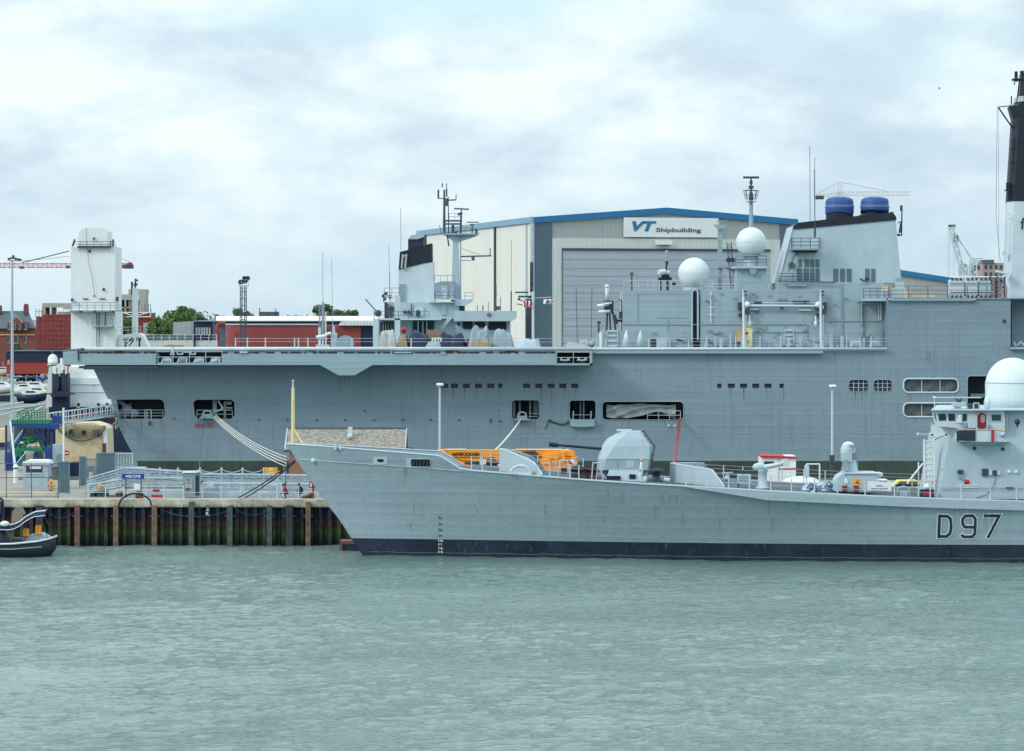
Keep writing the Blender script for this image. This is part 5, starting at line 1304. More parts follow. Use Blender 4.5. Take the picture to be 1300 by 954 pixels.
m = MB(); m.pt(1205,352,1278,351.5,CD+2,.07); part('framework_bar', 'white', m)
# main mast: plated tower, grey below, black above
m = MB(); MD = CD+4
def tower(pyb, pyt, xb, xt, yw=2.2):
    L_ = []
    for py, x0 in ((pyb,xb),(pyt,xt)):
        xr = 2*1305-x0; xa, xc = WX(x0,MD), WX(xr,MD); L_.append([(xa,MD+1.2,WZ(py,MD)),(xa+.5,MD,WZ(py,MD)),(xc-.5,MD,WZ(py,MD)),(xc,MD+1.2,WZ(py,MD)),(xc-.3,MD+2*yw,WZ(py,MD)),(xa+.3,MD+2*yw,WZ(py,MD))])
    return L_
m.rings(tower(443,256,1275,1281.5)); part('mast_tower', 'lgrey', m)
m = MB(); m.rings(tower(256,150,1281.3,1288)); m.rings(tower(150,134,1288,1283.5)); part('mast_upper', 'black', m)
m = MB(); m.rings(tower(129,122,1291.5,1293)); part('mast_housing', 'canvas', m)
m = MB(); m.rings(tower(134,128,1286,1295)); m.rings(tower(122,92,1297,1299)); m.box(WX(1287,MD),WX(1300,MD),MD+1,MD+1.3,WZ(102,MD),WZ(99,MD)); m.pt(1290,91,1290,104,MD+1,.18); m.pt(1288,104,1288,108,MD+1,.06); m.pt(1294,103,1290.5,133,MD+1,.07); m.pb(1296,90,1300,96,MD+1,.6); part('mast_head', 'black', m)
m = MB(); m.pt(1267,136.3,1283,134.5,MD+1,.06); m.pt(1267.3,136.5,1287,165,MD+1,.09); m.pt(1284,134,1284,122,MD+1,.07); m.pt(1284,255,1287,175,MD+.6,.05); m.pt(1281,189,1292,188,MD+.5,.06); m.pt(1281,206.5,1292,206,MD+.5,.06); m.pb(1278,232,1282,241,MD+.5,.5); m.pt(1275,242,1286,242,MD+.5,.08); m.pb(1279,242,1283,253,MD+.5,.4); part('mast_yard', 'black', m)
m = MB(); m.pt(1266,137,1264.5,275,MD+1,.022); m.pt(1264.5,275,1270,333,MD+1,.02); m.pt(1267.5,137,1268,330,MD+2,.015); part('halyard', 'dark', m)
m = MB(); m.pt(1278,272,1283,271,MD,.09); m.pt(1278,278,1283,277,MD,.08); m.pb(1273,319,1277,325,MD,.4); m.pt(1276,318,1278,280,MD+.2,.05); part('mast_lamp', 'lgrey', m)
m = MB(); m.pt(1264,345,1280,348,MD-1,.18,r2=.1); m.pb(1272,346,1281,348.5,MD-.8,.8); part('horn', 'lgrey', m)
m = MB(); m.pt(1299,277,1297.5,291,MD-.1,.1); m.path([W(1299,284,MD-.1),W(1296,282,MD-.1)],.1,6); part('mast_bracket', 'black', m)
# right recess with its wall, raft cradles
m = MB(); m.pb(1283,379,1500,444,CD+3,8); part('inner_wall', 'carrier', m)
m = MB(); m.path([W(1289,440,CD+1),W(1287,434,CD+1)],.12,6); m.path([W(1291,439,CD+1),W(1296,434,CD+1),W(1300,439,CD+1)],.12,6); part('raft_cradle', 'lgrey', m)
m = MB(); m.pt(1284,387,1284,440,CD+2.8,.05); part('wall_cable', 'dark', m)
# items at the right end of the casing: navigation aerial
m = MB(); m.pt(1144.5,300,1145,268,ID+2,.08); m.pb(1143,261,1146,268,ID+1.9,.3); m.pt(1140,283,1146,281,ID+2,.06); m.pt(1142,296,1144,283,ID+2,.12); m.pb(1139,297,1143,300,ID+2,.3); part('whip_base', 'dark', m)
m = MB(); m.pt(1092,354,1097,357.5,ID-.2,.1); m.pt(1097,357.5,1104,354,ID-.2,.1); m.sph(W(1100,353.5,ID-.2),.18,8,6); part('floodlight', 'dark', m)
# whip aerials and stowed gear on the aft flight deck
AD = CD+3
wa = lambda px, pt_, pm, D=AD: None
m = MB(); m.pt(409.8,443,409.8,383,AD,.1); m.pt(409.8,383,409.8,320,AD,.03); part('whip_antenna', 'dgrey2', m)
m = MB(); m.pt(422.3,443,422.5,405,AD,.05); m.pt(422.5,405,420.8,328,AD,.025); part('whip_antenna', 'dgrey2', m)
m = MB(); m.pb(404,416,407.5,443,AD,.4); m.pt(413.5,443,413.5,396,AD,.08); part('antenna_pedestal', 'lgrey', m)
m = MB(); m.lattice(W(408.5,443,AD+.5), W(408.5,387,AD+.5), .5, .04, .5); part('antenna_lattice', 'dgrey2', m)
wn = thing('deck_winch', 'grey winch with a hooded cabinet and drum on the aft flight deck', 'winch', (WX(422,AD), AD, ZD))
m = MB(); m.pb(401,438,418,443,AD-1,1.2); part('base_frame', 'lgrey', m, wn)
m = MB(); m.pb(420,423,427.5,443,AD-.5,1); m.pp([(421.5,423),(422.3,413),(424.5,413),(425.5,423)], AD-.3, .4); part('cabinet', 'dgrey', m, wn)
m = MB(); m.path([W(401.5,428.5,AD-.6),W(412,427,AD-.6),W(416,424,AD-.6),W(420,423.5,AD-.6)], .18, 8); m.path([W(404,430,AD-.4),W(416,430,AD-.4)], .1, 6)
for px in (406,410,414): m.pt(px,430,px,438,AD-.5,.06)
part('boom', 'white', m, wn)
m = MB(); x = WX(438.5,AD); m.tube((x,AD-.9,WZ(437,AD)),(x,AD+.9,WZ(437,AD)),.8,20); part('drum', 'galv', m, wn)
m = MB()
for s_ in (-1,1): m.tube((x,AD+s_*.9-.05,WZ(437,AD)),(x,AD+s_*.9+.05,WZ(437,AD)),.95,20)
part('drum_flange', 'dgrey2', m, wn)
# ensign staff with flags on the deck
for label, x, cl_, nm in (('red and white striped ensign hanging from a grey pole over the carrier deck', 677, 's', 'ensign'),):
    st = thing('ensign_staff', 'pale grey pole on the carrier deck carrying a small yard at its top', 'flagpole', (WX(677,CD+6), CD+6, ZD))
    m = MB(); m.pt(677,443,677,371,CD+6,.15,r2=.12,n=8); part('pole', 'lgrey', m, st)
    m = MB(); m.pb(675.5,370,679,382,CD+6,.3); m.pt(664,380,700,377.5,CD+6,.05); part('yard', 'galv', m, st)
def flagcloth(px0, py0, px1, py1, D, wob, n=16, mrows=8):
    m = MB(); rows_ = []
    for j in range(mrows+1):
        rows_.append([W(px0+(px1-px0)*i/n, py0+(py1-py0)*j/mrows+wob*math.sin(i*.6)*(i/n), D+.25*math.sin(i*.9+j*.4)) for i in range(n+1)])
    m.rings(rows_, cap=False, closed=False); return m
t = NT('striped_bunting'); w_ = t.n.new('ShaderNodeTexWave'); w_.bands_direction = 'X'; w_.inputs['Scale'].default_value = .9; t.l.new(t.map((1,0,.25)), w_.inputs['Vector'])
MT['stripe'] = t.out(t.mix(t.ramp(w_.outputs['Fac'], [(.49, 0.0), (.51, 1.0)]), c(190,40,60), c(232,228,228)), .8)
m = flagcloth(664, 382, 676, 390.5, CD+5.9, 1.0); single(m, 'ensign', 'stripe', 'red and white striped flag hanging from the pole on the carrier deck', 'flag', smooth=True)
m = flagcloth(690, 380, 703, 386, CD+5.9, .8); fo = single(m, 'signal_flag', 'white', 'white flag with a red patch flying right of the pole above the carrier deck', 'flag', smooth=True)
m = flagcloth(693, 382, 701, 384.3, CD+5.86, .6, 10, 3); m.build('patch', 'red', fo, True)
# ================================================================== grey auxiliary warship moored beyond the carrier
AD2 = 420.0
av = thing('auxiliary_ship', 'grey support ship with black topped funnel and tall mast seen over the carrier deck', 'naval ship', (WX(560,AD2), AD2, 0))
def ap(pts, mat, name, D=AD2, dep=8, sm=False):
    m = MB(); m.pp(pts, D, dep); return m.build(name, mat, av, sm)
m = MB(); m.prism([(WX(440,AD2),0-1),(WX(425,AD2),9),(WX(720,AD2),9),(WX(700,AD2),-1)], AD2-2, AD2+14); m.build('hull', 'dgrey2', av)
ap([(506,384),(506,339),(550,333),(552,384)], 'lgrey', 'funnel', AD2+1, 6)
fo = ap([(506,342.5),(507.5,320),(514,318.5),(548,309),(548.3,332)], 'black', 'funnel_top', AD2+.9, 6.2)
m = MB(); m.pp([(518,317),(518,305),(520,302),(536,296),(539,295.6),(537.5,312)], AD2+2, 3); m.build('exhaust_uptake', 'boot', fo)
m = MB(); m.pp([(518,304),(522,299),(539,295.4),(538.4,301),(530,304)], AD2+1.8, 3.4); m.build('uptake_cap', 'galv', fo)
m = MB()
for px in (510,514.5): m.pt(px,341,px+1.5,323,AD2+.7,.16)
m.pt(512,326,517,324.5,AD2+.7,.14); m.build('funnel_emblem', 'canvas', av)
ap([(507,384),(507,361),(514.5,361),(514.5,384)], 'dgrey2', 'funnel_door', AD2+.8, .3)
ap([(508,405),(508,384),(576,384),(576,380),(583,380),(583,405)], 'dgrey', 'superstructure')
ap([(480,443),(480,405),(590,405),(590,443)], 'dgrey', 'superstructure', AD2+1)
ap([(551,380.5),(551,360),(560,357.5),(577,357.5),(577,380.5)], 'dgrey2', 'superstructure', AD2+1)
ap([(576,395),(656,395),(656,403.5),(650,408),(576,408)], 'dgrey', 'bridge_wing', AD2-1.5)
ap([(578,408),(648,408),(648,443),(578,443)], 'dgrey', 'bridge_front', AD2+.5)
ap([(576,381),(600,380),(600,383),(590,388.5),(578,388.5)], 'dgrey', 'platform', AD2-.5, 3)
ap([(578,388),(590,388),(590,395),(578,395)], 'dark', 'mast_house_opening', AD2+.5, 1)
ap([(488,405),(493,384),(507,384),(505,405)], 'dgrey', 'after_house', AD2+1.5, 4)
m = MB(); m.pb(473.5,405,480.5,443,AD2-4,1).pb(501,375,508,443,AD2-3,1); m.build('kingpost', 'lgrey', av)
m = MB(); m.pb(479,404.5,560,406.5,AD2-3,4).pb(545,383,576,384.3,AD2-1,2).pb(551,379.5,578,381,AD2-1,2); m.build('deck_ledge', 'lgrey', av)
m = MB(); m.pb(482,409,500,443,AD2+.8,.3).pb(524,408,551,440,AD2+.8,.3); m.build('opening_shade_panel', 'interior', av)  # flat dark panels, the shade of the openings is put into their colour
for k in range(5): 
    m = MB(); m.pb(486+k*3.2,410,487+k*3.2,440,AD2+.6,.2); m.build('stanchion', 'dgrey2', av)
for px in (530,536,541):
    m = MB(); m.pb(px,408,px+1.5,440,AD2+.6,.2); m.build('stanchion', 'lgrey', av)
for b_ in ((526,390,537.5,402),):
    m = MB(); m.pb(*b_, AD2-.2, .3); m.build('pale_panel', 'lgrey', av)
m = MB(); m.pp(rr(528,394,533.5,402,1.5), AD2-.4, .3); m.pb(522,386,523,402,AD2-.3,.2); m.build('vent', 'dark', av)
for px in (514, 519):
    m = MB(); m.tube(W(px,396.5,AD2-.1), W(px,396.5,AD2-.4), .25, 12); m.build('porthole', 'dark', av)
for b_ in ((560,385.5,567,400),(560,363,568,379)):
    m = MB(); m.pb(*b_, AD2-.15 if b_[1] > 380 else AD2+.85, .2); dr = m.build('door', 'galv', av)
    m = MB(); m.tube(W((b_[0]+b_[2])/2, b_[1]+4, AD2-.16 if b_[1] > 380 else AD2+.84), W((b_[0]+b_[2])/2, b_[1]+4, AD2-.22 if b_[1]>380 else AD2+.8), .12, 8); m.build('door_port', 'white', dr)
m = MB()
for k in range(7): 
    m.pt(571-0-k*.0+(-k)*1.6+0, 404+k*1.8-0, 574-k*1.6, 404+k*1.8, AD2-.6, .05)
m.pt(573,404,562,417,AD2-.6,.08); m.pt(570,404,559,417,AD2-.6,.08); m.build('ladder', 'lgrey', av)
for b_ in ((587.5,408.5,600,418),(603,409,616,416),(620,409,643,419)):
    m = MB(); m.pp(rr(*b_, 2), AD2+.3, .2); m.build('bridge_window', 'black', av)
m = MB(); m.tube(W(582,412,AD2+.4), W(582,412,AD2+.3), .2, 10); m.build('porthole', 'black', av)
m = MB(); m.pp(rr(618,397,624,402.5,2.8), AD2-1.6, .1); m.build('badge', flat('mauve_badge', c(124,108,136)), av)
m = MB(); m.rail([W(488,384,AD2), W(507,384,AD2)], 2.0, 1.0, .03, 3); m.rail([W(480,405,AD2-3), W(545,405,AD2-3)], 1.0, 1.5, .03, 2); m.rail([W(551,357.5,AD2+.5), W(577,357.5,AD2+.5)], .8, 1.0, .03, 1); m.rail([W(553,380,AD2-1), W(577,380,AD2-1)], 1.0, 1.0, .03, 2); m.rail([W(590,380.5,AD2-.5), W(601,381,AD2-.5)], 1.0, 1.0, .03, 2); m.build('rail', 'raild', av)
m = MB(); m.pb(488,371,492,375,AD2,.5); m.sph(W(486,376,AD2),.2,8,6); m.sph(W(495,378,AD2),.2,8,6); m.sph(W(489,380,AD2),.2,8,6); m.pt(486,377,497,375,AD2,.07); m.pt(487,373,487,384,AD2,.07); m.pb(488,384,492,405,AD2+1,.5); m.tube(W(497,393,AD2+.6), W(497,393,AD2+.9), .45, 14); m.tube(W(496.5,400,AD2+.6), W(496.5,400,AD2+.9), .32, 14); m.build('signal_gear', 'dark', av)
m = MB(); m.sph(W(480,398,AD2), .5, 12, 8); m.pt(480,398,464,380,AD2,.09); m.pt(475,443,475,395,AD2-3,.05); m.build('light_gun', 'dark', av)
m = MB(); m.pt(495,384,494.5,345,AD2,.05); m.pt(494.5,345,493.5,312,AD2,.03); m.pt(509,318,508.8,265,AD2+2,.035); m.build('whip_antenna', 'raild', av)
# mast
mm_ = ap([(572.5,383),(575,308),(573.5,305),(566,300),(563,297),(610,296),(605,300),(585,306.5),(582,308),(584.5,383)], 'dgrey', 'mast', AD2+2, 1.2)
m = MB(); m.pb(562.5,296.3,605,298.5,AD2+1.2,3); m.pt(584.8,383,584.6,298,AD2+1.8,.1); m.build('mast_platform', 'dgrey2', mm_)
m = MB(); m.pt(564,298,564,241,AD2+2,.22,n=8,r2=.13); m.pt(566.5,262,566.5,252,AD2+2,.3); m.pt(569.5,298,569,250,AD2+2.4,.08); m.pb(566,240,568,250,AD2+2,.3); m.pt(567,241,567,233,AD2+2,.06); m.pt(561.5,238,561.5,233,AD2+2,.09)
m.pt(555.5,252,564,252.5,AD2+2,.08); m.pt(556.5,252,556.5,241,AD2+2,.13); m.pt(564,254.5,579,254,AD2+2,.11); m.pt(579,254,579,247,AD2+2,.06); m.build('pole_mast', 'raild', mm_)
m = MB(); m.pb(564,279.5,585,281.5,AD2+1.5,1).pb(564,283.5,585,285.5,AD2+1.5,1); m.pt(585,298,585.5,270,AD2+2,.16); m.pt(581,273,587,270,AD2+2,.2); m.pt(585.5,271,585.8,265.5,AD2+2,.1); m.pt(576.5,265,595.5,266,AD2+2,.12); m.pt(574.5,298,575,286,AD2+2,.22); m.pt(599.5,296,599.5,287,AD2+2,.1); m.pb(597,284.5,602,286.5,AD2+2,.4); m.pt(592.5,282.5,608,282.3,AD2+2,.09); m.pb(603,291,606.5,297,AD2+2,.3); m.build('radar_scanner', 'raild', mm_)
m = MB(); m.rail([W(577,296.3,AD2+1.3), W(604,296,AD2+1.3)], .7, .8, .03, 2); m.rail([W(570,279.5,AD2+1.5), W(585,279.5,AD2+1.5)], .9, .8, .025, 2); m.pt(568,300,570,313,AD2+2,.12); m.pt(560,298,558,286,AD2+2,.05); m.build('platform_rail', 'raild', mm_)
m = MB(); m.pt(584,326,624,325,AD2+2,.12); m.pt(600,325,601,331,AD2+2,.25); m.pt(622,325,622.5,315,AD2+2,.08); m.pt(586,316,610,324,AD2+2,.03); m.pt(584,331,598,331,AD2+2,.05); m.build('signal_yard', 'raild', mm_)
m = MB(); m.pt(629.5,395,629.5,360,AD2+2,.1); m.pb(628,389,635,394,AD2+2,.4); m.pt(629.7,360,629.7,318,AD2+2,.03); m.pt(627,375,632,375,AD2+2,.04); m.pt(613,395,613,388,AD2+2,.08); m.pt(635.5,395,635.5,377,AD2+2,.05); m.pt(649,395,649.5,305,AD2+2,.035); m.pt(649,395,649,370,AD2+2,.1); m.pt(620,395,620,383,AD2+2,.04); m.pt(606,395,606,388,AD2+2,.05); m.build('whip_antenna', 'raild', av)
m = MB(); m.pp([(667,443),(667,380),(675,376),(675,443)], AD2+6, .8); m.build('after_mast', 'dark', av)
m = MB(); m.pb(654,370.5,671,372.5,AD2+6,.5).pb(658,375.5,675,378,AD2+6,.8); m.pt(657,380,668,384,AD2+6,.08); m.pt(656,386,666,388,AD2+6,.08); m.sph(W(659,380,AD2+6),.2,8,6); m.pt(675,371,675,333,AD2+7,.25); m.build('after_radar', 'raild', av)
m = MB()
for k in range(5): m.pb(673.5,335+k*8,676.5,338+k*8,AD2+6.5,.5)
m.build('mast_fitting', 'dark', av)
MT['sacking'] = flat('dull_sacking', c(140,122,100), .9, 0, .25)
# covered heaps and stores on the carrier flight deck
def heap(px0, px1, pyt, D, mat, name, label, cat, n=22, seed=1, grp=None, lumps=None):
    """a sheet draped over lumps of gear"""
    rnd = random.Random(seed); m = MB(); x0, x1 = WX(px0,D), WX(px1,D); h = (443-pyt)*D/F; L_ = x1-x0
    bl = [(rnd.uniform(.15,.85), rnd.uniform(.25,.75), rnd.uniform(.6,1), rnd.uniform(.12,.3)) for _ in range(6)]+[(.3,.5,.95,.3),(.68,.5,.9,.32)]
    G = []
    for j in range(17):
        v = j/16; row = []
        for i in range(33):
            u = i/32; z = max(hh*math.exp(-(abs(u-a)/(w_*1.25))**3.2-(abs(v-b)/.5)**3.2) for a, b, hh, w_ in bl)
            edge = min(1, min(u, 1-u)*7)*min(1, min(v, 1-v)*5); fold = .08*math.sin(u*L_*3.1+v*5+seed)+.05*math.sin(u*L_*7.7-v*9)
            row.append((x0+L_*u+.12*math.sin(v*7+seed), D-1.3+2.6*v, ZD+.03+h*max(0, z*edge**.5+fold*edge)))
        G.append(row)
    m.rings(G, cap=False, closed=False)
    return single(m, name, mat, label, cat, grp, True)
heap(482,504,419,CD+6,'canvas','covered_boat','small boat under a white and grey flapping sheet at the left of the deck heaps','covered boat',26,1,'covered heaps on the carrier deck')
heap(506,518,424,CD+5.5,'sacking','covered_heap','tan sacking covered heap between the white sheeted boat and the dark tarpaulin','heap',14,2,'covered heaps on the carrier deck')
heap(518,546,422,CD+6,'navy','covered_boat','dark navy tarpaulin covered boat just right of the tan heap','covered boat',26,3,'covered heaps on the carrier deck')
heap(556,592,423,CD+6,'navy','covered_boat','longer navy tarpaulin covered boat in the middle of the carrier deck','covered boat',30,4,'covered heaps on the carrier deck')
heap(540,560,434,CD+5,'dgrey2','covered_heap','low grey sheeted heap between the two navy tarpaulins','heap',14,5,'covered heaps on the carrier deck')
heap(592,606,428,CD+5.6,'cord','covered_heap','small brown heap at the right end of the long navy tarpaulin','heap',12,6,'covered heaps on the carrier deck')
m = MB(); m.pb(542,419,562,430,CD+7,.9); single(m,'crate','sacking','tan canvas crate standing between the navy tarpaulins on the carrier deck','crate')
m = MB(); m.sph(W(512.5,419,CD+5.5),.3,10,7); m.pb(511,420,515,424,CD+5.5,.3); single(m,'marker_buoy','red','small red buoy on top of the tan heap on the carrier deck','buoy')
m = MB()
for px in (549,552.5,560): m.pt(px,443,px,430,CD+5,.09)
m.pt(549,430,561,430,CD+5,.08); single(m,'trestle','white','white pipe trestle in front of the crate on the carrier deck','trestle')
# white deck vehicles
def dveh(px0, px1, pyt, D, label, col='white', cab=.35):
    x0, x1 = WX(px0,D), WX(px1,D); L_ = x1-x0; zt = WZ(pyt,D)
    r = thing('deck_tractor', label, 'deck vehicle', ((x0+x1)/2, D, ZD), 'vehicles parked on the carrier deck')
    hh = zt-ZD
    m = MB(); m.prism([(x0,ZD+.35),(x0+.05*L_,ZD+hh*.45),(x0+cab*L_*.5,ZD+hh*.55),(x1,ZD+hh*.6),(x1,ZD+.35)], D-.9, D+.9); m.build('body', col, r)
    m = MB(); m.prism([(x0+L_*cab,ZD+hh*.55),(x0+L_*(cab+.08),zt),(x0+L_*(cab+.45),zt),(x0+L_*(cab+.5),ZD+hh*.58)], D-.75, D+.75); m.build('cab', col, r)
    m = MB(); m.prism([(x0+L_*(cab+.08),ZD+hh*.62),(x0+L_*(cab+.12),zt-.15),(x0+L_*(cab+.38),zt-.15),(x0+L_*(cab+.4),ZD+hh*.62)], D-.77, D-.74); m.build('window', 'glass', r)
    for wx in (x0+.2*L_, x0+.8*L_):
        m = MB(); m.tube((wx,D-.98,ZD+.36),(wx,D-.7,ZD+.36),.36,16); m.build('wheel', 'rubber', r)
heap(596,621,415,CD+3,'dgrey2','covered_boat','tall grey sheeted boat at the right of the navy tarpaulins','covered boat',20,23)
heap(600,622,430,CD+1.6,'sacking','covered_heap','low beige heap lying in front of the tall grey sheeted boat','heap',20,25)
heap(624,652,419,CD+3.2,'dgrey2','covered_vehicle','pale grey sheeted vehicle right of the tall sheeted boat','covered vehicle',20,21)
heap(655,686,430,CD+2.8,'dgrey','covered_heap','low grey sheeted heap close to the flag pole','heap',20,22)
m = MB()
m.pp([(718,443),(719,437),(724,434.5),(742,438),(750,441),(750,443)], CD+3.4, 1.6)
single(m,'stowed_boat','lgrey','low pale covered dinghy on the carrier deck left of the low island block','boat')
m = MB(); rnd = random.Random(8)
for i in range(20): m.sph((WX(rnd.uniform(737,753),CD+4.5), CD+4.5, ZD+.5+rnd.uniform(0,.35)), rnd.uniform(.15,.3), 7, 5)
single(m,'stores_pile','canvas','bumpy pile of pale stores lying behind the covered dinghy','stores')
m = MB(); m.pt(733,440,731.5,367,CD+5,.04); m.pt(750.5,440,751.5,365,CD+5,.04); m.pb(731,438,735,443,CD+5,.4).pb(749,437,753,443,CD+5,.4)
r_ = m.build('whip_antenna', 'raild', cv)
# ================================================================== shipbuilding hall
UX = Vector((.968,.252,0)).normalized(); VX = Vector((-UX.y, UX.x, 0)); HA = Vector((5.0, 680.0, 0))
hall = bpy.data.objects.new('shipbuilding_hall', None); COL.objects.link(hall); hall.location = HA
hall.rotation_euler = (0,0,math.atan2(UX.y, UX.x)); OFF[hall.name] = Vector((0,0,0))
tag(hall, 'huge cream and grey ship assembly hall with blue roof edge and VT sign', 'industrial hall')
def hu(px):
    k = (px-650)/F; return (k*HA.y-HA.x)/(UX.x-k*UX.y)
def hz(px, py): return H-(py-400)*(HA.y+hu(px)*UX.y)/F
HW = hu(1012); EZ = hz(678,275.8); RZ = hz(846,263.8); HD = 118.0; hm = hu(846)
def hb_(mat, name, u0, u1, z0, z1, v0, v1, par=hall): 
    m = MB(); m.box(u0,u1,v0,v1,z0,z1); return m.build(name, mat, par)
m = MB(); m.rings([[(0,0,0),(HW,0,0),(HW,0,EZ-1.35),(hm,0,RZ-1.4),(0,0,EZ-1.35)],[(0,.2,0),(HW,.2,0),(HW,.2,EZ-1.35),(hm,.2,RZ-1.4),(0,.2,EZ-1.35)]]); m.build('gable_wall', 'clad_grey', hall)
zb = hz(750,303); zd_ = hz(750,318.3)
hb_('clad_pale', 'door_surround', hu(700.5), hu(990), 0, zb, -.25, -.01)
hb_('clad_dark', 'corner_panel', -.02, hu(700.5), 0, EZ-1.3, -.3, -.01); hb_('clad_dark', 'corner_panel', hu(990), HW+.02, 0, EZ-1.3, -.3, -.01)
dr = hb_('shutter', 'hangar_door', hu(713.5), hu(977), 0, zd_, -.32, -.26)
m = MB()
for zz in np.arange(8, zd_, 1.9): m.box(hu(713.5), hu(977), -.36, -.32, zz, zz+.12)
m.build('door_rib', 'dgrey2', dr)
hb_('dark', 'door_header', hu(713), hu(977.5), zd_, zd_+.5, -.5, -.3); hb_('dark', 'door_jamb', hu(712.8), hu(713.6), 0, zd_, -.4, -.26)
m = MB(); m.rings([[(-.05,-.6,EZ-1.35),(-.05,-.6,EZ),(hm,-.6,RZ),(HW+.05,-.6,EZ),(HW+.05,-.6,EZ-1.35),(hm,-.6,RZ-1.45)],[(-.05,.3,EZ-1.35),(-.05,.3,EZ),(hm,.3,RZ),(HW+.05,.3,EZ),(HW+.05,.3,EZ-1.35),(hm,.3,RZ-1.45)]])
m.build('roof_fascia', 'blue2', hall)
m = MB(); m.rings([[(0,.3,EZ-.1),(hm,.3,RZ-.1),(HW,.3,EZ-.1)],[(0,HD,EZ-.1),(hm,HD,RZ-.1),(HW,HD,EZ-.1)]], cap=False, closed=False); m.build('roof', 'galv', hall)
hb_('clad_cream', 'side_wall', -.2, 0, 0, EZ-1.2, 0.3, HD); hb_('clad_cream', 'side_wall', HW, HW+.2, 0, EZ-1.2, .3, HD); hb_('clad_grey', 'back_wall', 0, HW, 0, EZ-.3, HD, HD+.3)
hb_(paint('pale_blue_gutter', c(120,160,186), .45, .06), 'eaves_fascia', -.7, -.1, EZ-1.3, EZ+.05, -.5, HD)
hb_('galv', 'corner_flashing', -.6, -.02, 0, EZ-1.3, -.45, 1.2)
hb_('galv', 'corner_flashing', -.45, -.05, 0, EZ-1.3, 5, 6)
for vv in (34, 74, 108):
    hb_('dark', 'drainpipe', -.65, -.25, 0, EZ-1.2, vv, vv+.7)
s_ = hb_('white', 'sign_board', hu(791), hu(911), hz(791,301), hz(791,276.3), -.55, -.26)
def htext(body, mat, px0, px1, py0, py1, bold, shear, par):
    o = text('lettering', body, mat, None, hu(px0), hu(px1), hz(px0,py1), hz(px0,py0), -.62, bold, shear); o.parent = par; OFF[o.name] = Vector((0,0,0)); return o
htext('VT', 'blue2', 801.5, 832.5, 281, 294, .05, .28, s_); htext('Shipbuilding', 'slate', 832, 889, 289.5, 296.5, .028, 0, s_)
hb_('white', 'flood_lamp', hu(831), hu(851), hz(840,311), hz(840,305.5), -1.5, -.5); hb_('dark', 'lamp_bracket', hu(838), hu(848), hz(840,311.6), hz(840,311), -1.4, -.5)
# lower hall to the right, mostly hidden by the carrier island
h2 = thing('workshop', 'lower grey workshop with a blue sloping roof edge right of the carrier funnel', 'industrial hall', (90, 720, 0))
D2 = 720
m = MB(); m.pp([(1010,443),(1010,346),(1075,338),(1245,364.5),(1245,443)], D2, 40); m.build('wall', 'clad_grey', h2)
m = MB(); m.pp([(1010,340),(1075,332.5),(1246,358.5),(1246,364.5),(1075,339),(1010,346.5)], D2-.6, 41); m.build('roof_fascia', 'blue2', h2)
# ================================================================== cranes and far blocks
def tower_crane(name, label, px0, py0, px1, py1, mastpx, D, cm, jibpx, w_, tone='red', base=443):
    r = thing(name, label, 'tower crane', (WX(mastpx,D), D, QZ))
    a, b_, mm = W(px0,py0,D), W(px1,py1,D), W(mastpx, interp(mastpx,[(px0,py0),(px1,py1)]),D)
    m = MB(); m.lattice(mm if abs(px0-mastpx) > abs(px1-mastpx) else mm, a if abs(px0-mastpx) > abs(px1-mastpx) else b_, w_, w_*.07, w_*1.1); m.build('jib', tone, r)
    c_ = b_ if abs(px0-mastpx) > abs(px1-mastpx) else a
    m = MB(); m.lattice(mm, c_, w_*.8, w_*.08, w_); m.build('counter_jib', tone, r)
    m = MB(); q = c_.lerp(mm, .15); m.box(q.x-w_*1.0, q.x+w_*1.0, D-w_, D+w_, q.z-w_*.8, q.z+.2); m.build('counterweight', 'dark', r)
    m = MB(); m.lattice(Vector((mm.x,D,QZ)), mm+Vector((0,0,w_*3)), w_*1.1, w_*.09, w_*1.3); m.build('mast', tone, r)
    m = MB(); m.tube(mm+Vector((0,0,w_*3)), mm.lerp(a if abs(px0-mastpx) > abs(px1-mastpx) else b_, .7)+Vector((0,0,w_/2)), w_*.04, 4); m.tube(mm+Vector((0,0,w_*3)), c_+Vector((0,0,w_/2)), w_*.04, 4); m.build('tie_bar', 'raild', r)
    return r
paint('x', c(1,1,1))
MT['cranered'] = flat('crane_red', c(198,60,56)); MT['cranehazed'] = flat('haze_paled_crane', c(216,208,210))  # distance haze on the far crane is put into its paler colour
r = tower_crane('tower_crane', 'red tower crane whose long jib passes behind the white tower', -60, 337.5, 168, 337, 138, 760, None, None, 1.1, 'cranered')
m = MB(); D = 760
for i in range(26):
    px = 3+i*3.4; m.tube(W(px, 334.5, D-.7), W(px+1.0, 334.5, D-.7), .22, 4)
m.build('jib_marker', 'white', r)
m = MB(); m.pb(146,337,158,341,D-1,1.4).pb(162,333.5,167,340.5,D-1,1.4).pb(147,341,152,344,D-1,1); m.tube(W(146,341,D), W(167,336,D), .35, 6); m.build('winch_house', 'red', r)
m = MB(); m.tube(W(27,334,D), W(88,319,D), .12, 4); m.pb(25,338.5,30,341.5,D-.5,1).pb(84,337.5,88,341,D-.5,1); m.build('trolley', 'dark', r)
m = MB()
tower_crane('tower_crane', 'faint pale tower crane jib far behind the blue covered exhausts', 1155, 246, 1036, 250, 1066, 1700, None, None, 2.2, 'cranehazed')
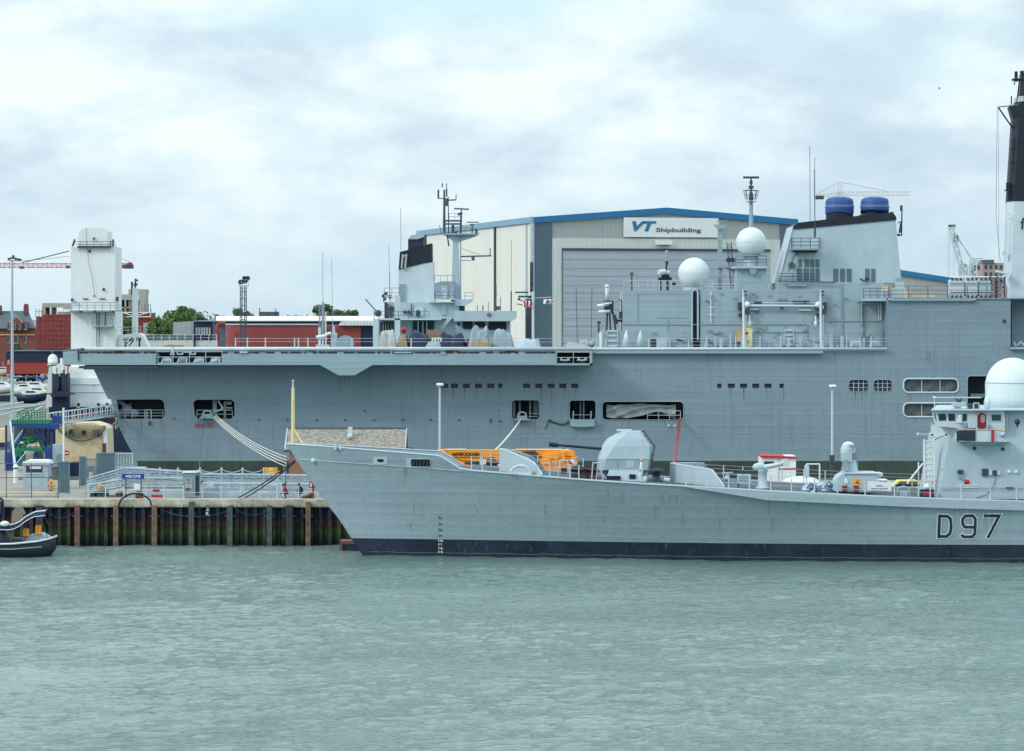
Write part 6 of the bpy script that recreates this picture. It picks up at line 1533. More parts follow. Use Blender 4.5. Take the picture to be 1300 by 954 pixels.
# quayside jib crane, right
D = 900
qc = thing('dock_crane', 'white lattice dock crane with a raked jib at the right of the workshop', 'dock crane', (WX(1225,D), D, QZ))
m = MB(); m.lattice(W(1222,345,D), W(1207,288,D), 1.3, .16, 1.4); m.build('jib', 'lgrey', qc)
m = MB(); m.pb(1204.5,285.5,1213,288.5,D,1).pb(1212,299,1217,304,D,1).pb(1211.5,304,1213,308,D,1).pb(1215,304,1216.5,308,D,1); m.build('jib_sheave', 'dark', qc)
m = MB(); m.tube(W(1213,300,D), W(1238,333,D), .1, 4); m.tube(W(1208,287,D), W(1233,330,D), .1, 4)
for px in (1203.5,1205.5,1210,1212): m.tube(W(px,288,D), W(px,352,D), .05, 4)
m.build('rope_fall', 'galv', qc)
m = MB()
for px in (1219,1226,1233,1238): m.lattice(W(px,376,D), W(px,336,D), 1.0, .14, 1.2)
m.lattice(W(1235,352,D), W(1236,329,D), 1.8, .2, 1.3); m.tube(W(1232,328,D),W(1247,328,D),.25,6); m.pb(1236,331,1245,334,D,1.5); m.build('tower', 'lgrey', qc)
m = MB(); m.pb(1237,337,1244,343,D,2).pb(1222,335,1226,340,D,1); m.build('machinery', 'dark', qc)
bb = thing('tower_block', 'brown block of flats behind the dock crane', 'building', (WX(1260,1100), 1100, QZ))
m = MB(); m.pp([(1247.5,443),(1247.5,334),(1275,334),(1275,443)], 1100, 12); m.build('wall', flat('brown_render', c(158,140,138), .9), bb)
m = MB(); m.pb(1247.5,330,1262,334.5,1099.5,10); m.build('roof', 'slate', bb)
for k in range(4):
    for j in range(3):
        m = MB(); m.pb(1250+k*6.5,337+j*9,1253+k*6.5,341.5+j*9,1099.8,.3); m.build('window', 'glass', bb)
# ================================================================== long warehouse and red shed
D = 540
wh = thing('warehouse', 'long low warehouse with a cream roof behind the carrier stern', 'warehouse', (WX(370,D), D, QZ))
m = MB(); m.pp([(270,460),(270,408),(476,408),(476,460)], D, 25); m.build('wall', paint('slate_wall', c(84,98,116), .7), wh)
m = MB(); m.rings([[W(274,407.5,D-1),W(480,407.5,D-1)],[W(274,402,D+6),W(480,402,D+6)],[W(276,401.5,D+22),W(478,401.5,D+22)]], cap=False, closed=False); m.build('roof', flat('cream_roof', c(222,218,204), .6), wh)
m = MB(); m.pb(270,407.3,478,408.3,D-1.2,1.2); m.build('gutter', 'dgrey2', wh)
m = MB()
for px in (284,340,353,373,435,462): m.pb(px,403.8,px+2.5,406,D+3,1.5)
m.pb(329,396,353,402,D+16,3).pb(329,391,330,402,D+16,.5).pb(349.5,392,350.5,402,D+16,.5); m.build('roof_vent', 'dark', wh)
D = 500
sh = thing('red_shed', 'brick red sheeted shed with a rounded corner in front of the warehouse', 'shed', (WX(345,D), D, QZ))
m = MB(); x0, x1 = WX(283,D), WX(404,D); ra = 5.0
P = [(x1, D), (x0+ra, D)]+[(x0+ra-ra*math.sin(R(a)), D+ra-ra*math.cos(R(a))) for a in range(10, 91, 10)]+[(x0, D+18), (x1, D+18)]
m.rings([[(x, y, QZ) for x, y in P], [(x, y, WZ(412.5,D)) for x, y in P]]); m.build('wall', 'clad_red', sh)
m = MB(); P2 = [(x, y-.15) for x, y in P[:11]]; m.path([Vector((x, y, WZ(412.3,D))) for x, y in P2], .14, 6); m.build('roof_edge', 'dgrey', sh)
m = MB(); m.path([W(276,443,D-.5), W(276,414,D-.5), W(278,411,D-.5), W(286,410.5,D-.5)], .3, 8); m.build('duct', 'redrust', sh)
D = 510
s2 = thing('red_shed', 'smaller red shed with white barrel roof and navy door', 'shed', (WX(450,D), D, QZ))
m = MB(); m.pp([(404,460),(404,413),(458,413),(458,460)], D, 14); m.build('wall', 'clad_red', s2)
m = MB(); m.pp([(458,460),(458,413),(474,413),(474,460)], D+.2, 13.5); m.build('door', 'navy', s2)
m = MB(); m.pp([(430,413.5),(431,411),(434,408.5),(474,408),(474,413.5)], D-.8, 15)
for k in range(10): m.pt(434+k*4,408,432+k*4,413.5,D-.9,.06)
m.build('roof', 'white', s2)
# grey flat roofed buildings
D = 560
g1 = thing('office_block', 'pale grey cladded block beside a dark blue block left of the red shed', 'building', (WX(233,D), D, QZ))
m = MB(); m.pp([(220,460),(220,409.5),(246,408),(246,460)], D, 14); m.build('wall', 'clad_grey', g1)
g2 = thing('office_block', 'dark blue glazed office block touching the left of the red shed', 'building', (WX(262,D), D, QZ))
m = MB(); m.pp([(246.5,460),(246.5,407.5),(283,408.5),(283,460)], D-1, 14); m.build('wall', 'navy', g2)
for k in range(6):
    m = MB(); m.pb(248.5+k*3.3,416,250.8+k*3.3,425,D-1.15,.2); m.build('window', 'canvas' if k > 1 else 'dgrey2', g2)
m = MB(); m.pb(246,407.3,283,408.4,D-1.4,14); m.build('roof_edge', 'dgrey2', g2)
D = 470.6
m = MB(); m.pp([(150,470),(150,433),(247,432),(247,470)], D, .5); m.pp([(247,470),(247,432.5),(276,432.5),(276,470)], D+.02, .4); r1 = m
fw = thing('site_wall', 'long pale grey site wall with a railing on top behind the carrier stern', 'wall', (WX(210,D), D, QZ-.1))
r1.build('panel', 'clad_pale', fw)
m = MB(); m.pb(150,426,247,432.5,D+.6,.3); m.build('upper_band', 'slate', fw)
m = MB()
for px in range(165,276,10): m.pt(px,433,px,425,D-.1,.06)
m.pt(165,425,275,425.5,D-.1,.04); m.pt(165,429,275,429,D-.1,.03); m.build('rail', 'rail', fw)
m = MB(); m.pb(246,426,248,443,D-.3,.3); m.build('post', 'black', fw)
m = MB(); m.pb(208,439.5,232,442.5,D-2,1.5); rnd = random.Random(2)
for k in range(8): m.pb(208+k*3,437.5+rnd.random(),210.6+k*3,440,D-2,1.4)
single(m, 'timber_stack', 'tan', 'low stack of tan timber in front of the pale site wall', 'timber')
m = MB(); m.pp([(182,460),(182,410.5),(200,410.5),(200,460)], 620, 10); single(m, 'outbuilding', 'clad_grey', 'small plain grey outbuilding left of the trees', 'building')
# floodlight tower
D = 500
ft = thing('floodlight_tower', 'lattice floodlight tower standing before the red shed', 'floodlight', (WX(309,D), D, QZ))
m = MB(); m.lattice(W(305.8,460,D-4), W(306.3,364,D-4), .35, .05, .6); m.lattice(W(312,460,D-4), W(311.4,364,D-4), .35, .05, .6)
for k in range(9): m.tube(W(306,370+k*9,D-4), W(311.6,370+k*9,D-4), .05, 4)
m.build('tower', 'raild', ft)
m = MB(); m.pb(303,362.3,315.5,363.6,D-4.6,1.4); m.rail([W(303,362.3,D-4.6), W(315.5,362.3,D-4.6)], .9, .6, .03, 2); m.build('platform', 'galv', ft)
for px, py in ((307,357.5),(311,357),(309.8,353),(314,353),(304.5,358)):
    m = MB(); m.tube(W(px,py,D-4.6), W(px+.6,py+.5,D-3.8), .28, 12, .4); m.build('lamp', 'black', ft)
# ================================================================== left background: brick house, scaffolded blocks
D = 800
bh = thing('brick_house', 'Victorian dark red brick house with slate roof and a tall chimney at the left edge', 'house', (WX(15,D), D, QZ))
m = MB(); m.pp([(-60,480),(-60,418),(44,418),(44,480)], D, 14); m.build('wall', 'brick2', bh)
rf = MB(); rf.rings([[W(-60,418,D-.6),W(45,417,D-.6)],[W(-60,395,D+6),W(36,395,D+6)],[W(-60,418,D+14),W(45,418,D+14)]], cap=False, closed=False); rf.face([W(45,417,D-.6),W(36,395,D+6),W(45,418,D+14)]); rfo = rf.build('roof', 'slate', bh)
m = MB(); m.pp([(29.5,398),(30,388),(31,386),(34,386),(35,388),(35.3,400)], D+4, 2); m.build('chimney', 'brick2', rfo)
m = MB(); m.pp([(-6,398),(-6,388),(1,388),(1,398)], D+4, 2); m.build('chimney', 'brick2', rfo)
m = MB(); m.pp([(14,419),(14,409),(21.5,403),(28.5,409),(28.5,419)], D-1.4, 3); m.pp([(10,419),(10,409),(35,409),(35,419)], D-.9, 2); m.build('dormer_gable', 'brick2', bh)
m = MB(); m.path([W(12,410,D-1.5), W(20,399.5,D-1.5)], .15, 5); m.path([W(20,401,D-1.5), W(29,410,D-1.5)], .15, 5); m.build('bargeboard', 'canvas', bh)
for px, py, w_, h_ in ((9.5,411.5,3,7.5),(17,411.5,2.6,7.5),(23,411.5,3,7.5),(30.5,411.5,3,7.5),(9.5,427,3,9),(18.5,427,4.5,9.5),(30.5,427,3.2,9)):
    m = MB(); m.pb(px,py,px+w_,py+h_,D-1.7 if py < 420 else D-.2,.15); f_ = m.build('window', 'canvas', bh)
    m = MB(); m.pb(px+.1,py+.2,px+w_-.9,py+h_-1.2,D-1.78 if py < 420 else D-.28,.06); m.build('pane', 'glass', f_)
m = MB(); m.pb(-60,424.4,44,426,D-.25,.2); m.build('string_course', 'tan', bh)
def scaffold(name, label, px0, px1, pyt, pyb, D, frame_top=None, seed=1):
    r = thing(name, label, 'building site', (WX((px0+px1)/2,D), D, QZ))
    m = MB(); m.pb(px0,pyt,px1,pyb,D,10); m.build('netting', 'rednet', r)
    m = MB(); n = int((px1-px0)/5)
    for i in range(n+1): px = px0+(px1-px0)*i/n; m.pt(px,pyb,px,pyt-5,D-.4,.05)
    for j in range(int((pyb-pyt)/6)+1): m.pt(px0,pyt+j*6,px1,pyt+j*6,D-.4,.045)
    m.build('scaffold_pole', 'redpole', r); return r
t = NT('red_debris_netting'); n_ = t.noise(1.0, t.map((.9,.9,1.2)), 5, .7); n2_ = t.noise(1.0, t.map((.1,.1,1.6)), 3)
a_ = t.mix(t.ramp(n_, [(.35, 0.0), (.65, 1.0)]), c(112,56,60), c(146,72,72)); a_ = t.mix(t.ramp(n2_, [(.5, 0.0), (.7, .5)]), a_, c(96,50,60)); MT['rednet'] = t.out(a_, .9)
MT['redpole'] = flat('red_oxide_pole', c(160,82,80)); MT['rawconc'] = flat('raw_concrete', c(160,162,156), .9, 0, .15)
D = 700
r = scaffold('building_site', 'unfinished concrete building wrapped in red netting left of the white tower', 54, 96, 399.5, 470, D)
m = MB(); m.pb(46,402,54.2,470,D+1,8); m.build('stair_tower_netting', 'rednet', r)
m = MB(); m.pb(53.5,385,90,390.5,D+2,8).pb(53.5,390,57.5,400,D+2,7).pb(65,390,67,400,D+3,6).pb(80,386,90,393,D+1,3).pb(73,396,90,399.6,D+2,5); m.build('concrete_frame', 'rawconc', r)
m = MB()
for px in (45.5,49.5,53): m.pt(px,404,px,392,D,.07)
m.pt(45,396,54,396,D,.06); m.build('pole', 'raild', r)
D = 820
r = scaffold('building_site', 'tall concrete frame with red netted lower floors right of the white tower', 146, 192, 397.5, 470, D)
m = MB(); m.pb(150,374,168,381,D+1,8).pb(163,367.5,184.5,374,D+2,8).pb(163,374,167,397.5,D+2,7).pb(176,374,184.5,397.5,D+2,7).pb(150,381,153,397,D+1,7).pb(158,381,160,397,D+1,7).pb(150,390,165,391.5,D+1,6).pb(167,383,177,386,D+2,6); m.build('concrete_frame', 'rawconc', r)
m = MB(); m.pb(152,381,184,397,D+5,3); m.build('unglazed_floor', 'dark', r)
m = MB(); m.path([W(150,397,D-1),W(191,397,D-1),W(191,402.5,D-1),W(150,402.5,D-1),W(150,397,D-1)], .14, 5); m.pt(156,397,168,401,D-1,.14); m.pt(174,401,187,397.5,D-1,.14); m.build('edge_guard', 'white', r)
m = MB()
for px in (184,188.5,191): m.pt(px,397,px,386,D-1,.08)
m.build('pole', 'raild', r)
# ================================================================== trees
def leafmat(name, c1, c2):
    t = NT(name); n = t.noise(.35, t.map((1,1,1)), 3); n2 = t.noise(3, t.map((1,1,1)), 2)
    a = t.mix(t.ramp(n, [(.35, 0.0), (.65, 1.0)]), c1, c2); a = t.mix(t.math('MULTIPLY', n2, .5), a, sc(c2, .6))
    m = t.out(a, .8, 0, .2); return m
MT['leafA'] = leafmat('leaf_green', c(66,96,60), c(104,128,74)); MT['leafB'] = leafmat('leaf_dull_green', c(60,84,66), c(92,112,76)); MT['bark'] = flat('bark', c(70,60,50), .9)
def tree(px, pyt, wpx, D, mat, label, seed, n=2600, base=QZ-.1):
    rnd = random.Random(seed); x = WX(px,D); zt = WZ(pyt,D); Wd = wpx*1.3*D/F/2; hc = min((zt-base)*.75, Wd*1.7)
    r = thing('tree', label, 'tree', (x, D, base), 'trees beyond the dockyard')
    m = MB(); m.tube((x,D,base),(x,D,zt-hc*.55),.35,8,.2)
    lobes = []
    for i in range(15):
        a = rnd.uniform(0,6.28); q = rnd.random()**.6; zz = zt-hc*rnd.uniform(.14,.95); rr_ = Wd*rnd.uniform(.22,.42); k = Wd*.78*q*math.sqrt(max(.1, 1-((zz-(zt-hc*.6))/(hc*.62))**2))
        lobes.append((x+k*math.cos(a), D+k*math.sin(a), zz, rr_)); m.tube((x,D,zt-hc*.8),lobes[-1][:3],.14,5,.04)
    lobes.append((x+rnd.uniform(-.15,.15)*Wd, D, zt-Wd*.24, Wd*.26))
    m.build('trunk', 'bark', r)
    m = MB(); bm = m.bm
    for i in range(n):
        lx, ly, lz, lr = rnd.choice(lobes); v = Vector((rnd.gauss(0,1),rnd.gauss(0,1),rnd.gauss(0,1))).normalized()*lr*rnd.uniform(.55,1.1)*(1.28 if rnd.random() < .22 else 1)
        p = Vector((lx,ly,lz))+Vector((v.x,v.y,v.z*.85)); s_ = rnd.uniform(.12,.3)
        u = Vector((rnd.gauss(0,1),rnd.gauss(0,1),rnd.gauss(0,1))).normalized(); w2 = u.orthogonal().normalized()
        vs = [bm.verts.new(p+u*s_), bm.verts.new(p+w2*s_*.7), bm.verts.new(p-u*s_), bm.verts.new(p-w2*s_*.7)]; bm.faces.new(vs)
    m.build('crown', mat, r, keepn=True)
tree(232, 388.5, 30, 610, 'leafA', 'taller green tree with a ragged top left of the office blocks', 1, 3400)
tree(212, 396, 34, 600, 'leafA', 'broad green tree just left of the tallest background tree', 2, 3400)
tree(200, 403, 22, 590, 'leafA', 'small green tree at the foot of the broad tree', 3, 2000)
tree(252, 399, 20, 640, 'leafB', 'small dull green tree above the dark blue office block', 4, 1800)
tree(160, 402, 24, 650, 'leafA', 'low leafy tree in front of the red netted floors right of the white tower', 12, 1800)
tree(303, 392.5, 24, 700, 'leafB', 'dull green tree top behind the floodlight tower', 5, 2000)
tree(313, 395, 18, 705, 'leafB', 'lower tree top right of the floodlight tower', 6, 1400)
tree(412, 385.5, 30, 720, 'leafB', 'tall dull green tree top behind the whip aerials', 7, 2800)
tree(430, 393, 26, 725, 'leafB', 'middle one of three tree tops above the cream roof', 8, 2200)
tree(450, 393.5, 24, 730, 'leafB', 'tree top nearest the support ship above the cream roof', 9, 2200)
tree(24, 436, 16, 720, 'leafB', 'small bush like tree in front of the brick house', 10, 900)
# far wooded skyline, one mass
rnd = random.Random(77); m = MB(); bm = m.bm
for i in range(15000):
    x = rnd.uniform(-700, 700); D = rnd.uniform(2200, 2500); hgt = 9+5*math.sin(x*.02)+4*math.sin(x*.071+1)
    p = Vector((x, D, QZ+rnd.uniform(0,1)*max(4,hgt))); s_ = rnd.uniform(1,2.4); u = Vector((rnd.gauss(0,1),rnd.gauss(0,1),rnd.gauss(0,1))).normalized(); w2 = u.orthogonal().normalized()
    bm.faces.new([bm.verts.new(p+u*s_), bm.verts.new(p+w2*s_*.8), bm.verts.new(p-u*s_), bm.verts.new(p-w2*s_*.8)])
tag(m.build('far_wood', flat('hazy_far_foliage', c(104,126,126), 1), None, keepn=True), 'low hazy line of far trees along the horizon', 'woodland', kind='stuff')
# ================================================================== white ship with the tall tower, stern towards us
D = 400.0
ws = thing('white_ship', 'white ship with a tall windowless tower and navy hull behind the carrier stern', 'ship', (WX(110,D), D, 0))
wp = lambda pts, mat, name, DD=D, dep=12: MB().pp(pts, DD, dep).build(name, mat, ws)
wp([(62,600),(62,517),(200,517),(200,600)], 'navy', 'hull', D, 60)
m = MB(); m.pb(86,525,200,531,D-.1,.2); m.build('red_band', 'red', ws)
wp([(58,518),(62,466),(66,466),(66,518)], 'whiteship', 'side_house', D+.1, 8)
wp([(66,518),(66,480),(142,480),(142,518)], 'whiteship', 'after_deckhouse', D+.3, 30)
wp([(87,480.5),(87,466),(150,466),(150,480.5)], 'whiteship', 'deckhouse', D+1, 28)
wp([(90,466),(90,394.5),(146,394.5),(146,466)], 'whiteship', 'tower_base', D+3, 8)
wp([(93,394.5),(93,314),(146,314),(146,394.5)], 'whiteship', 'tower', D+3.5, 7)
wp([(90.2,394),(90.2,313.8),(93,313.8),(93,394)], 'white', 'tower_edge', D+3.6, 6.5)
wp([(98.5,314),(100,296),(103,291.5),(112,289),(134,290.5),(136,294),(136.5,314)], 'whiteship', 'tower_cap', D+4, 5)
wp([(98.5,314),(100,296),(103,291.5),(109,289.5),(109,314)], 'white', 'cap_facet', D+3.9, .2)
m = MB(); m.pb(98,312.5,140,314.5,D+3,7); m.build('cap_ledge', 'dark', ws)
m = MB(); m.rail([W(93,314,D+3.4), W(146,314,D+3.4)], .75, 1.0, .03, 2); m.rail([W(91,394.5,D+2), W(150,394.5,D+2)], 1.05, 1.0, .03, 3); m.rail([W(117,414,D+1.6), W(143,414,D+1.6)], .95, .8, .03, 3); m.build('tower_rail', 'raild', ws)
m = MB(); m.pb(88,394,154,396,D+1.6,1.6).pb(117,414,143,415.5,D+1.4,1.6); m.build('tower_gallery', 'dgrey2', ws)
m = MB()
for px in (102,120,143): m.pb(px-1.5,394.8,px+1.5,397.5,D+1.4,.5)
m.pt(92,313,95,304,D+3,.14); m.pt(92,309,96,308,D+3,.06); m.pt(143.5,313,143.5,304,D+3,.12); m.pt(140.5,313,140.5,306,D+3,.08); m.pt(119,305,119.5,301.5,D+3.8,.12); m.pb(90,379,92.5,383,D+3,.4).pb(147,377,150,383,D+3,.5).pb(105,379,112,380,D+3.3,.2).pb(126,379,133,380,D+3.3,.2)
m.sph(W(113.7,319,D+3.4),.2,8,6); m.sph(W(131.5,367.5,D+3.4),.2,8,6); m.sph(W(119.5,376,D+3.4),.12,8,6); m.build('tower_lamp', 'dark', ws)
m = MB(); m.path([W(111,315,D+3.3),W(113,335,D+3.3),W(117,352,D+3.3),W(120,375,D+3.3)],.025,4); m.path([W(123,397,D+2.8),W(123,465,D+2.8)],.06,5); m.path([W(126,397,D+2.8),W(126,465,D+2.8)],.06,5); m.path([W(134,397,D+2.8),W(133,414,D+2.8)],.06,5); m.build('tower_cable', 'raild', ws)
# forward A-mast on the ship (right of the tower)
m = MB(); m.pt(171.5,430,171.5,366,D+6,.42,n=10); m.build('mast', 'white', ws)
m = MB(); m.pt(171.5,366,172,354,D+6,.12); m.pt(167.5,375,167.5,358,D+6,.14); m.pt(169,362,175,361,D+6,.1); m.pb(173,355,175,357.5,D+6,.3).pb(170.5,359,173,364,D+6,.5); m.build('mast_head', 'dark', ws)
m = MB(); m.pp([(146,426),(176,423),(181,426),(190,444),(186,444),(178,428),(146,430)], D+5.5, 3); m.pt(151,443,152,428,D+5,.14); m.pt(172,443,171,428,D+5,.16); m.build('mast_gallery', 'white', ws)
m = MB(); m.rail([W(146,424,D+5.5), W(179,423,D+5.5)], .85, .8, .035, 2); m.build('gallery_rail', 'rail', ws)
m = MB(); m.pt(158,440,168,429,D+7,.09); m.pt(163,440,172,430,D+7,.09); m.pb(158,434,160,443,D+6,.4).pb(176,430,178,443,D+6,.3); m.build('gallery_gear', 'dark', ws)
m = MB(); m.pp([(66,538),(66,474),(87,474),(87,538)], D-1.6, 1.5); m.build('funnel_recess', 'navy', ws)
m = MB(); m.pp([(66.5,500),(66.5,475),(75,475),(75,490),(72,500)], D-2.2,.5).pp([(78,490),(78,475),(86.5,475),(86.5,500),(80,500)], D-2.2,.5); m.pp([(64,501),(67,498.5),(76,497),(86,498.5),(88.5,501),(88,504),(64.5,504)], D-2.8, 1); m.pt(58,500.5,66,500,D-2.4,.1); m.pt(87,499,95.5,500.5,D-2.4,.1); m.build('fender_gear', 'boot', ws)
m = MB(); m.pt(70,475,70,466,D-2,.2); m.pt(75,478,75,462,D-2,.18); m.pt(78,474,78,455,D-2,.2); m.pt(80,470,79,458,D-2,.25); m.pt(84,475,84,466,D-2,.15); m.pt(73,465,85,466,D-2,.1); m.pt(60,464,66,462.5,D-2,.06); m.build('aerial_cluster', 'white', ws)
m = MB(); m.sph(W(67,456.5,D-1), .66, 20, 12, z0=-.6, sz=1.05); m.lathe(WX(67,D-1), D-1, [(.66,WZ(463,D)),(.66,WZ(460,D)),(.66,WZ(456,D))], 20); m.build('radome', 'white', ws, True)
m = MB(); m.pt(66.5,451,66.5,445,D-1,.04); m.pb(61,463,73,464,D-1.6,1.4); m.build('radome_platform', 'dgrey2', ws)
for px, py in ((99.5,514),(125,514),(136,514)):
    m = MB(); m.tube(W(px,py,D+.25), W(px,py,D-.1), .42, 16); f_ = m.build('fairlead', 'white', ws)
    m = MB(); m.tube(W(px,py,D-.11), W(px,py,D-.13), .24, 14); m.build('fairlead_hole', 'dark', f_)
m = MB(); m.pb(87,498,142,498.4,D+.2,.1).pb(87,488,142,488.5,D+.2,.1); m.tube(W(118,489,D+.2), W(118,489,D),.12,8); m.build('deckhouse_seam', 'dgrey', ws)
m = MB(); m.pb(70,467,72.5,473,D-.5,.4); m.build('vent_box', 'dark', ws)
# ================================================================== linkspan tower with green platforms
D = 283.0
ls = thing('access_tower', 'blue steel access tower with green platforms at the left of the carrier stern', 'access tower', (WX(38,D), D, QZ))
for (px, w_) in ((7.5,2.2),(14.5,2.2),(58,2.4),(65,2.2)):
    m = MB(); m.pb(px-w_/2,540,px+w_/2,598,D+(1.5 if px in (14.5,58) else 0),.3); m.build('leg', 'steelblue', ls)
m = MB(); m.pb(6,575,18,589,D-.05,.4).pb(57,568,66,590,D-.05,.4).pb(8,589,18,598,D+.1,.3); m.build('leg_casing', 'steelblue', ls)
m = MB(); m.pp([(14,538),(70,539),(70,545),(14,541.5)], D-.3, 2.6); m.build('platform_beam', 'steelblue', ls)
m = MB(); m.pb(14,533.5,63,538.5,D-.2,2.6); m.build('upper_platform', 'green', ls)
m = MB(); m.pb(18,569,54,573,D-.2,2.6); m.pt(20,566,50,560,D+1,.1); m.pb(21,556,38,561,D+1,1.2); m.build('lower_platform', 'green', ls)
m = MB(); 
for a_ in ((29,545,18,561),(33,545,18,568),(44,546,55,571),(49,545,57,560),(31,575,17,594),(24,580,17,592),(45,576,56,590)): m.pt(*a_, D+.3, .14)
m.build('brace', 'steelblue', ls)
m = MB(); m.pt(29,546,18,562,D-.2,.05); m.pt(33,574,20,590,D-.2,.05); m.build('handrail', 'lgrey', ls)
m = MB()
for k in range(11): m.pt(22+k*3.6,534,22+k*3.6,524-(k>2)*2,D,.045)
for j in range(4): m.pt(22,532-j*3,58,529-j*3,D,.04)
m.path([W(22,525,D),W(32,519,D),W(58,514,D)],.05,5); m.path([W(28,534,D),W(34,524,D),W(44,519,D)],.06,5); m.path([W(36,534,D),W(40,526,D)],.05,5); m.build('green_rail', 'green', ls)
m = MB(); m.rail([W(22,570,D), W(54,570,D)], .75, .6, .03, 3); m.path([W(24,569,D+.5),W(44,552,D+.5)],.1,5); m.path([W(29,569,D+.5),W(48,552,D+.5)],.1,5); m.build('stair', 'green', ls)
m = MB()
for (x0,y0,x1,y1) in ((-4,529,57,513),(-4,521,57,513.5),(-4,516,30,511),(14,536,57,515)): m.pt(x0,y0,x1,y1,D+4,.09)
for k in range(9): m.pt(2+k*6,528-k*1.6,2+k*6,518-k*.8,D+4,.05)
m.build('rising_walkway', 'galv', ls)
# brow from tower to carrier stern
br = thing('boarding_brow', 'sloping grey gangway from the access tower up to the carrier stern opening', 'gangway', (WX(105,D+12), D+12, 8))
A0, A1 = W(60,541,D+1), W(147,527.5,CD+.4)
m = MB(); off = Vector((0,1.6,0))
for o_ in (Vector((0,0,0)), off):
    m.tube(A0+o_, A1+o_, .09, 6); m.tube(A0+o_+Vector((0,0,1.15)), A1+o_+Vector((0,0,1.15)), .07, 6); m.tube(A0+o_+Vector((0,0,.6)), A1+o_+Vector((0,0,.6)), .04, 5)
    for i in range(13): q = A0.lerp(A1, i/12)+o_; m.tube(q, q+Vector((0,0,1.15)), .05, 5)
m.build('truss', 'lgrey', br)
m = MB(); m.rings([[A0, A1],[A0+off, A1+off]], cap=False, closed=False); m.rings([[A0+Vector((0,-.02,-.12)), A1+Vector((0,-.02,-.12))],[A0+Vector((0,-.02,.34)), A1+Vector((0,-.02,.34))]], cap=False, closed=False); m.build('walkway', 'galv', br)
m = MB(); q = W(74,531,D+3); m.box(q.x-.55,q.x+.55,q.y-.2,q.y,q.z-.55,q.z+.25); m.build('notice_panel', 'blue', br)
# beige container-like plant with sagging net
D = 296.0
bg_ = thing('beige_plant', 'large beige cabin with a rope net slung across its rounded top', 'cabin', (WX(104,D), D, QZ))
m = MB(); m.pp([(70.5,592),(70.5,546),(75,541.5),(90,538),(118,537),(131,541),(135,545),(136,575),(137,592)], D, 5); m.build('body', 'beige', bg_)
m = MB(); m.pp([(130.5,546),(135.5,544),(137.5,575),(137,588),(134,588)], D-.1, .1); m.build('white_edge', 'white', bg_)
m = MB(); m.pb(130,563,134.5,577,D-.2,.2); m.build('door', 'cord', bg_)
m = MB(); 
for i in range(25):
    u = i/24; px = 72+u*62; yb = 543+17*math.sin(math.pi*u)**.8
    m.pt(px,541,px,yb,D-.3,.02)
for j in range(7):
    pts = []
    for i in range(25): u = i/24; yb = 543+17*math.sin(math.pi*u)**.8; pts.append(W(72+u*62, 541+(yb-541)*j/6, D-.3))
    m.path(pts, .02 if j < 6 else .07, 4)
m.build('net', flat('grey_net', c(90,86,78)), bg_)
m = MB(); rnd = random.Random(4)
for i in range(14): px = rnd.uniform(80,128); m.pb(px,rnd.uniform(544,553),px+rnd.uniform(2,6),rnd.uniform(551,556),D-.2,.2)
m.build('stowed_panel', flat('grey_brown_panel', c(150,140,120)), bg_)
m = MB(); m.pb(88,588,102,605,D-3.5,3); m.build('doorway', 'navy', bg_)
# assorted junk, parked cars and boats on the far hard standing at left
def car(x, y, z, col, label, group, rot=0, L_=4.1):
    r = thing('parked_car', label, 'car', (x, y, z), group)
    m = MB(); zz = z
    P = [(x-L_/2,zz+.3),(x-L_/2,zz+.75),(x-L_*.32,zz+.88),(x-L_*.16,zz+1.38),(x+L_*.2,zz+1.4),(x+L_*.38,zz+.92),(x+L_/2,zz+.8),(x+L_/2,zz+.3)]
    m.prism(P, y-.82, y+.82); m.build('body', col, r)
    m = MB(); m.prism([(x-L_*.28,zz+.9),(x-L_*.15,zz+1.3),(x+L_*.18,zz+1.32),(x+L_*.32,zz+.92)], y-.84, y+.84); m.build('window', 'glass', r)
    for wx in (x-L_*.31, x+L_*.3):
        m = MB(); m.tube((wx,y-.86,zz+.32),(wx,y+.86,zz+.32),.32,14); w2 = m.build('wheel', 'rubber', r)
        m = MB(); m.tube((wx,y-.88,zz+.32),(wx,y-.85,zz+.32),.18,10); m.build('hubcap', 'galv', w2)
    return r
# van trailer etc near 0..60, y 465..520 -> ground at D = 3800*14.8/(py-400)
rnd = random.Random(21); cols = ['white','lgrey','dark','steelblue','white','dgrey','red','navy']
desc_ = ['white','pale grey','dark grey','blue','white','mid grey','red','navy']
gz_ = QZ-.06
k = 0
for py, D_, pxs in ((473,760,(16,24,33,42,50)),(479,700,(20,30,41,51)),(486,650,(22,33,45)),(494,598,(28,40))):
    for i, px in enumerate(pxs):
        D_ = F*(H-gz_)/(py-400); q = k % 8; row = {473:'farthest',479:'second',486:'third',494:'nearest'}[py]
        nth = ['first','second','third','fourth','fifth'][i]
        car(WX(px,D_), D_, gz_, cols[q], f'{desc_[q]} car, {nth} from the left in the {row} row of the far car park', 'cars in the far car park'); k += 1
D = 690
lw = thing('quay_warehouse', 'long navy and brick red low warehouse behind the parked cars at left', 'warehouse', (WX(50,D), D, gz_))
m = MB(); m.pb(8,459,97,475,D,14); m.build('lower_wall', 'redrust', lw)
m = MB(); m.pb(8,446,97,459,D-.3,14.6); m.build('upper_wall', 'navy', lw)
m = MB(); m.pb(9,445.4,97,446.4,D-.6,15); m.build('roof_edge', 'slate', lw)
m = MB(); m.pb(9.5,457,12,463,D-.5,.3); m.build('panel', 'tan', lw)
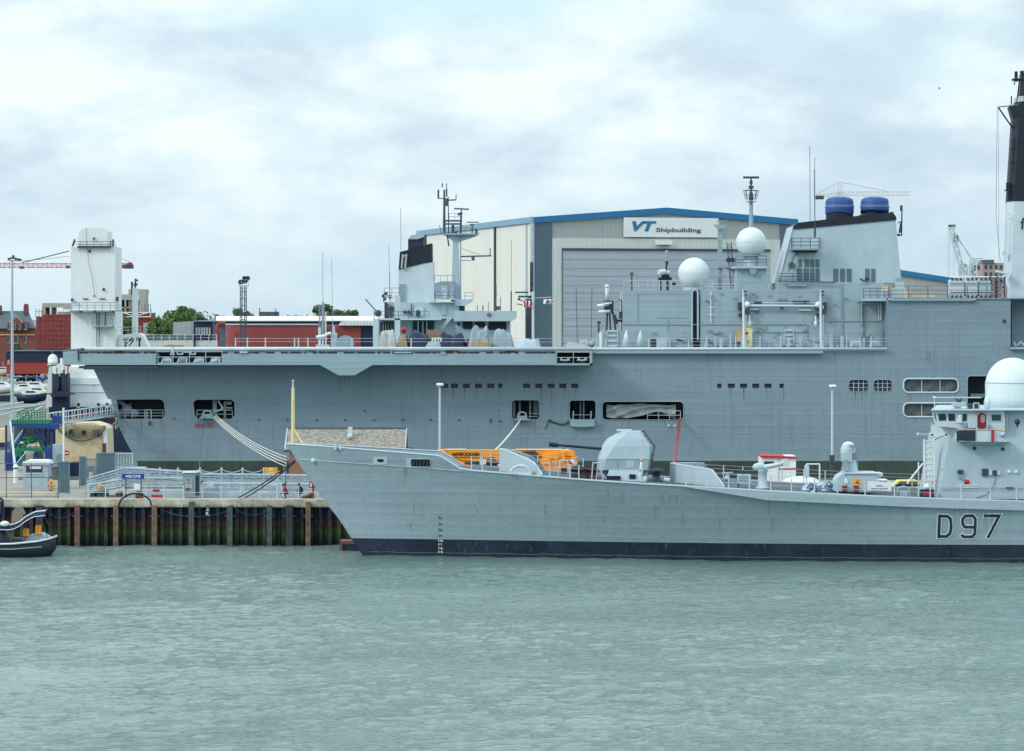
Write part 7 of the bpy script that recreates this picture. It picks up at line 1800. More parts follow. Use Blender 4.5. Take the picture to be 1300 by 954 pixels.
def yacht(px, py, Lm, label, hullm='white', D_=None, mast=True):
    D_ = D_ or F*(H-gz_)/(py-400); x = WX(px,D_); z = WZ(py,D_)
    r = thing('laid_up_boat', label, 'boat', (x, D_, z), 'boats ashore at the far left')
    m = MB(); m.rings([[(x-Lm/2+.3,D_,z),(x-Lm/2+.2,D_-.9,z+.5),(x-Lm/2,D_-1.1,z+1.5),(x-Lm/2,D_+1.1,z+1.5),(x-Lm/2+.2,D_+.9,z+.5)],[(x,D_,z-.1),(x,D_-1.1,z+.5),(x,D_-1.3,z+1.4),(x,D_+1.3,z+1.4),(x,D_+1.1,z+.5)],[(x+Lm/2-.8,D_,z+.4),(x+Lm/2-.5,D_-.1,z+.9),(x+Lm/2,D_-.05,z+1.8),(x+Lm/2,D_+.05,z+1.8),(x+Lm/2-.5,D_+.1,z+.9)]]); m.build('hull', hullm, r, True)
    m = MB(); m.prism([(x-Lm*.3,z+1.4),(x-Lm*.25,z+2.2),(x+Lm*.08,z+2.2),(x+Lm*.2,z+1.5)], D_-.8, D_+.8); m.build('cabin', 'white', r)
    m = MB(); m.prism([(x-Lm*.2,z+1.75),(x-Lm*.2,z+2.05),(x+Lm*.05,z+2.05),(x+Lm*.1,z+1.75)], D_-.82, D_+.82); m.build('window', 'glass', r)
    if mast:
        m = MB(); m.tube((x,D_,z+2),(x,D_,z+3.6),.05,5); m.build('mast', 'rail', r)
yacht(2, 500, 9, 'white boat with a dark band ashore at the extreme left of the photograph', 'white')
yacht(4, 478, 10, 'beige boat ashore directly above the white boat at the extreme left', 'beige')
yacht(47, 500, 6.5, 'small white cabin boat ashore right of the lamp mast', 'white'); yacht(33, 503, 5.5, 'small pale grey boat ashore beside the small cabin boat', 'lgrey'); yacht(50, 508, 6, 'white boat ashore close to the white ship', 'cream'); yacht(42, 512, 5.5, 'navy hulled boat ashore behind the rising walkway', 'navy', None, False)
# sheds and crates in the yard
rnd = random.Random(9)
yd = [('yard_cabin',(49,488,59,497),'white','white site cabin in the boat yard right of the small cabin boat','cabin'),('yard_cabin',(24,465,33,472),'canvas','pale square cabin standing above the parked cars','cabin'),
 ('yard_cabin',(52,468,58,477),'lgrey','pale grey narrow cabin left of the white ship','cabin'),('pontoon_cover',(-10,502,14,510),'navy','dark cover on the ground below the white boat at far left','tarpaulin'),
 ('yard_container',(-8,545,7,562),'beige','cream container left of the access tower','container'),('yard_container',(-8,562,5,568),'navy','low navy container below the cream container at far left','container'),
 ('yard_skip',(-10,572,6,597),'canvas','pale grey skip at the left edge beside the access tower','skip')]
for nm, (x0,y0,x1,y1), mm, lb, ct in yd:
    Dg_ = F*(H-gz_)/(y1-400) if y1 < 520 else 300; m = MB(); m.box(WX(x0,Dg_),WX(x1,Dg_),Dg_,Dg_+2.5,WZ(y1,Dg_) if y1 < 520 else (QZ if y1 > 590 else WZ(y1,Dg_)),WZ(y0,Dg_))
    r = thing(nm, lb, ct, (WX((x0+x1)/2,Dg_), Dg_, WZ(y1,Dg_))); m.build('body', mm, r)
    m = MB(); m.pb(x0+1,y0+(y1-y0)*.25,x0+1+(x1-x0)*.3,y0+(y1-y0)*.7,Dg_-.06,.05); m.build('panel', 'dgrey2', r)
# yard clutter around the tower foot
for i, (px, D_, s_, mm, lb) in enumerate(((24,292,1.0,'green','green bin at the foot of the access tower'),(37,294,.9,'canvas','pale wrapped pallet under the lower green platform'),(48,293,.9,'dark','dark crate under the lower green platform'),(31,306,1.2,'white','white wrapped pallet behind the access tower'),(44,308,1.1,'beige','beige crate seen through the access tower'),(76,290,.8,'dgrey2','grey drum cluster right of the blue tower leg'),(70,292,1.3,'galv','grey steel cabinet right of the access tower'))):
    m = MB(); x = WX(px,D_); m.box(x-s_/2,x+s_/2,D_,D_+s_,QZ,QZ+s_*1.3); m.box(x-s_*.4,x+s_*.4,D_+.1,D_+s_*.8,QZ+s_*1.3,QZ+s_*1.6)
    single(m, ['bin','pallet_load','crate','pallet_load','crate','drums','cabinet'][i], mm, lb, ['bin','pallet','crate','pallet','crate','drums','cabinet'][i])
# ================================================================== lamp masts
D = 300
lm = thing('lamp_mast', 'tall slim floodlight mast at the left edge with lamps in a ring at its top', 'lamp mast', (WX(15.5,D), D, QZ))
m = MB(); m.tube((WX(15.5,D),D,QZ), W(15.5,331,D), .2, 12, .1); m.build('pole', 'galv', lm)
for px, py in ((11,329),(14,328),(20,329),(23,329.5),(25.5,330),(16.5,325.5),(17.5,328)):
    m = MB(); m.pb(px-1.3,py-1.3,px+1.3,py+1.3,D+(-.4 if px % 2 else .3),.35); m.build('lamp', 'dark', lm)
m = MB(); m.path([W(11,331,D),W(26,331,D)],.05,6); m.build('lamp_ring', 'galv', lm)
m = MB(); m.pt(13,556,16.5,556,D-.5,.0) if False else m.tube(W(13,535,270), Vector((WX(19.5,262),262,QZ+1.2)), .09, 8, .12)
r = thing('leaning_pole', 'thin pale pole leaning slightly above a white striped bollard at far left', 'pole', (WX(19.5,262), 262, QZ)); m.build('pole', 'rail', r)
m = MB(); x = WX(20,262); m.lathe(x,262,[(.22,QZ),(.22,QZ+1.35),(.26,QZ+1.4),(.2,QZ+1.55),(.02,QZ+1.75)],14); m.build('bollard', 'white', r)
m = MB(); m.lathe(x,262,[(.23,QZ+1.25),(.23,QZ+1.36)],14); m.build('band', 'dark', r)
def lamp_post(px, pyt, D, label, lower=None):
    r = thing('lamp_post', label, 'lamp post', (WX(px,D), D, QZ), 'lamp posts on the quay')
    m = MB(); x = WX(px,D); m.tube((x,D,QZ),(x,D,WZ(pyt,D)),.12,10,.08); m.build('pole', 'rail', r)
    m = MB(); m.tube((x-.22,D,WZ(pyt,D)),(x+.3,D-.3,WZ(pyt,D)),.13,8); m.box(x-.25,x+.0,D-.2,D+.1,WZ(pyt+2.4,D),WZ(pyt+.4,D)); m.build('lamp_head', 'galv', r)
    if lower:
        m = MB(); m.tube((x,D,QZ),(x,D,WZ(lower,D)),.2,10); m.box(x-.25,x+.15,D-.3,D-.1,WZ(lower+10,D),WZ(lower,D)); m.build('lower_pole', 'dark', r)
lamp_post(558.3, 488.5, 250, 'pale lamp post on the quay directly behind the left end of the yellow crane')
lamp_post(1056.5, 490.5, 250, 'pale lamp post with a dark lower section right of the white and red cabin', 578)
# ================================================================== quay furniture (left)
D = 252
ki = thing('guard_kiosk', 'pale grey guard kiosk with a window strip and white roof behind the dark handrail', 'kiosk', (WX(45,D), D, QZ))
m = MB(); m.box(WX(29,D),WX(61,D),D,D+2,QZ,WZ(589,D)); m.build('wall', 'galv', ki)
m = MB(); m.pp([(28,590),(29,586.5),(33,585),(57,585),(61,586.5),(62,590)], D-.2, 2.5); m.build('roof', 'white', ki)
m = MB(); m.pb(33,592,53.5,600.5,D-.05,.05); f_ = m.build('window', 'glass', ki)
m = MB(); m.pb(38,592.5,52,595.5,D-.08,.03); m.build('blind', 'white', f_)
m = MB(); m.pb(32,600.5,54,602,D-.12,.12).pb(32,604,55,604.8,D-.06,.06); m.build('sill', 'lgrey', ki)
m = MB(); m.pb(0,0,0,0,1,1) if False else m.box(WX(-30,246),WX(72,246),246,247,QZ,QZ+.14); m.box(WX(-30,243),WX(72,243),243,243.4,QZ,QZ+.14); single(m,'kerb','cap','pale concrete kerbs crossing the quay in front of the guard kiosk','kerb')
def gate(name, label, px0, px1, pyt, D, n, par_mat='galv', sheet=None):
    r = thing(name, label, 'fence panel', (WX((px0+px1)/2,D), D, QZ), 'grey security fence panels')
    x0, x1, zt = WX(px0,D), WX(px1,D), WZ(pyt,D)
    m = MB(); m.path([Vector((x0,D,QZ)),Vector((x0,D,zt)),Vector((x1,D,zt)),Vector((x1,D,QZ))],.05,6); m.tube((x0,D,QZ+.15),(x1,D,QZ+.15),.04,5); m.tube((x0,D,(QZ+zt)/2),(x1,D,(QZ+zt)/2),.03,5); m.build('frame', par_mat, r)
    m = MB()
    for i in range(1,n): xx = x0+(x1-x0)*i/n; m.box(xx-.025,xx+.025,D-.02,D+.02,QZ+.1,zt)
    m.build('bar', par_mat, r)
    if sheet:
        m = MB(); m.box(x0+.06,x1-.06,D+.04,D+.06,QZ+.1,zt-.06); m.build('sheet', sheet, r)
fs = paint('blue_grey_fence_sheet', c(104,130,142), .6); MT['fs'] = fs
gate('security_gate','narrow grey slatted gate immediately right of the guard kiosk',74,88,586.5,246,9,'fs','fs')
gate('security_fence','tall grey sheeted fence panel left of the stacked gangways',101,109,580,256,6,'fs','fs')
gate('security_fence','open grey mesh panel with dark gap right of the tall sheeted panel',109.5,122,583,258,7,'fs')
gate('security_fence','wide grey sheeted fence panel behind the gangway stack',122.5,146,575.5,262,14,'fs','fs')
gate('security_fence','open mesh fence panel at the edge of the carrier stern',146.5,168,576,266,6,'rail')
m = MB(); m.box(WX(160,264),WX(183,264),264,265.5,QZ,WZ(595.5,264)); r = thing('grey_hut','small grey flat hut roof just behind the welcome sign','hut',(WX(170,264),264,QZ)); m.build('wall','dgrey2',r)
m = MB(); m.box(WX(159,264),WX(183.5,264),263.8,265.7,WZ(595.5,264),WZ(594,264)); m.build('roof','galv',r)
m = MB(); x = WX(115.5,254); m.tube((x,254,QZ),(x,254,QZ+1.4),.16,10); single(m,'gate_post','canvas','thick pale post in front of the open mesh fence panel','post')
m = MB(); x = WX(188,262); m.tube((x,262,QZ),(x,262,QZ+.95),.14,10); single(m,'yellow_post','orange','short yellow post right of the welcome sign','post')
# signs
r = thing('no_entry_sign','round red no entry sign on a short post before the beige cabin','road sign',(WX(84.5,270),270,QZ))
m = MB(); D = 270; m.tube((WX(84.5,D),D,QZ),(WX(84.5,D),D,WZ(572,D)),.04,6); m.build('post','galv',r)
m = MB(); m.tube(W(84.5,575.3,D-.05),W(84.5,575.3,D-.08),.24,24); m.build('disc','red',r)
m = MB(); m.pb(82.4,574.6,86.6,576,D-.1,.015); m.build('bar','white',r)
m = MB(); m.tube((WX(80.7,268),268,QZ),(WX(80.7,268),268,WZ(518,268)),.09,8); single(m,'white_pole','white','tall plain white pole standing beside the no entry sign','pole')
D = 241.5
r = thing('welcome_sign','blue WELCOME sign on two dark posts in front of the gangway stack','sign',(WX(169,D),D,QZ))
m = MB(); m.pb(155.3,601.8,183,607.7,D,.06); m.build('board', paint('sign_blue', c(24,62,150), .4), r)
text('lettering','WELCOME','white',r,WX(159,D),WX(178.5,D),WZ(606.5,D),WZ(603.4,D),D-.02,bold=.03)
m = MB()
for px in (159.8,179): m.tube((WX(px,D),D+.08,QZ),(WX(px,D),D+.08,WZ(602,D)),.045,6)
m.build('post','raild',r)
m = MB(); m.pb(170,614.5,178,621.5,D-.02,.05); m.build('notice','white',r)
D = 262
r = thing('yellow_sign','yellow sign board on two posts before the dark carrier waterline','sign',(WX(344,D),D,QZ))
m = MB(); m.pb(336.3,593.6,352.2,602.7,D,.08); m.build('board','orange',r)
m = MB(); m.pb(341.5,594.5,347,598,D-.03,.03).pb(340.5,599.5,348,601,D-.03,.03); m.build('symbol','cream',r)
m = MB()
for px in (338.5,343,346.5): m.tube((WX(px,D),D+.1,QZ),(WX(px,D),D+.1,WZ(602,D)),.05,6)
m.build('post','cord',r)
D = 239.5
r = thing('red_pillar','red post with a red and white box close to the destroyer stem','post',(WX(397.5,D),D,QZ))
m = MB(); m.tube((WX(397.5,D),D,QZ),(WX(397.5,D),D,WZ(620,D)),.08,8); m.build('post','red',r)
m = MB(); m.pp([(392,619.5),(393,611),(397,612.5),(400.5,620.5)],D-.1,.25); m.build('box','red',r)
m = MB(); m.pb(394,613.5,395.6,618.5,D-.14,.03); m.build('marking','white',r)
# stacked aluminium gangways
def gangway(x0, z0, x1, z1, y, wd, hgt, label, nb=None, mat='alu'):
    a, b_ = Vector((x0,y,z0)), Vector((x1,y,z1)); r = thing('stowed_gangway', label, 'gangway', (min(x0,x1), y, QZ), 'gangways stowed on the quay')
    m = MB(); o_ = Vector((0,wd,0)); up = Vector((0,0,hgt)); nb = nb or max(3, int((b_-a).length/1.1))
    for oo in (Vector((0,0,0)), o_):
        for k, rr_ in ((0,.09),(.36,.035),(.68,.035),(1,.07)): m.tube(a+oo+up*k, b_+oo+up*k, rr_, 6)
        for i in range(nb+1): q = a.lerp(b_, i/nb)+oo; m.tube(q, q+up, .04, 5)
        for i in range(nb): p_ = a.lerp(b_, i/nb)+oo; q = a.lerp(b_, (i+1)/nb)+oo; m.tube(p_+(up if i%2 else Vector()), q+(Vector() if i%2 else up), .025, 4)
    m.build('side_truss', mat, r)
    m = MB(); m.rings([[a+Vector((0,0,.1)), b_+Vector((0,0,.1))],[a+o_+Vector((0,0,.1)), b_+o_+Vector((0,0,.1))]], cap=False, closed=False); m.rings([[a+Vector((0,-.03,-.14)), b_+Vector((0,-.03,-.14))],[a+Vector((0,-.03,.16)), b_+Vector((0,-.03,.16))]], cap=False, closed=False); m.build('walkway', mat, r); return r
X2 = lambda px, D: WX(px, D)
gangway(X2(110,243),QZ+.7,X2(157,245),QZ+1.5,243.5,1.2,.7,'short aluminium gangway sloping up from the left end of the stack')
gangway(X2(112,244),QZ+.35,X2(158,244),QZ+.85,242.3,1.0,.55,'lower short gangway beneath the sloping one, carrying an orange bundle')
gangway(X2(160,245),QZ+1.55,X2(256,245),QZ+1.15,244.5,1.3,.65,'uppermost long gangway between the welcome sign and the grey booth')
gangway(X2(158,244),QZ+.75,X2(234,244),QZ+.75,243.2,1.3,.7,'middle gangway of the stack left of the grey booth')
gangway(X2(254,246),QZ+1.05,X2(430,246),QZ+.95,245.5,1.4,.62,'long gangway reaching from the grey booth to behind the bow','22')if False else gangway(X2(254,246),QZ+1.0,X2(430,246),QZ+.85,245.5,1.4,.65,'long gangway reaching from the grey booth to behind the bow')
gangway(X2(256,243),QZ+.42,X2(425,243),QZ+.38,242.8,1.3,.6,'lower long gangway in front, running right from the grey booth')
m = MB(); rnd = random.Random(3)
for i in range(9): m.sph((WX(128.5+rnd.uniform(-3.5,3.5),242),242,QZ+.85+rnd.uniform(-.12,.16)),rnd.uniform(.07,.15),8,5)
single(m,'orange_bundle','tan','orange tan bundle tied on the left end of the stacked gangways','bundle')
m = MB()
for px in (116,124,130,148): m.box(WX(px,243),WX(px,243)+.35,242.4,244.4,QZ,QZ+.34)
single(m,'timber_blocks','dark','dark blocks propping up the left end of the gangways','blocks')
m = MB(); m.box(WX(161,241.6),WX(234,241.6),242.2,242.5,QZ,QZ+.5); single(m,'steel_skirt','galv','flat grey steel plate standing along the foot of the gangways left of the booth','plate')
m = MB(); m.box(WX(256,241.6),WX(412,241.6),241.9,242.1,QZ+.02,QZ+.5); single(m,'steel_skirt','galv','flat blue grey steel plate standing along the foot of the gangways right of the booth','plate')
m = MB(); m.box(WX(263,242.2),WX(271,242.2),242.4,242.5,QZ+.75,QZ+1.25); single(m,'gangway_notice','lgrey','small pale notice fixed to the gangway right of the booth','notice')
m = MB(); m.box(WX(194,240),WX(202,240),240,240.4,QZ+.5,QZ+.75); m.box(WX(192,240),WX(206,240),240.1,240.5,QZ+.1,QZ+.28); single(m,'red_hose_box','red','small red hose box on the ground in front of the gangways','box')
D = 240.6
r = thing('quay_booth','narrow grey booth with notices and a dark doorway at the quay edge','booth',(WX(243,D),D,QZ))
m = MB(); x0,x1 = WX(232.3,D),WX(247.5,D); m.rings([[(x0,D,QZ+.1),(x1,D,QZ+.1),(WX(252.8,D),D+.9,QZ+.1),(x0+.3,D+.9,QZ+.1)],[(x0,D,WZ(600,D)),(x1,D,WZ(600,D)),(WX(252.8,D),D+.9,WZ(600,D)),(x0+.3,D+.9,WZ(600,D))]]); m.build('wall', clad('booth_cladding', c(128,148,158), .18, 'x', .02), r)
m = MB(); m.rings([[(x0-.08,D-.1,WZ(600.5,D)),(x1+.1,D-.1,WZ(600.5,D)),(WX(254.5,D),D+1,WZ(600.5,D)),(x0+.2,D+1,WZ(600.5,D))],[(x0,D,WZ(598.6,D)),(x1,D,WZ(598.3,D)),(WX(253.5,D),D+.9,WZ(598.3,D)),(x0+.3,D+.9,WZ(598.6,D))]]); m.build('roof','lgrey',r)
m = MB(); P = [(x1+.1,D+.15),(x1+.27,D+.7)]; e = Vector((.0,-.03,0)); m.face([Vector((P[0][0],P[0][1]-.05,QZ+.25)),Vector((P[1][0],P[1][1]-.05,QZ+.25)),Vector((P[1][0],P[1][1]-.05,WZ(604,D))),Vector((P[0][0],P[0][1]-.05,WZ(604,D)))]); m.build('doorway','navy',r)
m = MB()
for a_ in ((234.8,607.5,237,613.5),(237.8,607,240,613),(240.7,608,243.6,613),(235.5,614.5,239,620),(239.8,614.8,243.8,620)): m.pb(*a_,D-.04,.03)
m.build('notice','canvas',r)
m = MB(); m.pb(235.5,620,240,622.5,D-.05,.04).pb(236,609,242,610,D-.06,.02); m.build('label','cord',r)
# steel frames and small things near the bow
m = MB(); x = WX(352,239.3); m.path([Vector((x,239.3,QZ)),Vector((x,239.3,QZ+1.75)),Vector((x+.6,239.3,QZ+.1))],.06,6); m.tube((x-1.0,239.3,QZ+1.1),(x,239.3,QZ+1.15),.05,6); single(m,'hose_stand','rail','pale A shaped steel stand beside the two workers on the quay','stand')
m = MB(); m.box(WX(344.5,239.5),WX(350.5,239.5),239.5,239.8,QZ+.75,QZ+1.05); m.tube((WX(349,239.6),239.6,QZ),(WX(349,239.6),239.6,QZ+1.3),.04,5); m.box(WX(347.8,239.6),WX(350.2,239.6),239.4,239.8,QZ+.4,QZ+.62); single(m,'meter_post','dgrey','small post with a pale meter box left of the A shaped stand','post')
m = MB(); x = WX(362.5,240.5); m.tube((x,240.5,QZ),(x,240.5,QZ+2.6),.03,5); m.tube((x,240.5,QZ+.8),(x,240.5,QZ+1.3),.07,6); single(m,'pole','raild','thin dark upright pole behind the worker in red','pole')
m = MB(); x = WX(379.5,239); m.tube((x,239,QZ),(x,239,QZ+1.15),.055,6); m.sph((x+.1,238.9,QZ+.75),.26,10,7,sz=1.3); m.sph((x+.0,239,QZ+1.22),.1,8,6); single(m,'ladder_post','denim','navy padded post at the quay edge between the workers and the red post','post')
m = MB(); x = WX(391,238.6); m.tube((x-.5,238.6,QZ+.15),(x+.25,238.6,QZ+.38),.12,8); m.sph((x+.2,238.6,QZ+.4),.2,8,6); m.box(x-.3,x+.5,238.5,239,QZ,QZ+.2); single(m,'quay_bollard','cord','low rusty bollard with a pale rope at the foot of the red post','bollard')
m = MB(); x = WX(333,240); m.box(x-.45,x+.45,239.8,240.5,QZ,QZ+.55); m.tube((x-.3,240,QZ+.55),(x-.1,240,QZ+.95),.05,5); m.box(x+.3,x+.75,239.6,240,QZ,QZ+.35); single(m,'rope_box','galv','small pale grey box where the black ropes cross the gangways','box')
m = MB()
for xa_, xb_, zt_, sg in ((205,290,2.9,.5),(212,250,2.75,.3),(300,340,2.95,.45),(60,95,2.8,.5)):
    A_ = Vector((WX(xa_,237), QY-.7, zt_)); B_ = Vector((WX(xb_,237), QY-.7, zt_-.1))
    r_ = MB(); r_.path([A_.lerp(B_, i/12)-Vector((0,0,sg*4*(i/12)*(1-i/12))) for i in range(13)], .013, 4); single(r_, 'slack_rope', 'raild', f'thin slack rope hanging along the sheet piling, {"first" if xa_==60 else "second" if xa_==205 else "third" if xa_==212 else "fourth"} from the left', 'rope', 'slack ropes on the sheet piling')
mk_ = thing('pile_marking', 'white painted characters on the dark sheet piling left of the middle grey green pile', 'marking', (WX(262.5,237), QY-.06, 2.2))
text('character', '2', 'white', mk_, WX(261,237), WX(265,237), 2.78, 3.05, QY-.06, bold=.02); text('character', 'R', 'white', mk_, WX(261,237), WX(265,237), 2.4, 2.68, QY-.06, bold=.02)
# ================================================================== brick building with the tiled roof
r = thing('brick_store','low red brick store with a mottled tiled roof between the destroyer bow and the carrier','brick building',(WX(440,260.5),260.5,QZ))
xL, xR = WX(367,260), WX(508,260)
m = MB(); m.box(xL,xR,260,265.6,QZ,6.75); m.prism([(0,0),(0,0.001),(.001,0)],0,.001) if False else None; m.rings([[(xL,260,6.75),(xL,262.9,8.2),(xL,265.6,6.75)],[(xR,260,6.75),(xR,262.9,8.2),(xR,265.6,6.75)]]); m.build('wall','brick',r)
m = MB(); x0_, x1_ = xL-.35, xR+.45
m.rings([[(x0_,259.6,6.6),(x0_,262.9,8.32),(x0_,266,6.6)],[(x1_,259.6,6.6),(x1_,262.9,8.32),(x1_,266,6.6)]], cap=False, closed=False)
m.rings([[(x0_,259.6,6.5),(x0_,262.9,8.2),(x0_,266,6.5)],[(x1_,259.6,6.5),(x1_,262.9,8.2),(x1_,266,6.5)]], cap=False, closed=False); rf_ = m.build('roof','tiles',r)
m = MB(); m.box(x0_,x1_,262.78,263.02,8.3,8.42); m.build('ridge','slate',rf_)
m = MB(); x = WX(444.5,261.5); m.box(x-.2,x+.2,261.3,261.7,7.5,8.5); m.sph((x,261.2,7.7),.24,8,5); m.build('vent','lgrey',rf_)
m = MB()
for s_ in (0,1):
    xx = (x0_, x1_)[s_]; m.path([Vector((xx,259.55,6.58)),Vector((xx,262.9,8.34)),Vector((xx,266,6.58))],.07,5)
m.build('verge','galv',rf_)
m = MB(); m.box(xL+7,xR,259.7,259.85,6.35,6.5); m.tube((WX(508.5,259.5),259.5,QZ),(WX(508.5,259.5),259.5,6.5),.05,6); m.build('gutter','lgrey',r)
for px0_, px1_, lb in ((512.5,526,'small blue sign board right of the brick store'),(360,366.5,'small blue sign board left of the brick store')):
    D = 262; r_ = thing('blue_board', lb, 'sign', (WX(px0_,D),D,QZ)); m = MB(); m.pb(px0_,568.5,px1_,574,D,.06); m.build('board','steelblue',r_)
    m = MB(); m.tube((WX((px0_+px1_)/2,D),D+.08,QZ),(WX((px0_+px1_)/2,D),D+.08,WZ(569,D)),.05,6); m.build('post','galv',r_)
# ================================================================== mobile crane
D = 246.0
mc = thing('mobile_crane','orange telescopic mobile crane parked on the quay behind the destroyer foredeck','mobile crane',(WX(645,D),D,QZ))
m = MB(); m.pp([(556,573.5),(566,571.5),(716,571.5),(716,581),(640,585),(600,586),(560,579.5)], D-.45, .9); m.build('boom','orange',mc)
m = MB(); m.pp([(552,577),(553,573),(556,571.5),(566,571),(566,581),(556,581),(552.5,579)], D-.6, 1.2); m.tube(W(554,576.5,D-.65),W(554,576.5,D+.65),.3,14); m.build('boom_head','orange',mc)
text('lettering','AINSCOUGH','black',mc,WX(573,D-.5),WX(610,D-.5),WZ(578.6,D),WZ(574.2,D),D-.5,bold=.035)
m = MB(); m.pp([(560,580),(604,586.5),(628,585),(628,591),(612,594),(590,594),(562,585)], D-.3,.6); m.build('boom_lower_section','orange',mc)
m = MB(); m.pb(566,580.6,628,581.4,D-.5,.05); m.pb(640,580,690,580.8,D-.5,.05); m.pt(634,584,690,589,D-.6,.12); m.pt(636,590,686,596,D-.7,.1); m.pb(590,587,612,590,D-.75,.3); m.build('hydraulic_ram','dark',mc)
m = MB(); m.pb(566,570.7,592,571.6,D-.5,1).pb(655,570.8,714,571.5,D-.5,1); m.build('boom_rail','cream',mc)
m = MB(); m.pp([(694,600),(684,585),(692,578),(700,574),(722,571.5),(728,575),(729,600)], D-1.1, 2.2); m.build('superstructure','orange',mc)
m = MB(); m.pb(697,578,709,583,D-1.3,.3).pb(712,574,726,579,D-1.3,.3).pb(700,584,716,588,D-1.25,.2).pb(690,584,699,590,D-1.3,.3); m.tube(W(726,572,D-1.2),W(730,590,D-1.2),.2,8); m.tube(W(716,573,D-1.3),W(716,584,D-1.3),.14,8); m.pb(724,580,733.5,590,D-1,.8); m.build('winch_gear','orange',mc)
m = MB(); m.pp([(661,576),(676,573),(683,576),(682,584),(674,588),(668,584)], D-1.25, .6); m.build('crane_cab','dark',mc)
m = MB(); m.pp([(662,573.5),(680,572.5),(680,574),(663,575.5)], D-1.3,.7); m.build('cab_roof','cord',mc)
m = MB(); m.pb(574,605,736,616,D-1.3,2.6).pb(640,596,700,606,D-1.3,2.6); m.build('chassis','orange',mc)
m = MB(); m.pp([(600,606),(602,592),(616,589.5),(632,589.5),(634,606)], D-1.25, 2.5); m.build('driver_cab','orange',mc)
m = MB(); m.pb(604,588,633,592,D-1.3,2.4).pb(604,592,625,600,D-1.32,.1); m.build('cab_window','glass',mc)
m = MB(); m.pb(609,584,617,590,D-1.5,.4).pb(612,585,614,590,D-1.55,.1); m.build('beacon_bracket','white',mc)
m = MB(); m.pb(618,583.5,630,588.5,D-1.4,.5); m.build('hook_block','cord',mc)
t = NT('hazard_stripes'); w_ = t.n.new('ShaderNodeTexWave'); w_.bands_direction = 'DIAGONAL'; w_.inputs['Scale'].default_value = .9; t.l.new(t.map((1,1,1)), w_.inputs['Vector'])
MT['hazard'] = t.out(t.mix(t.ramp(w_.outputs['Fac'], [(.49, 0.0), (.51, 1.0)]), c(196,44,40), c(230,230,226)), .5)
m = MB(); m.pb(631,590,639,599.5,D-1.45,.1).pb(722,583.5,731.5,589,D-1.45,.1); m.build('hazard_board','hazard',mc)
for i, px in enumerate((592,612,650,672,706,726)):
    m = MB(); m.tube(W(px,617,D-1.4),W(px,617,D-.7),.62,20); w2 = m.build('wheel','rubber',mc); m = MB(); m.tube(W(px,617,D-1.43),W(px,617,D-1.38),.3,12); m.build('hub','orange',w2)
# ================================================================== cabin, van and car on the quay at right
D = 246.0
cb = thing('portable_cabin','white portable cabin with red edging on the quay behind the deck crane','cabin',(WX(988,D),D,QZ))
m = MB(); m.pb(966.5,579.5,1010.5,628,D,3); m.build('wall','white',cb)
m = MB(); m.pp([(965,578.7),(1011.5,580),(1010.8,582.5),(967,581.5)],D-.15,3.3); m.build('roof_edge','red',cb)
m = MB(); m.pb(989,594.5,1010.5,596.5,D-.04,.04).pb(966.5,613.5,1010.5,617,D-.04,.04); m.build('trim','red',cb)
m = MB(); m.pb(970,586,982.5,593,D-.06,.06); m.build('window','glass',cb)
m = MB(); m.pb(988.3,582,988.9,613,D-.03,.03); m.build('panel_joint','dgrey2',cb)
pc = car(WX(1150,242), 242, QZ, 'yellow', 'yellow and green chequered car parked on the quay right of the white banner', None, 0, 3.9)
t = NT('green_checks'); ch = t.n.new('ShaderNodeTexChecker'); ch.inputs['Scale'].default_value = 2.6; t.l.new(t.map((1,1,1)), ch.inputs['Vector']); ch.inputs['Color1'].default_value = (*c(30,110,80),1); ch.inputs['Color2'].default_value = (*c(232,214,90),1); MT['checks'] = t.out(ch.outputs['Color'], .4)
m = MB(); xx = WX(1150,242); m.box(xx-1.7,xx+1.2,241.14,241.17,QZ+.45,QZ+.8); m.build('livery_band','checks',pc)
car(WX(1112,243), 243, QZ, 'white', 'white car on the quay mostly hidden behind the white banner', None, 0, 4.2)
m = MB(); x = WX(1017,244); m.sph((x,244,QZ+.9),1.3,14,8,sx=1.3,sz=.55); single(m,'covered_dinghy','white','white covered dinghy on the quay right of the portable cabin','boat',smooth=True)
# red hose and ropes
m = MB(); m.path([W(862.5,533,CD-.3),W(861,548,CD-4),W(859.5,560,CD-14),W(857.5,575,CD-32),W(855.5,590,CD-50),W(855,608,CD-60)],.15,8); single(m,'red_hose','cord','dull red hose hanging from the long hull opening down to the quay','hose'); bpy.data.objects['red_hose'].data.materials[0] = flat('dull_red_hose', c(150,62,66), .7)
rope('mooring_rope','rope',W(270.5,530.5,CD-.5),Vector((WX(369,263.5),258.5,5.2)),.5,.03,'four parallel white mooring ropes from the carrier stern chock to behind the brick store','mooring ropes',extra=((Vector((.1,0,.1)),Vector((0,0,.28))),(Vector((.2,0,.2)),Vector((0,0,.56))),(Vector((.3,0,.3)),Vector((0,0,.84)))))
rope('mooring_rope','rope',W(661,533,CD-.5),Vector((WX(606,252),255,WZ(590,255))),.4,.08,'single taut white mooring rope from the middle hull opening down behind the orange crane','mooring rope')
rope('mooring_rope','ropeb',Vector((WX(374,DC)+.0,DC,WZ(585,DC))),Vector((WX(303,QY+1),QY+.7,QZ+.2)),.16,.05,'pair of black mooring ropes from the destroyer bow down to the quay edge','mooring ropes',extra=((Vector((.05,0,-.1)),Vector((.55,0,0))),))
m = MB(); m.path([W(260,528,CD-.5),W(257,545,CD-2),W(254.5,575,CD-20),W(253,598,CD-50)],.04,5); single(m,'hanging_line','raild','thin dark line hanging from the aft chock of the carrier','rope')
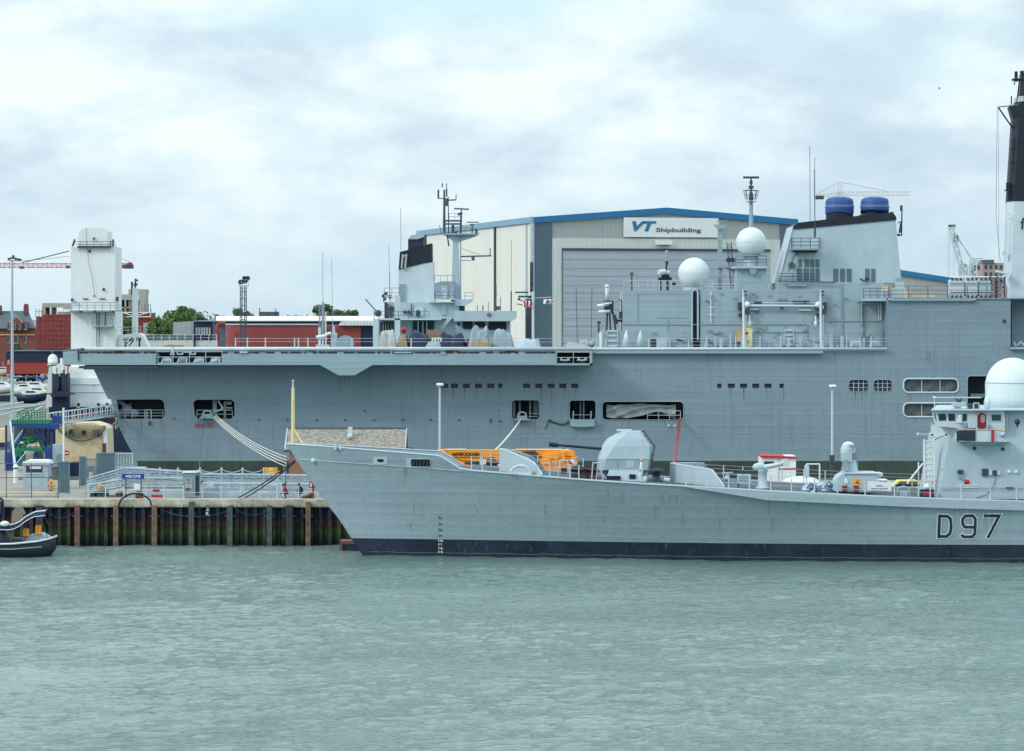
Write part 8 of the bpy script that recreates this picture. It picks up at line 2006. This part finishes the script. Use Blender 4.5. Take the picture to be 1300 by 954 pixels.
m = MB(); m.path([W(148,535,CD-.1),W(128,553,310),W(106,570,285),W(88,583,262)],.06,5); single(m,'stern_line','tan','thin brown line running from the carrier stern down past the beige cabin','rope')
m = MB(); m.path([W(147,540,CD-1),W(138,545,318),W(134,549,305)],.05,5); m.path([W(148,530,CD-.2),W(146.5,545,CD-.4),W(150,540,CD-.3)],.05,5); single(m,'stern_ropes','canvas','short pale ropes drooping from the corner of the carrier stern opening','rope')
# ================================================================== small boat at the left
D = 227.5
bt = thing('motor_boat','dark hulled motor boat with a curved navy canopy moored at the quay, bottom left','motor boat',(WX(20,D),D,0))
m = MB(); ring_ = lambda x, zt, hw, zb: [(x,D-hw,zt),(x,D-hw*.85,zb+.3),(x,D,zb),(x,D+hw*.85,zb+.3),(x,D+hw,zt)]
X5 = lambda px: WX(px, D)
m.rings([ring_(X5(-60),1.0,1.5,-.4),ring_(X5(-20),.95,1.7,-.45),ring_(X5(20),1.0,1.7,-.45),ring_(X5(50),1.15,1.3,-.35),ring_(X5(64),1.3,.7,-.1),ring_(X5(71),1.45,.06,.5)]); m.build('hull','black',bt,True)
m = MB(); m.path([Vector((X5(-60),D-1.5,1.03)),Vector((X5(-20),D-1.72,.98)),Vector((X5(20),D-1.72,1.03)),Vector((X5(50),D-1.32,1.18)),Vector((X5(64),D-.72,1.33)),Vector((X5(72),D,1.5))],.08,6); m.build('gunwale','white',bt)
m = MB(); m.path([Vector((X5(-60),D-1.6,.62)),Vector((X5(20),D-1.74,.62)),Vector((X5(56),D-1.1,.75))],.05,6); m.build('rubbing_strip','dgrey2',bt)
m = MB(); rows_ = []
for i in range(15):
    px = -30+i*6.5; zt = interp(px, [(-30,2.45),(18,2.35),(28,2.6),(36,3.0),(46,3.35),(62,3.45)]); rows_.append([(X5(px),D-1.45,zt-.3),(X5(px),D-1.1,zt),(X5(px),D,zt+.12),(X5(px),D+1.1,zt),(X5(px),D+1.45,zt-.3)])
m.rings(rows_, cap=False, closed=False); cn = m.build('canopy','navy',bt,True)
m = MB(); m.path([Vector(r_[1])+Vector((0,-.05,.05)) for r_ in rows_],.05,6); m.path([Vector(r_[0])+Vector((0,-.03,0)) for r_ in rows_],.03,6); m.build('canopy_edge','white',cn)
m = MB(); 
for px in (-10,18,36): m.tube((X5(px),D-1.4,1.0),(X5(px),D-1.3,2.4),.04,5)
m.tube((X5(57),D-1.0,3.3),(X5(70),D-.3,1.5),.03,5); m.tube((X5(52),D-1.2,3.2),(X5(63),D-.8,1.4),.03,5); m.build('canopy_frame','raild',bt)
m = MB(); m.prism([(X5(-40),1.0),(X5(-40),1.9),(X5(4),2.0),(X5(12),1.35),(X5(30),1.3),(X5(38),1.05)],D-1.2,D+1.2); m.build('cabin','boot',bt)
m = MB(); m.prism([(X5(34),1.1),(X5(38),1.6),(X5(54),1.75),(X5(62),1.45),(X5(64),1.3)],D-.8,D+.8); m.build('foredeck_cover','galv',bt)
m = MB(); m.box(X5(-30),X5(-4),D-1.23,D-1.2,1.35,1.75); m.box(X5(-2),X5(6),D-1.23,D-1.2,1.4,1.75); m.build('cabin_window','glass',bt)
m = MB(); m.prism([(X5(16.5),2.5),(X5(17.5),3.3),(X5(22),3.75),(X5(26.5),3.75),(X5(31.5),3.2),(X5(29.5),2.6)],D-.8,D+.5); single(m,'covered_crate','tan','brown grey covered box standing on the roof of the motor boat','box'); bpy.data.objects['covered_crate'].data.materials[0] = flat('dull_brown_canvas', c(136,122,110), .9)
for i, px in enumerate((33.7,37.2,49,52.8)):
    m = MB(); m.lathe(X5(px),D-.9,[(.13,1.55 if i < 2 else 1.7),(.13,2.05 if i < 2 else 2.3),(.05,2.15 if i < 2 else 2.4)],10)
    single(m,'fuel_bottle','yellow',['yellow bottle on the boat deck, first from the left','yellow bottle on the boat deck, second from the left','taller yellow bottle, third from the left on the boat deck','taller yellow bottle nearest the boat bow'][i],'bottle','yellow bottles on the motor boat')
    bpy.data.objects[[o.name for o in bpy.data.objects if o.name.startswith('fuel_bottle')][-1]].data.materials[0] = MT['orange']
m = MB(); m.sph((X5(9.5),D-1.2,2.5),.28,10,7,sx=1.3,sz=.8); single(m,'white_fender','white','white fender lying on the motor boat canopy at the left','fender',smooth=True)
m = MB(); m.path([Vector((X5(3),D+.5,2.5)),Vector((X5(2),D+.5,4.2)),Vector((X5(-4),D+.5,4.4))],.1,6); m.box(X5(-10),X5(1),D+.2,D+.8,3.2,4.1); m.build('instrument_arch','boot',bt)
m = MB(); x0,x1 = WX(433,233),WX(456,233); m.box(x0,x1,232.2,234.2,-.2,.52); rp = thing('fender_raft','low dark red floating fender raft tucked between the destroyer stem and the quay','fender raft',((x0+x1)/2,233,0)); m.build('body','boot',rp)
m = MB(); m.box(x0-.05,x1,232.1,234.3,.52,.75); m.box(x0-.05,x0+.15,232.08,232.2,-.2,.52); m.build('deck',paint('dull_red_raft',c(126,84,84),.8),rp)
# ================================================================== people
def person(label, loc, joints, mats, group=None, hair='hair', face=-math.pi/2, s=1.0, cap=None):
    """joints: dict of 3-D points in metres (x right, y away, z up)"""
    E = [('pel','spi',.15,.15),('spi','che',.15,.17),('che','nek',.17,.07),('nek','hed',.07,.1),('hed','top',.105,.07),
         ('che','shl',.15,.075),('shl','ell',.07,.055),('ell','hal',.05,.035),('che','shr',.15,.075),('shr','elr',.07,.055),('elr','har',.05,.035),
         ('pel','hpl',.14,.11),('hpl','knl',.1,.075),('knl','anl',.07,.05),('anl','tol',.05,.045),('pel','hpr',.14,.11),('hpr','knr',.1,.075),('knr','anr',.07,.05),('anr','tor',.05,.045)]
    rad = {}
    for a, b_, ra, rb in E: rad.setdefault(a, ra); rad[b_] = rb if b_ not in ('spi','che') else rad.get(b_, rb)
    rad['pel'] = .15; rad['spi'] = .14; rad['che'] = .17
    fingers = []
    J = dict(joints)
    for sd in ('l','r'):
        h = Vector(J['ha'+sd]); e = Vector(J['el'+sd]); d = (h-e).normalized(); sidev = d.cross(Vector((0,1,0))).normalized() if abs(d.y) < .9 else Vector((1,0,0))
        for k, ln in enumerate((.075,.085,.08,.06)):
            a_ = h+sidev*(k-1.5)*.022+d*.05; fingers.append((a_, a_+d*ln*.6, a_+d*ln+Vector((0,-.015,-.01))))
        fingers.append((h+sidev*.03, h+sidev*.06+d*.03, h+sidev*.065+d*.06))
    names = list(J); me = bpy.data.meshes.new('body'); idx = {n_: i for i, n_ in enumerate(names)}
    vs = [Vector(J[n_])*s for n_ in names]; es = [(idx[a], idx[b_]) for a, b_, _, _ in E]
    rl = [rad[n_]*s for n_ in names]
    for sd, base in (('l',0),('r',5)):
        for f_ in fingers[base:base+5]:
            i0 = len(vs); vs += [q*s for q in f_]; rl += [.011*s,.01*s,.008*s]; es += [(idx['ha'+sd], i0),(i0,i0+1),(i0+1,i0+2)]
    me.from_pydata(vs, es, []); tmp = bpy.data.objects.new('body', me); COL.objects.link(tmp)
    md = tmp.modifiers.new('Skin', 'SKIN'); 
    for i, sv in enumerate(me.skin_vertices[0].data): sv.radius = (rl[i], rl[i]*.8 if rl[i] > .12 else rl[i]); sv.use_root = (i == idx['pel'])
    sb = tmp.modifiers.new('Sub', 'SUBSURF'); sb.levels = 2; sb.render_levels = 2
    dg = bpy.context.evaluated_depsgraph_get(); nm = bpy.data.meshes.new_from_object(tmp.evaluated_get(dg)); bpy.data.objects.remove(tmp)
    r = thing('person', label, 'person', loc, group)
    nm.materials.clear()
    for q in ('skin', mats[0], mats[1], mats[2]): nm.materials.append(MT[q])
    nk = Vector(J['nek'])*s; pel = Vector(J['pel'])*s
    for p_ in nm.polygons:
        p_.use_smooth = True; ce = p_.center
        best = min(E, key=lambda e_: ((ce-(Vector(J[e_[0]])*s)).length+(ce-(Vector(J[e_[1]])*s)).length-(Vector(J[e_[0]])-Vector(J[e_[1]])).length*s))
        k_ = best[1]
        if k_ in ('hed','top'): mi = 0
        elif k_ in ('hal','har'): mi = 0 if (ce-Vector(J[k_])*s).length < .1*s else 1
        elif k_ in ('tol','tor'): mi = 3
        elif k_ in ('hpl','hpr','knl','knr','anl','anr'): mi = 2
        else: mi = 1
        p_.material_index = mi
    nm.name = 'body'; b_ = bpy.data.objects.new('body', nm); COL.objects.link(b_); b_.parent = r
    hd = Vector(J['hed'])*s; tp = Vector(J['top'])*s; ctr = hd.lerp(tp, .35); fv = Vector((math.cos(face), math.sin(face), 0)); sv = Vector((-fv.y, fv.x, 0))
    m = MB(); m.sph(ctr-fv*.015*s+Vector((0,0,.025*s)), .118*s, 14, 8, z0=-.25, sx=1, sy=1, sz=.95); h_ = m.build('hair' if not cap else 'cap', cap or hair, None, True); h_.parent = r
    m = MB(); m.sph(ctr+fv*.105*s+Vector((0,0,-.02*s)), .022*s, 6, 5)
    for q in (-1,1): m.sph(ctr+sv*q*.11*s+Vector((0,0,-.01*s)), .028*s, 6, 5)
    f_ = m.build('nose_and_ears', 'skin', None, True); f_.parent = r
    m = MB()
    for q in (-1,1): m.sph(ctr+fv*.098*s+sv*q*.038*s+Vector((0,0,.012*s)), .014*s, 6, 5)
    m.box(*(sorted((ctr.x+fv.x*.1*s-.02*s, ctr.x+fv.x*.1*s+.02*s))), ctr.y+fv.y*.1*s-.01, ctr.y+fv.y*.1*s+.01, ctr.z-.065*s, ctr.z-.055*s)
    f_ = m.build('eyes_and_mouth', 'hair', None, True); f_.parent = r
    return r
STAND = dict(pel=(0,0,.95),spi=(0,0,1.12),che=(0,0,1.36),nek=(0,0,1.52),hed=(0,-.01,1.62),top=(0,0,1.74),shl=(-.03,-.19,1.44),ell=(-.02,-.24,1.16),hal=(-.12,-.2,.93),shr=(.02,.19,1.44),elr=(.08,.23,1.17),har=(.02,.22,.92),
 hpl=(-.02,-.1,.9),knl=(-.1,-.11,.5),anl=(.02,-.11,.1),tol=(-.12,-.11,.05),hpr=(.03,.1,.9),knr=(.02,.1,.5),anr=(.2,.1,.12),tor=(.08,.1,.05))
xm = WX(814, 223.5)
person('person in white overalls walking on the foredeck beside the gun turret', (xm, 223.3, zdeck(xm)-.06), STAND, ('white','white','rubber'), None, face=math.pi, s=1.03, cap='tan')
CR = dict(pel=(.1,0,.45),spi=(0,0,.6),che=(-.12,0,.8),nek=(-.2,0,.93),hed=(-.24,0,1.01),top=(-.26,0,1.13),shl=(-.14,-.18,.85),ell=(-.28,-.2,.62),hal=(-.42,-.14,.45),shr=(-.1,.18,.85),elr=(-.26,.2,.6),har=(-.42,.14,.42),
 hpl=(.08,-.11,.44),knl=(-.26,-.16,.52),anl=(-.16,-.15,.1),tol=(-.3,-.15,.05),hpr=(.08,.11,.44),knr=(-.24,.16,.5),anr=(-.05,.15,.1),tor=(-.2,.15,.05))
person('person crouching on the quay in a red top and dark trousers', (WX(364,239.6), 239.6, QZ), CR, ('red','denim','rubber'), None, face=math.pi, s=1.05)
person('person in orange work clothes crouching between the guard kiosk and the slatted gate', (WX(67.5,250), 250, QZ), CR, ('orange','tan','rubber'), None, face=math.pi, s=1.05)
# gull in the sky
g_ = W(1192.5,113,420); m = MB(); m.sph(g_,.07,8,6,sx=2.0); m.face([g_+Vector((-.1,0,.03)),g_+Vector((.1,0,.03)),g_+Vector((.05,-.5,.22)),g_+Vector((-.02,-.55,.24))]); m.face([g_+Vector((-.1,0,.03)),g_+Vector((.1,0,.03)),g_+Vector((-.1,.6,.3)),g_+Vector((-.2,.55,.3))])
single(m,'gull','dgrey2','tiny gull high in the sky at the right','bird')

# ================================================================== every far-apart piece of a part becomes a part of its own
def split_parts():
    keep = ('nose_and_ears', 'eyes_and_mouth', 'rail_wire', 'chain', 'compartment_', 'rust_stain', 'grime_stain')
    for o in [q for q in bpy.data.objects if q.type == 'MESH' and q.parent and not q.name.startswith(keep)]:
        me = o.data; nv = len(me.vertices)
        if nv == 0 or nv > 40000: continue
        par = np.arange(nv)
        def find(a):
            while par[a] != a: par[a] = par[par[a]]; a = par[a]
            return a
        for p in me.polygons:
            vs = p.vertices; r0 = find(vs[0])
            for v in vs[1:]:
                r1 = find(v)
                if r1 != r0: par[r1] = r0
        roots = np.array([find(i) for i in range(nv)]); ur, isl = np.unique(roots, return_inverse=True); k = len(ur)
        if k < 2 or k > 900: continue
        co_ = np.array([v.co for v in me.vertices]); lo = np.full((k,3), 1e9); hi = -lo
        np.minimum.at(lo, isl, co_); np.maximum.at(hi, isl, co_)
        size = (hi-lo).max(1); gap = np.maximum(0, np.maximum(lo[:,None]-hi[None], lo[None]-hi[:,None]))
        near = np.sqrt((gap**2).sum(2)) <= np.maximum(.02, .5*np.maximum(size[:,None], size[None]))
        grp = np.arange(k); ch = True
        while ch:
            n = np.where(near, grp[None,:], k).min(1); ch = bool((n < grp).any()); grp = np.minimum(grp, n)
        ug = np.unique(grp)
        if len(ug) < 2 or len(ug) > 99: continue
        vg = grp[isl]
        for gi in ug[1:][::-1].tolist()+[ug[0]]:
            bm = bmesh.new(); bm.from_mesh(me); bm.verts.ensure_lookup_table()
            bmesh.ops.delete(bm, geom=[bm.verts[i] for i in np.nonzero(vg != gi)[0]], context='VERTS')
            m2 = bpy.data.meshes.new(o.name.split('.')[0]); bm.to_mesh(m2); bm.free()
            for mt in me.materials: m2.materials.append(mt)
            if gi == ug[0]: o.data = m2
            else:
                n = o.copy(); n.data = m2; COL.objects.link(n)
split_parts()
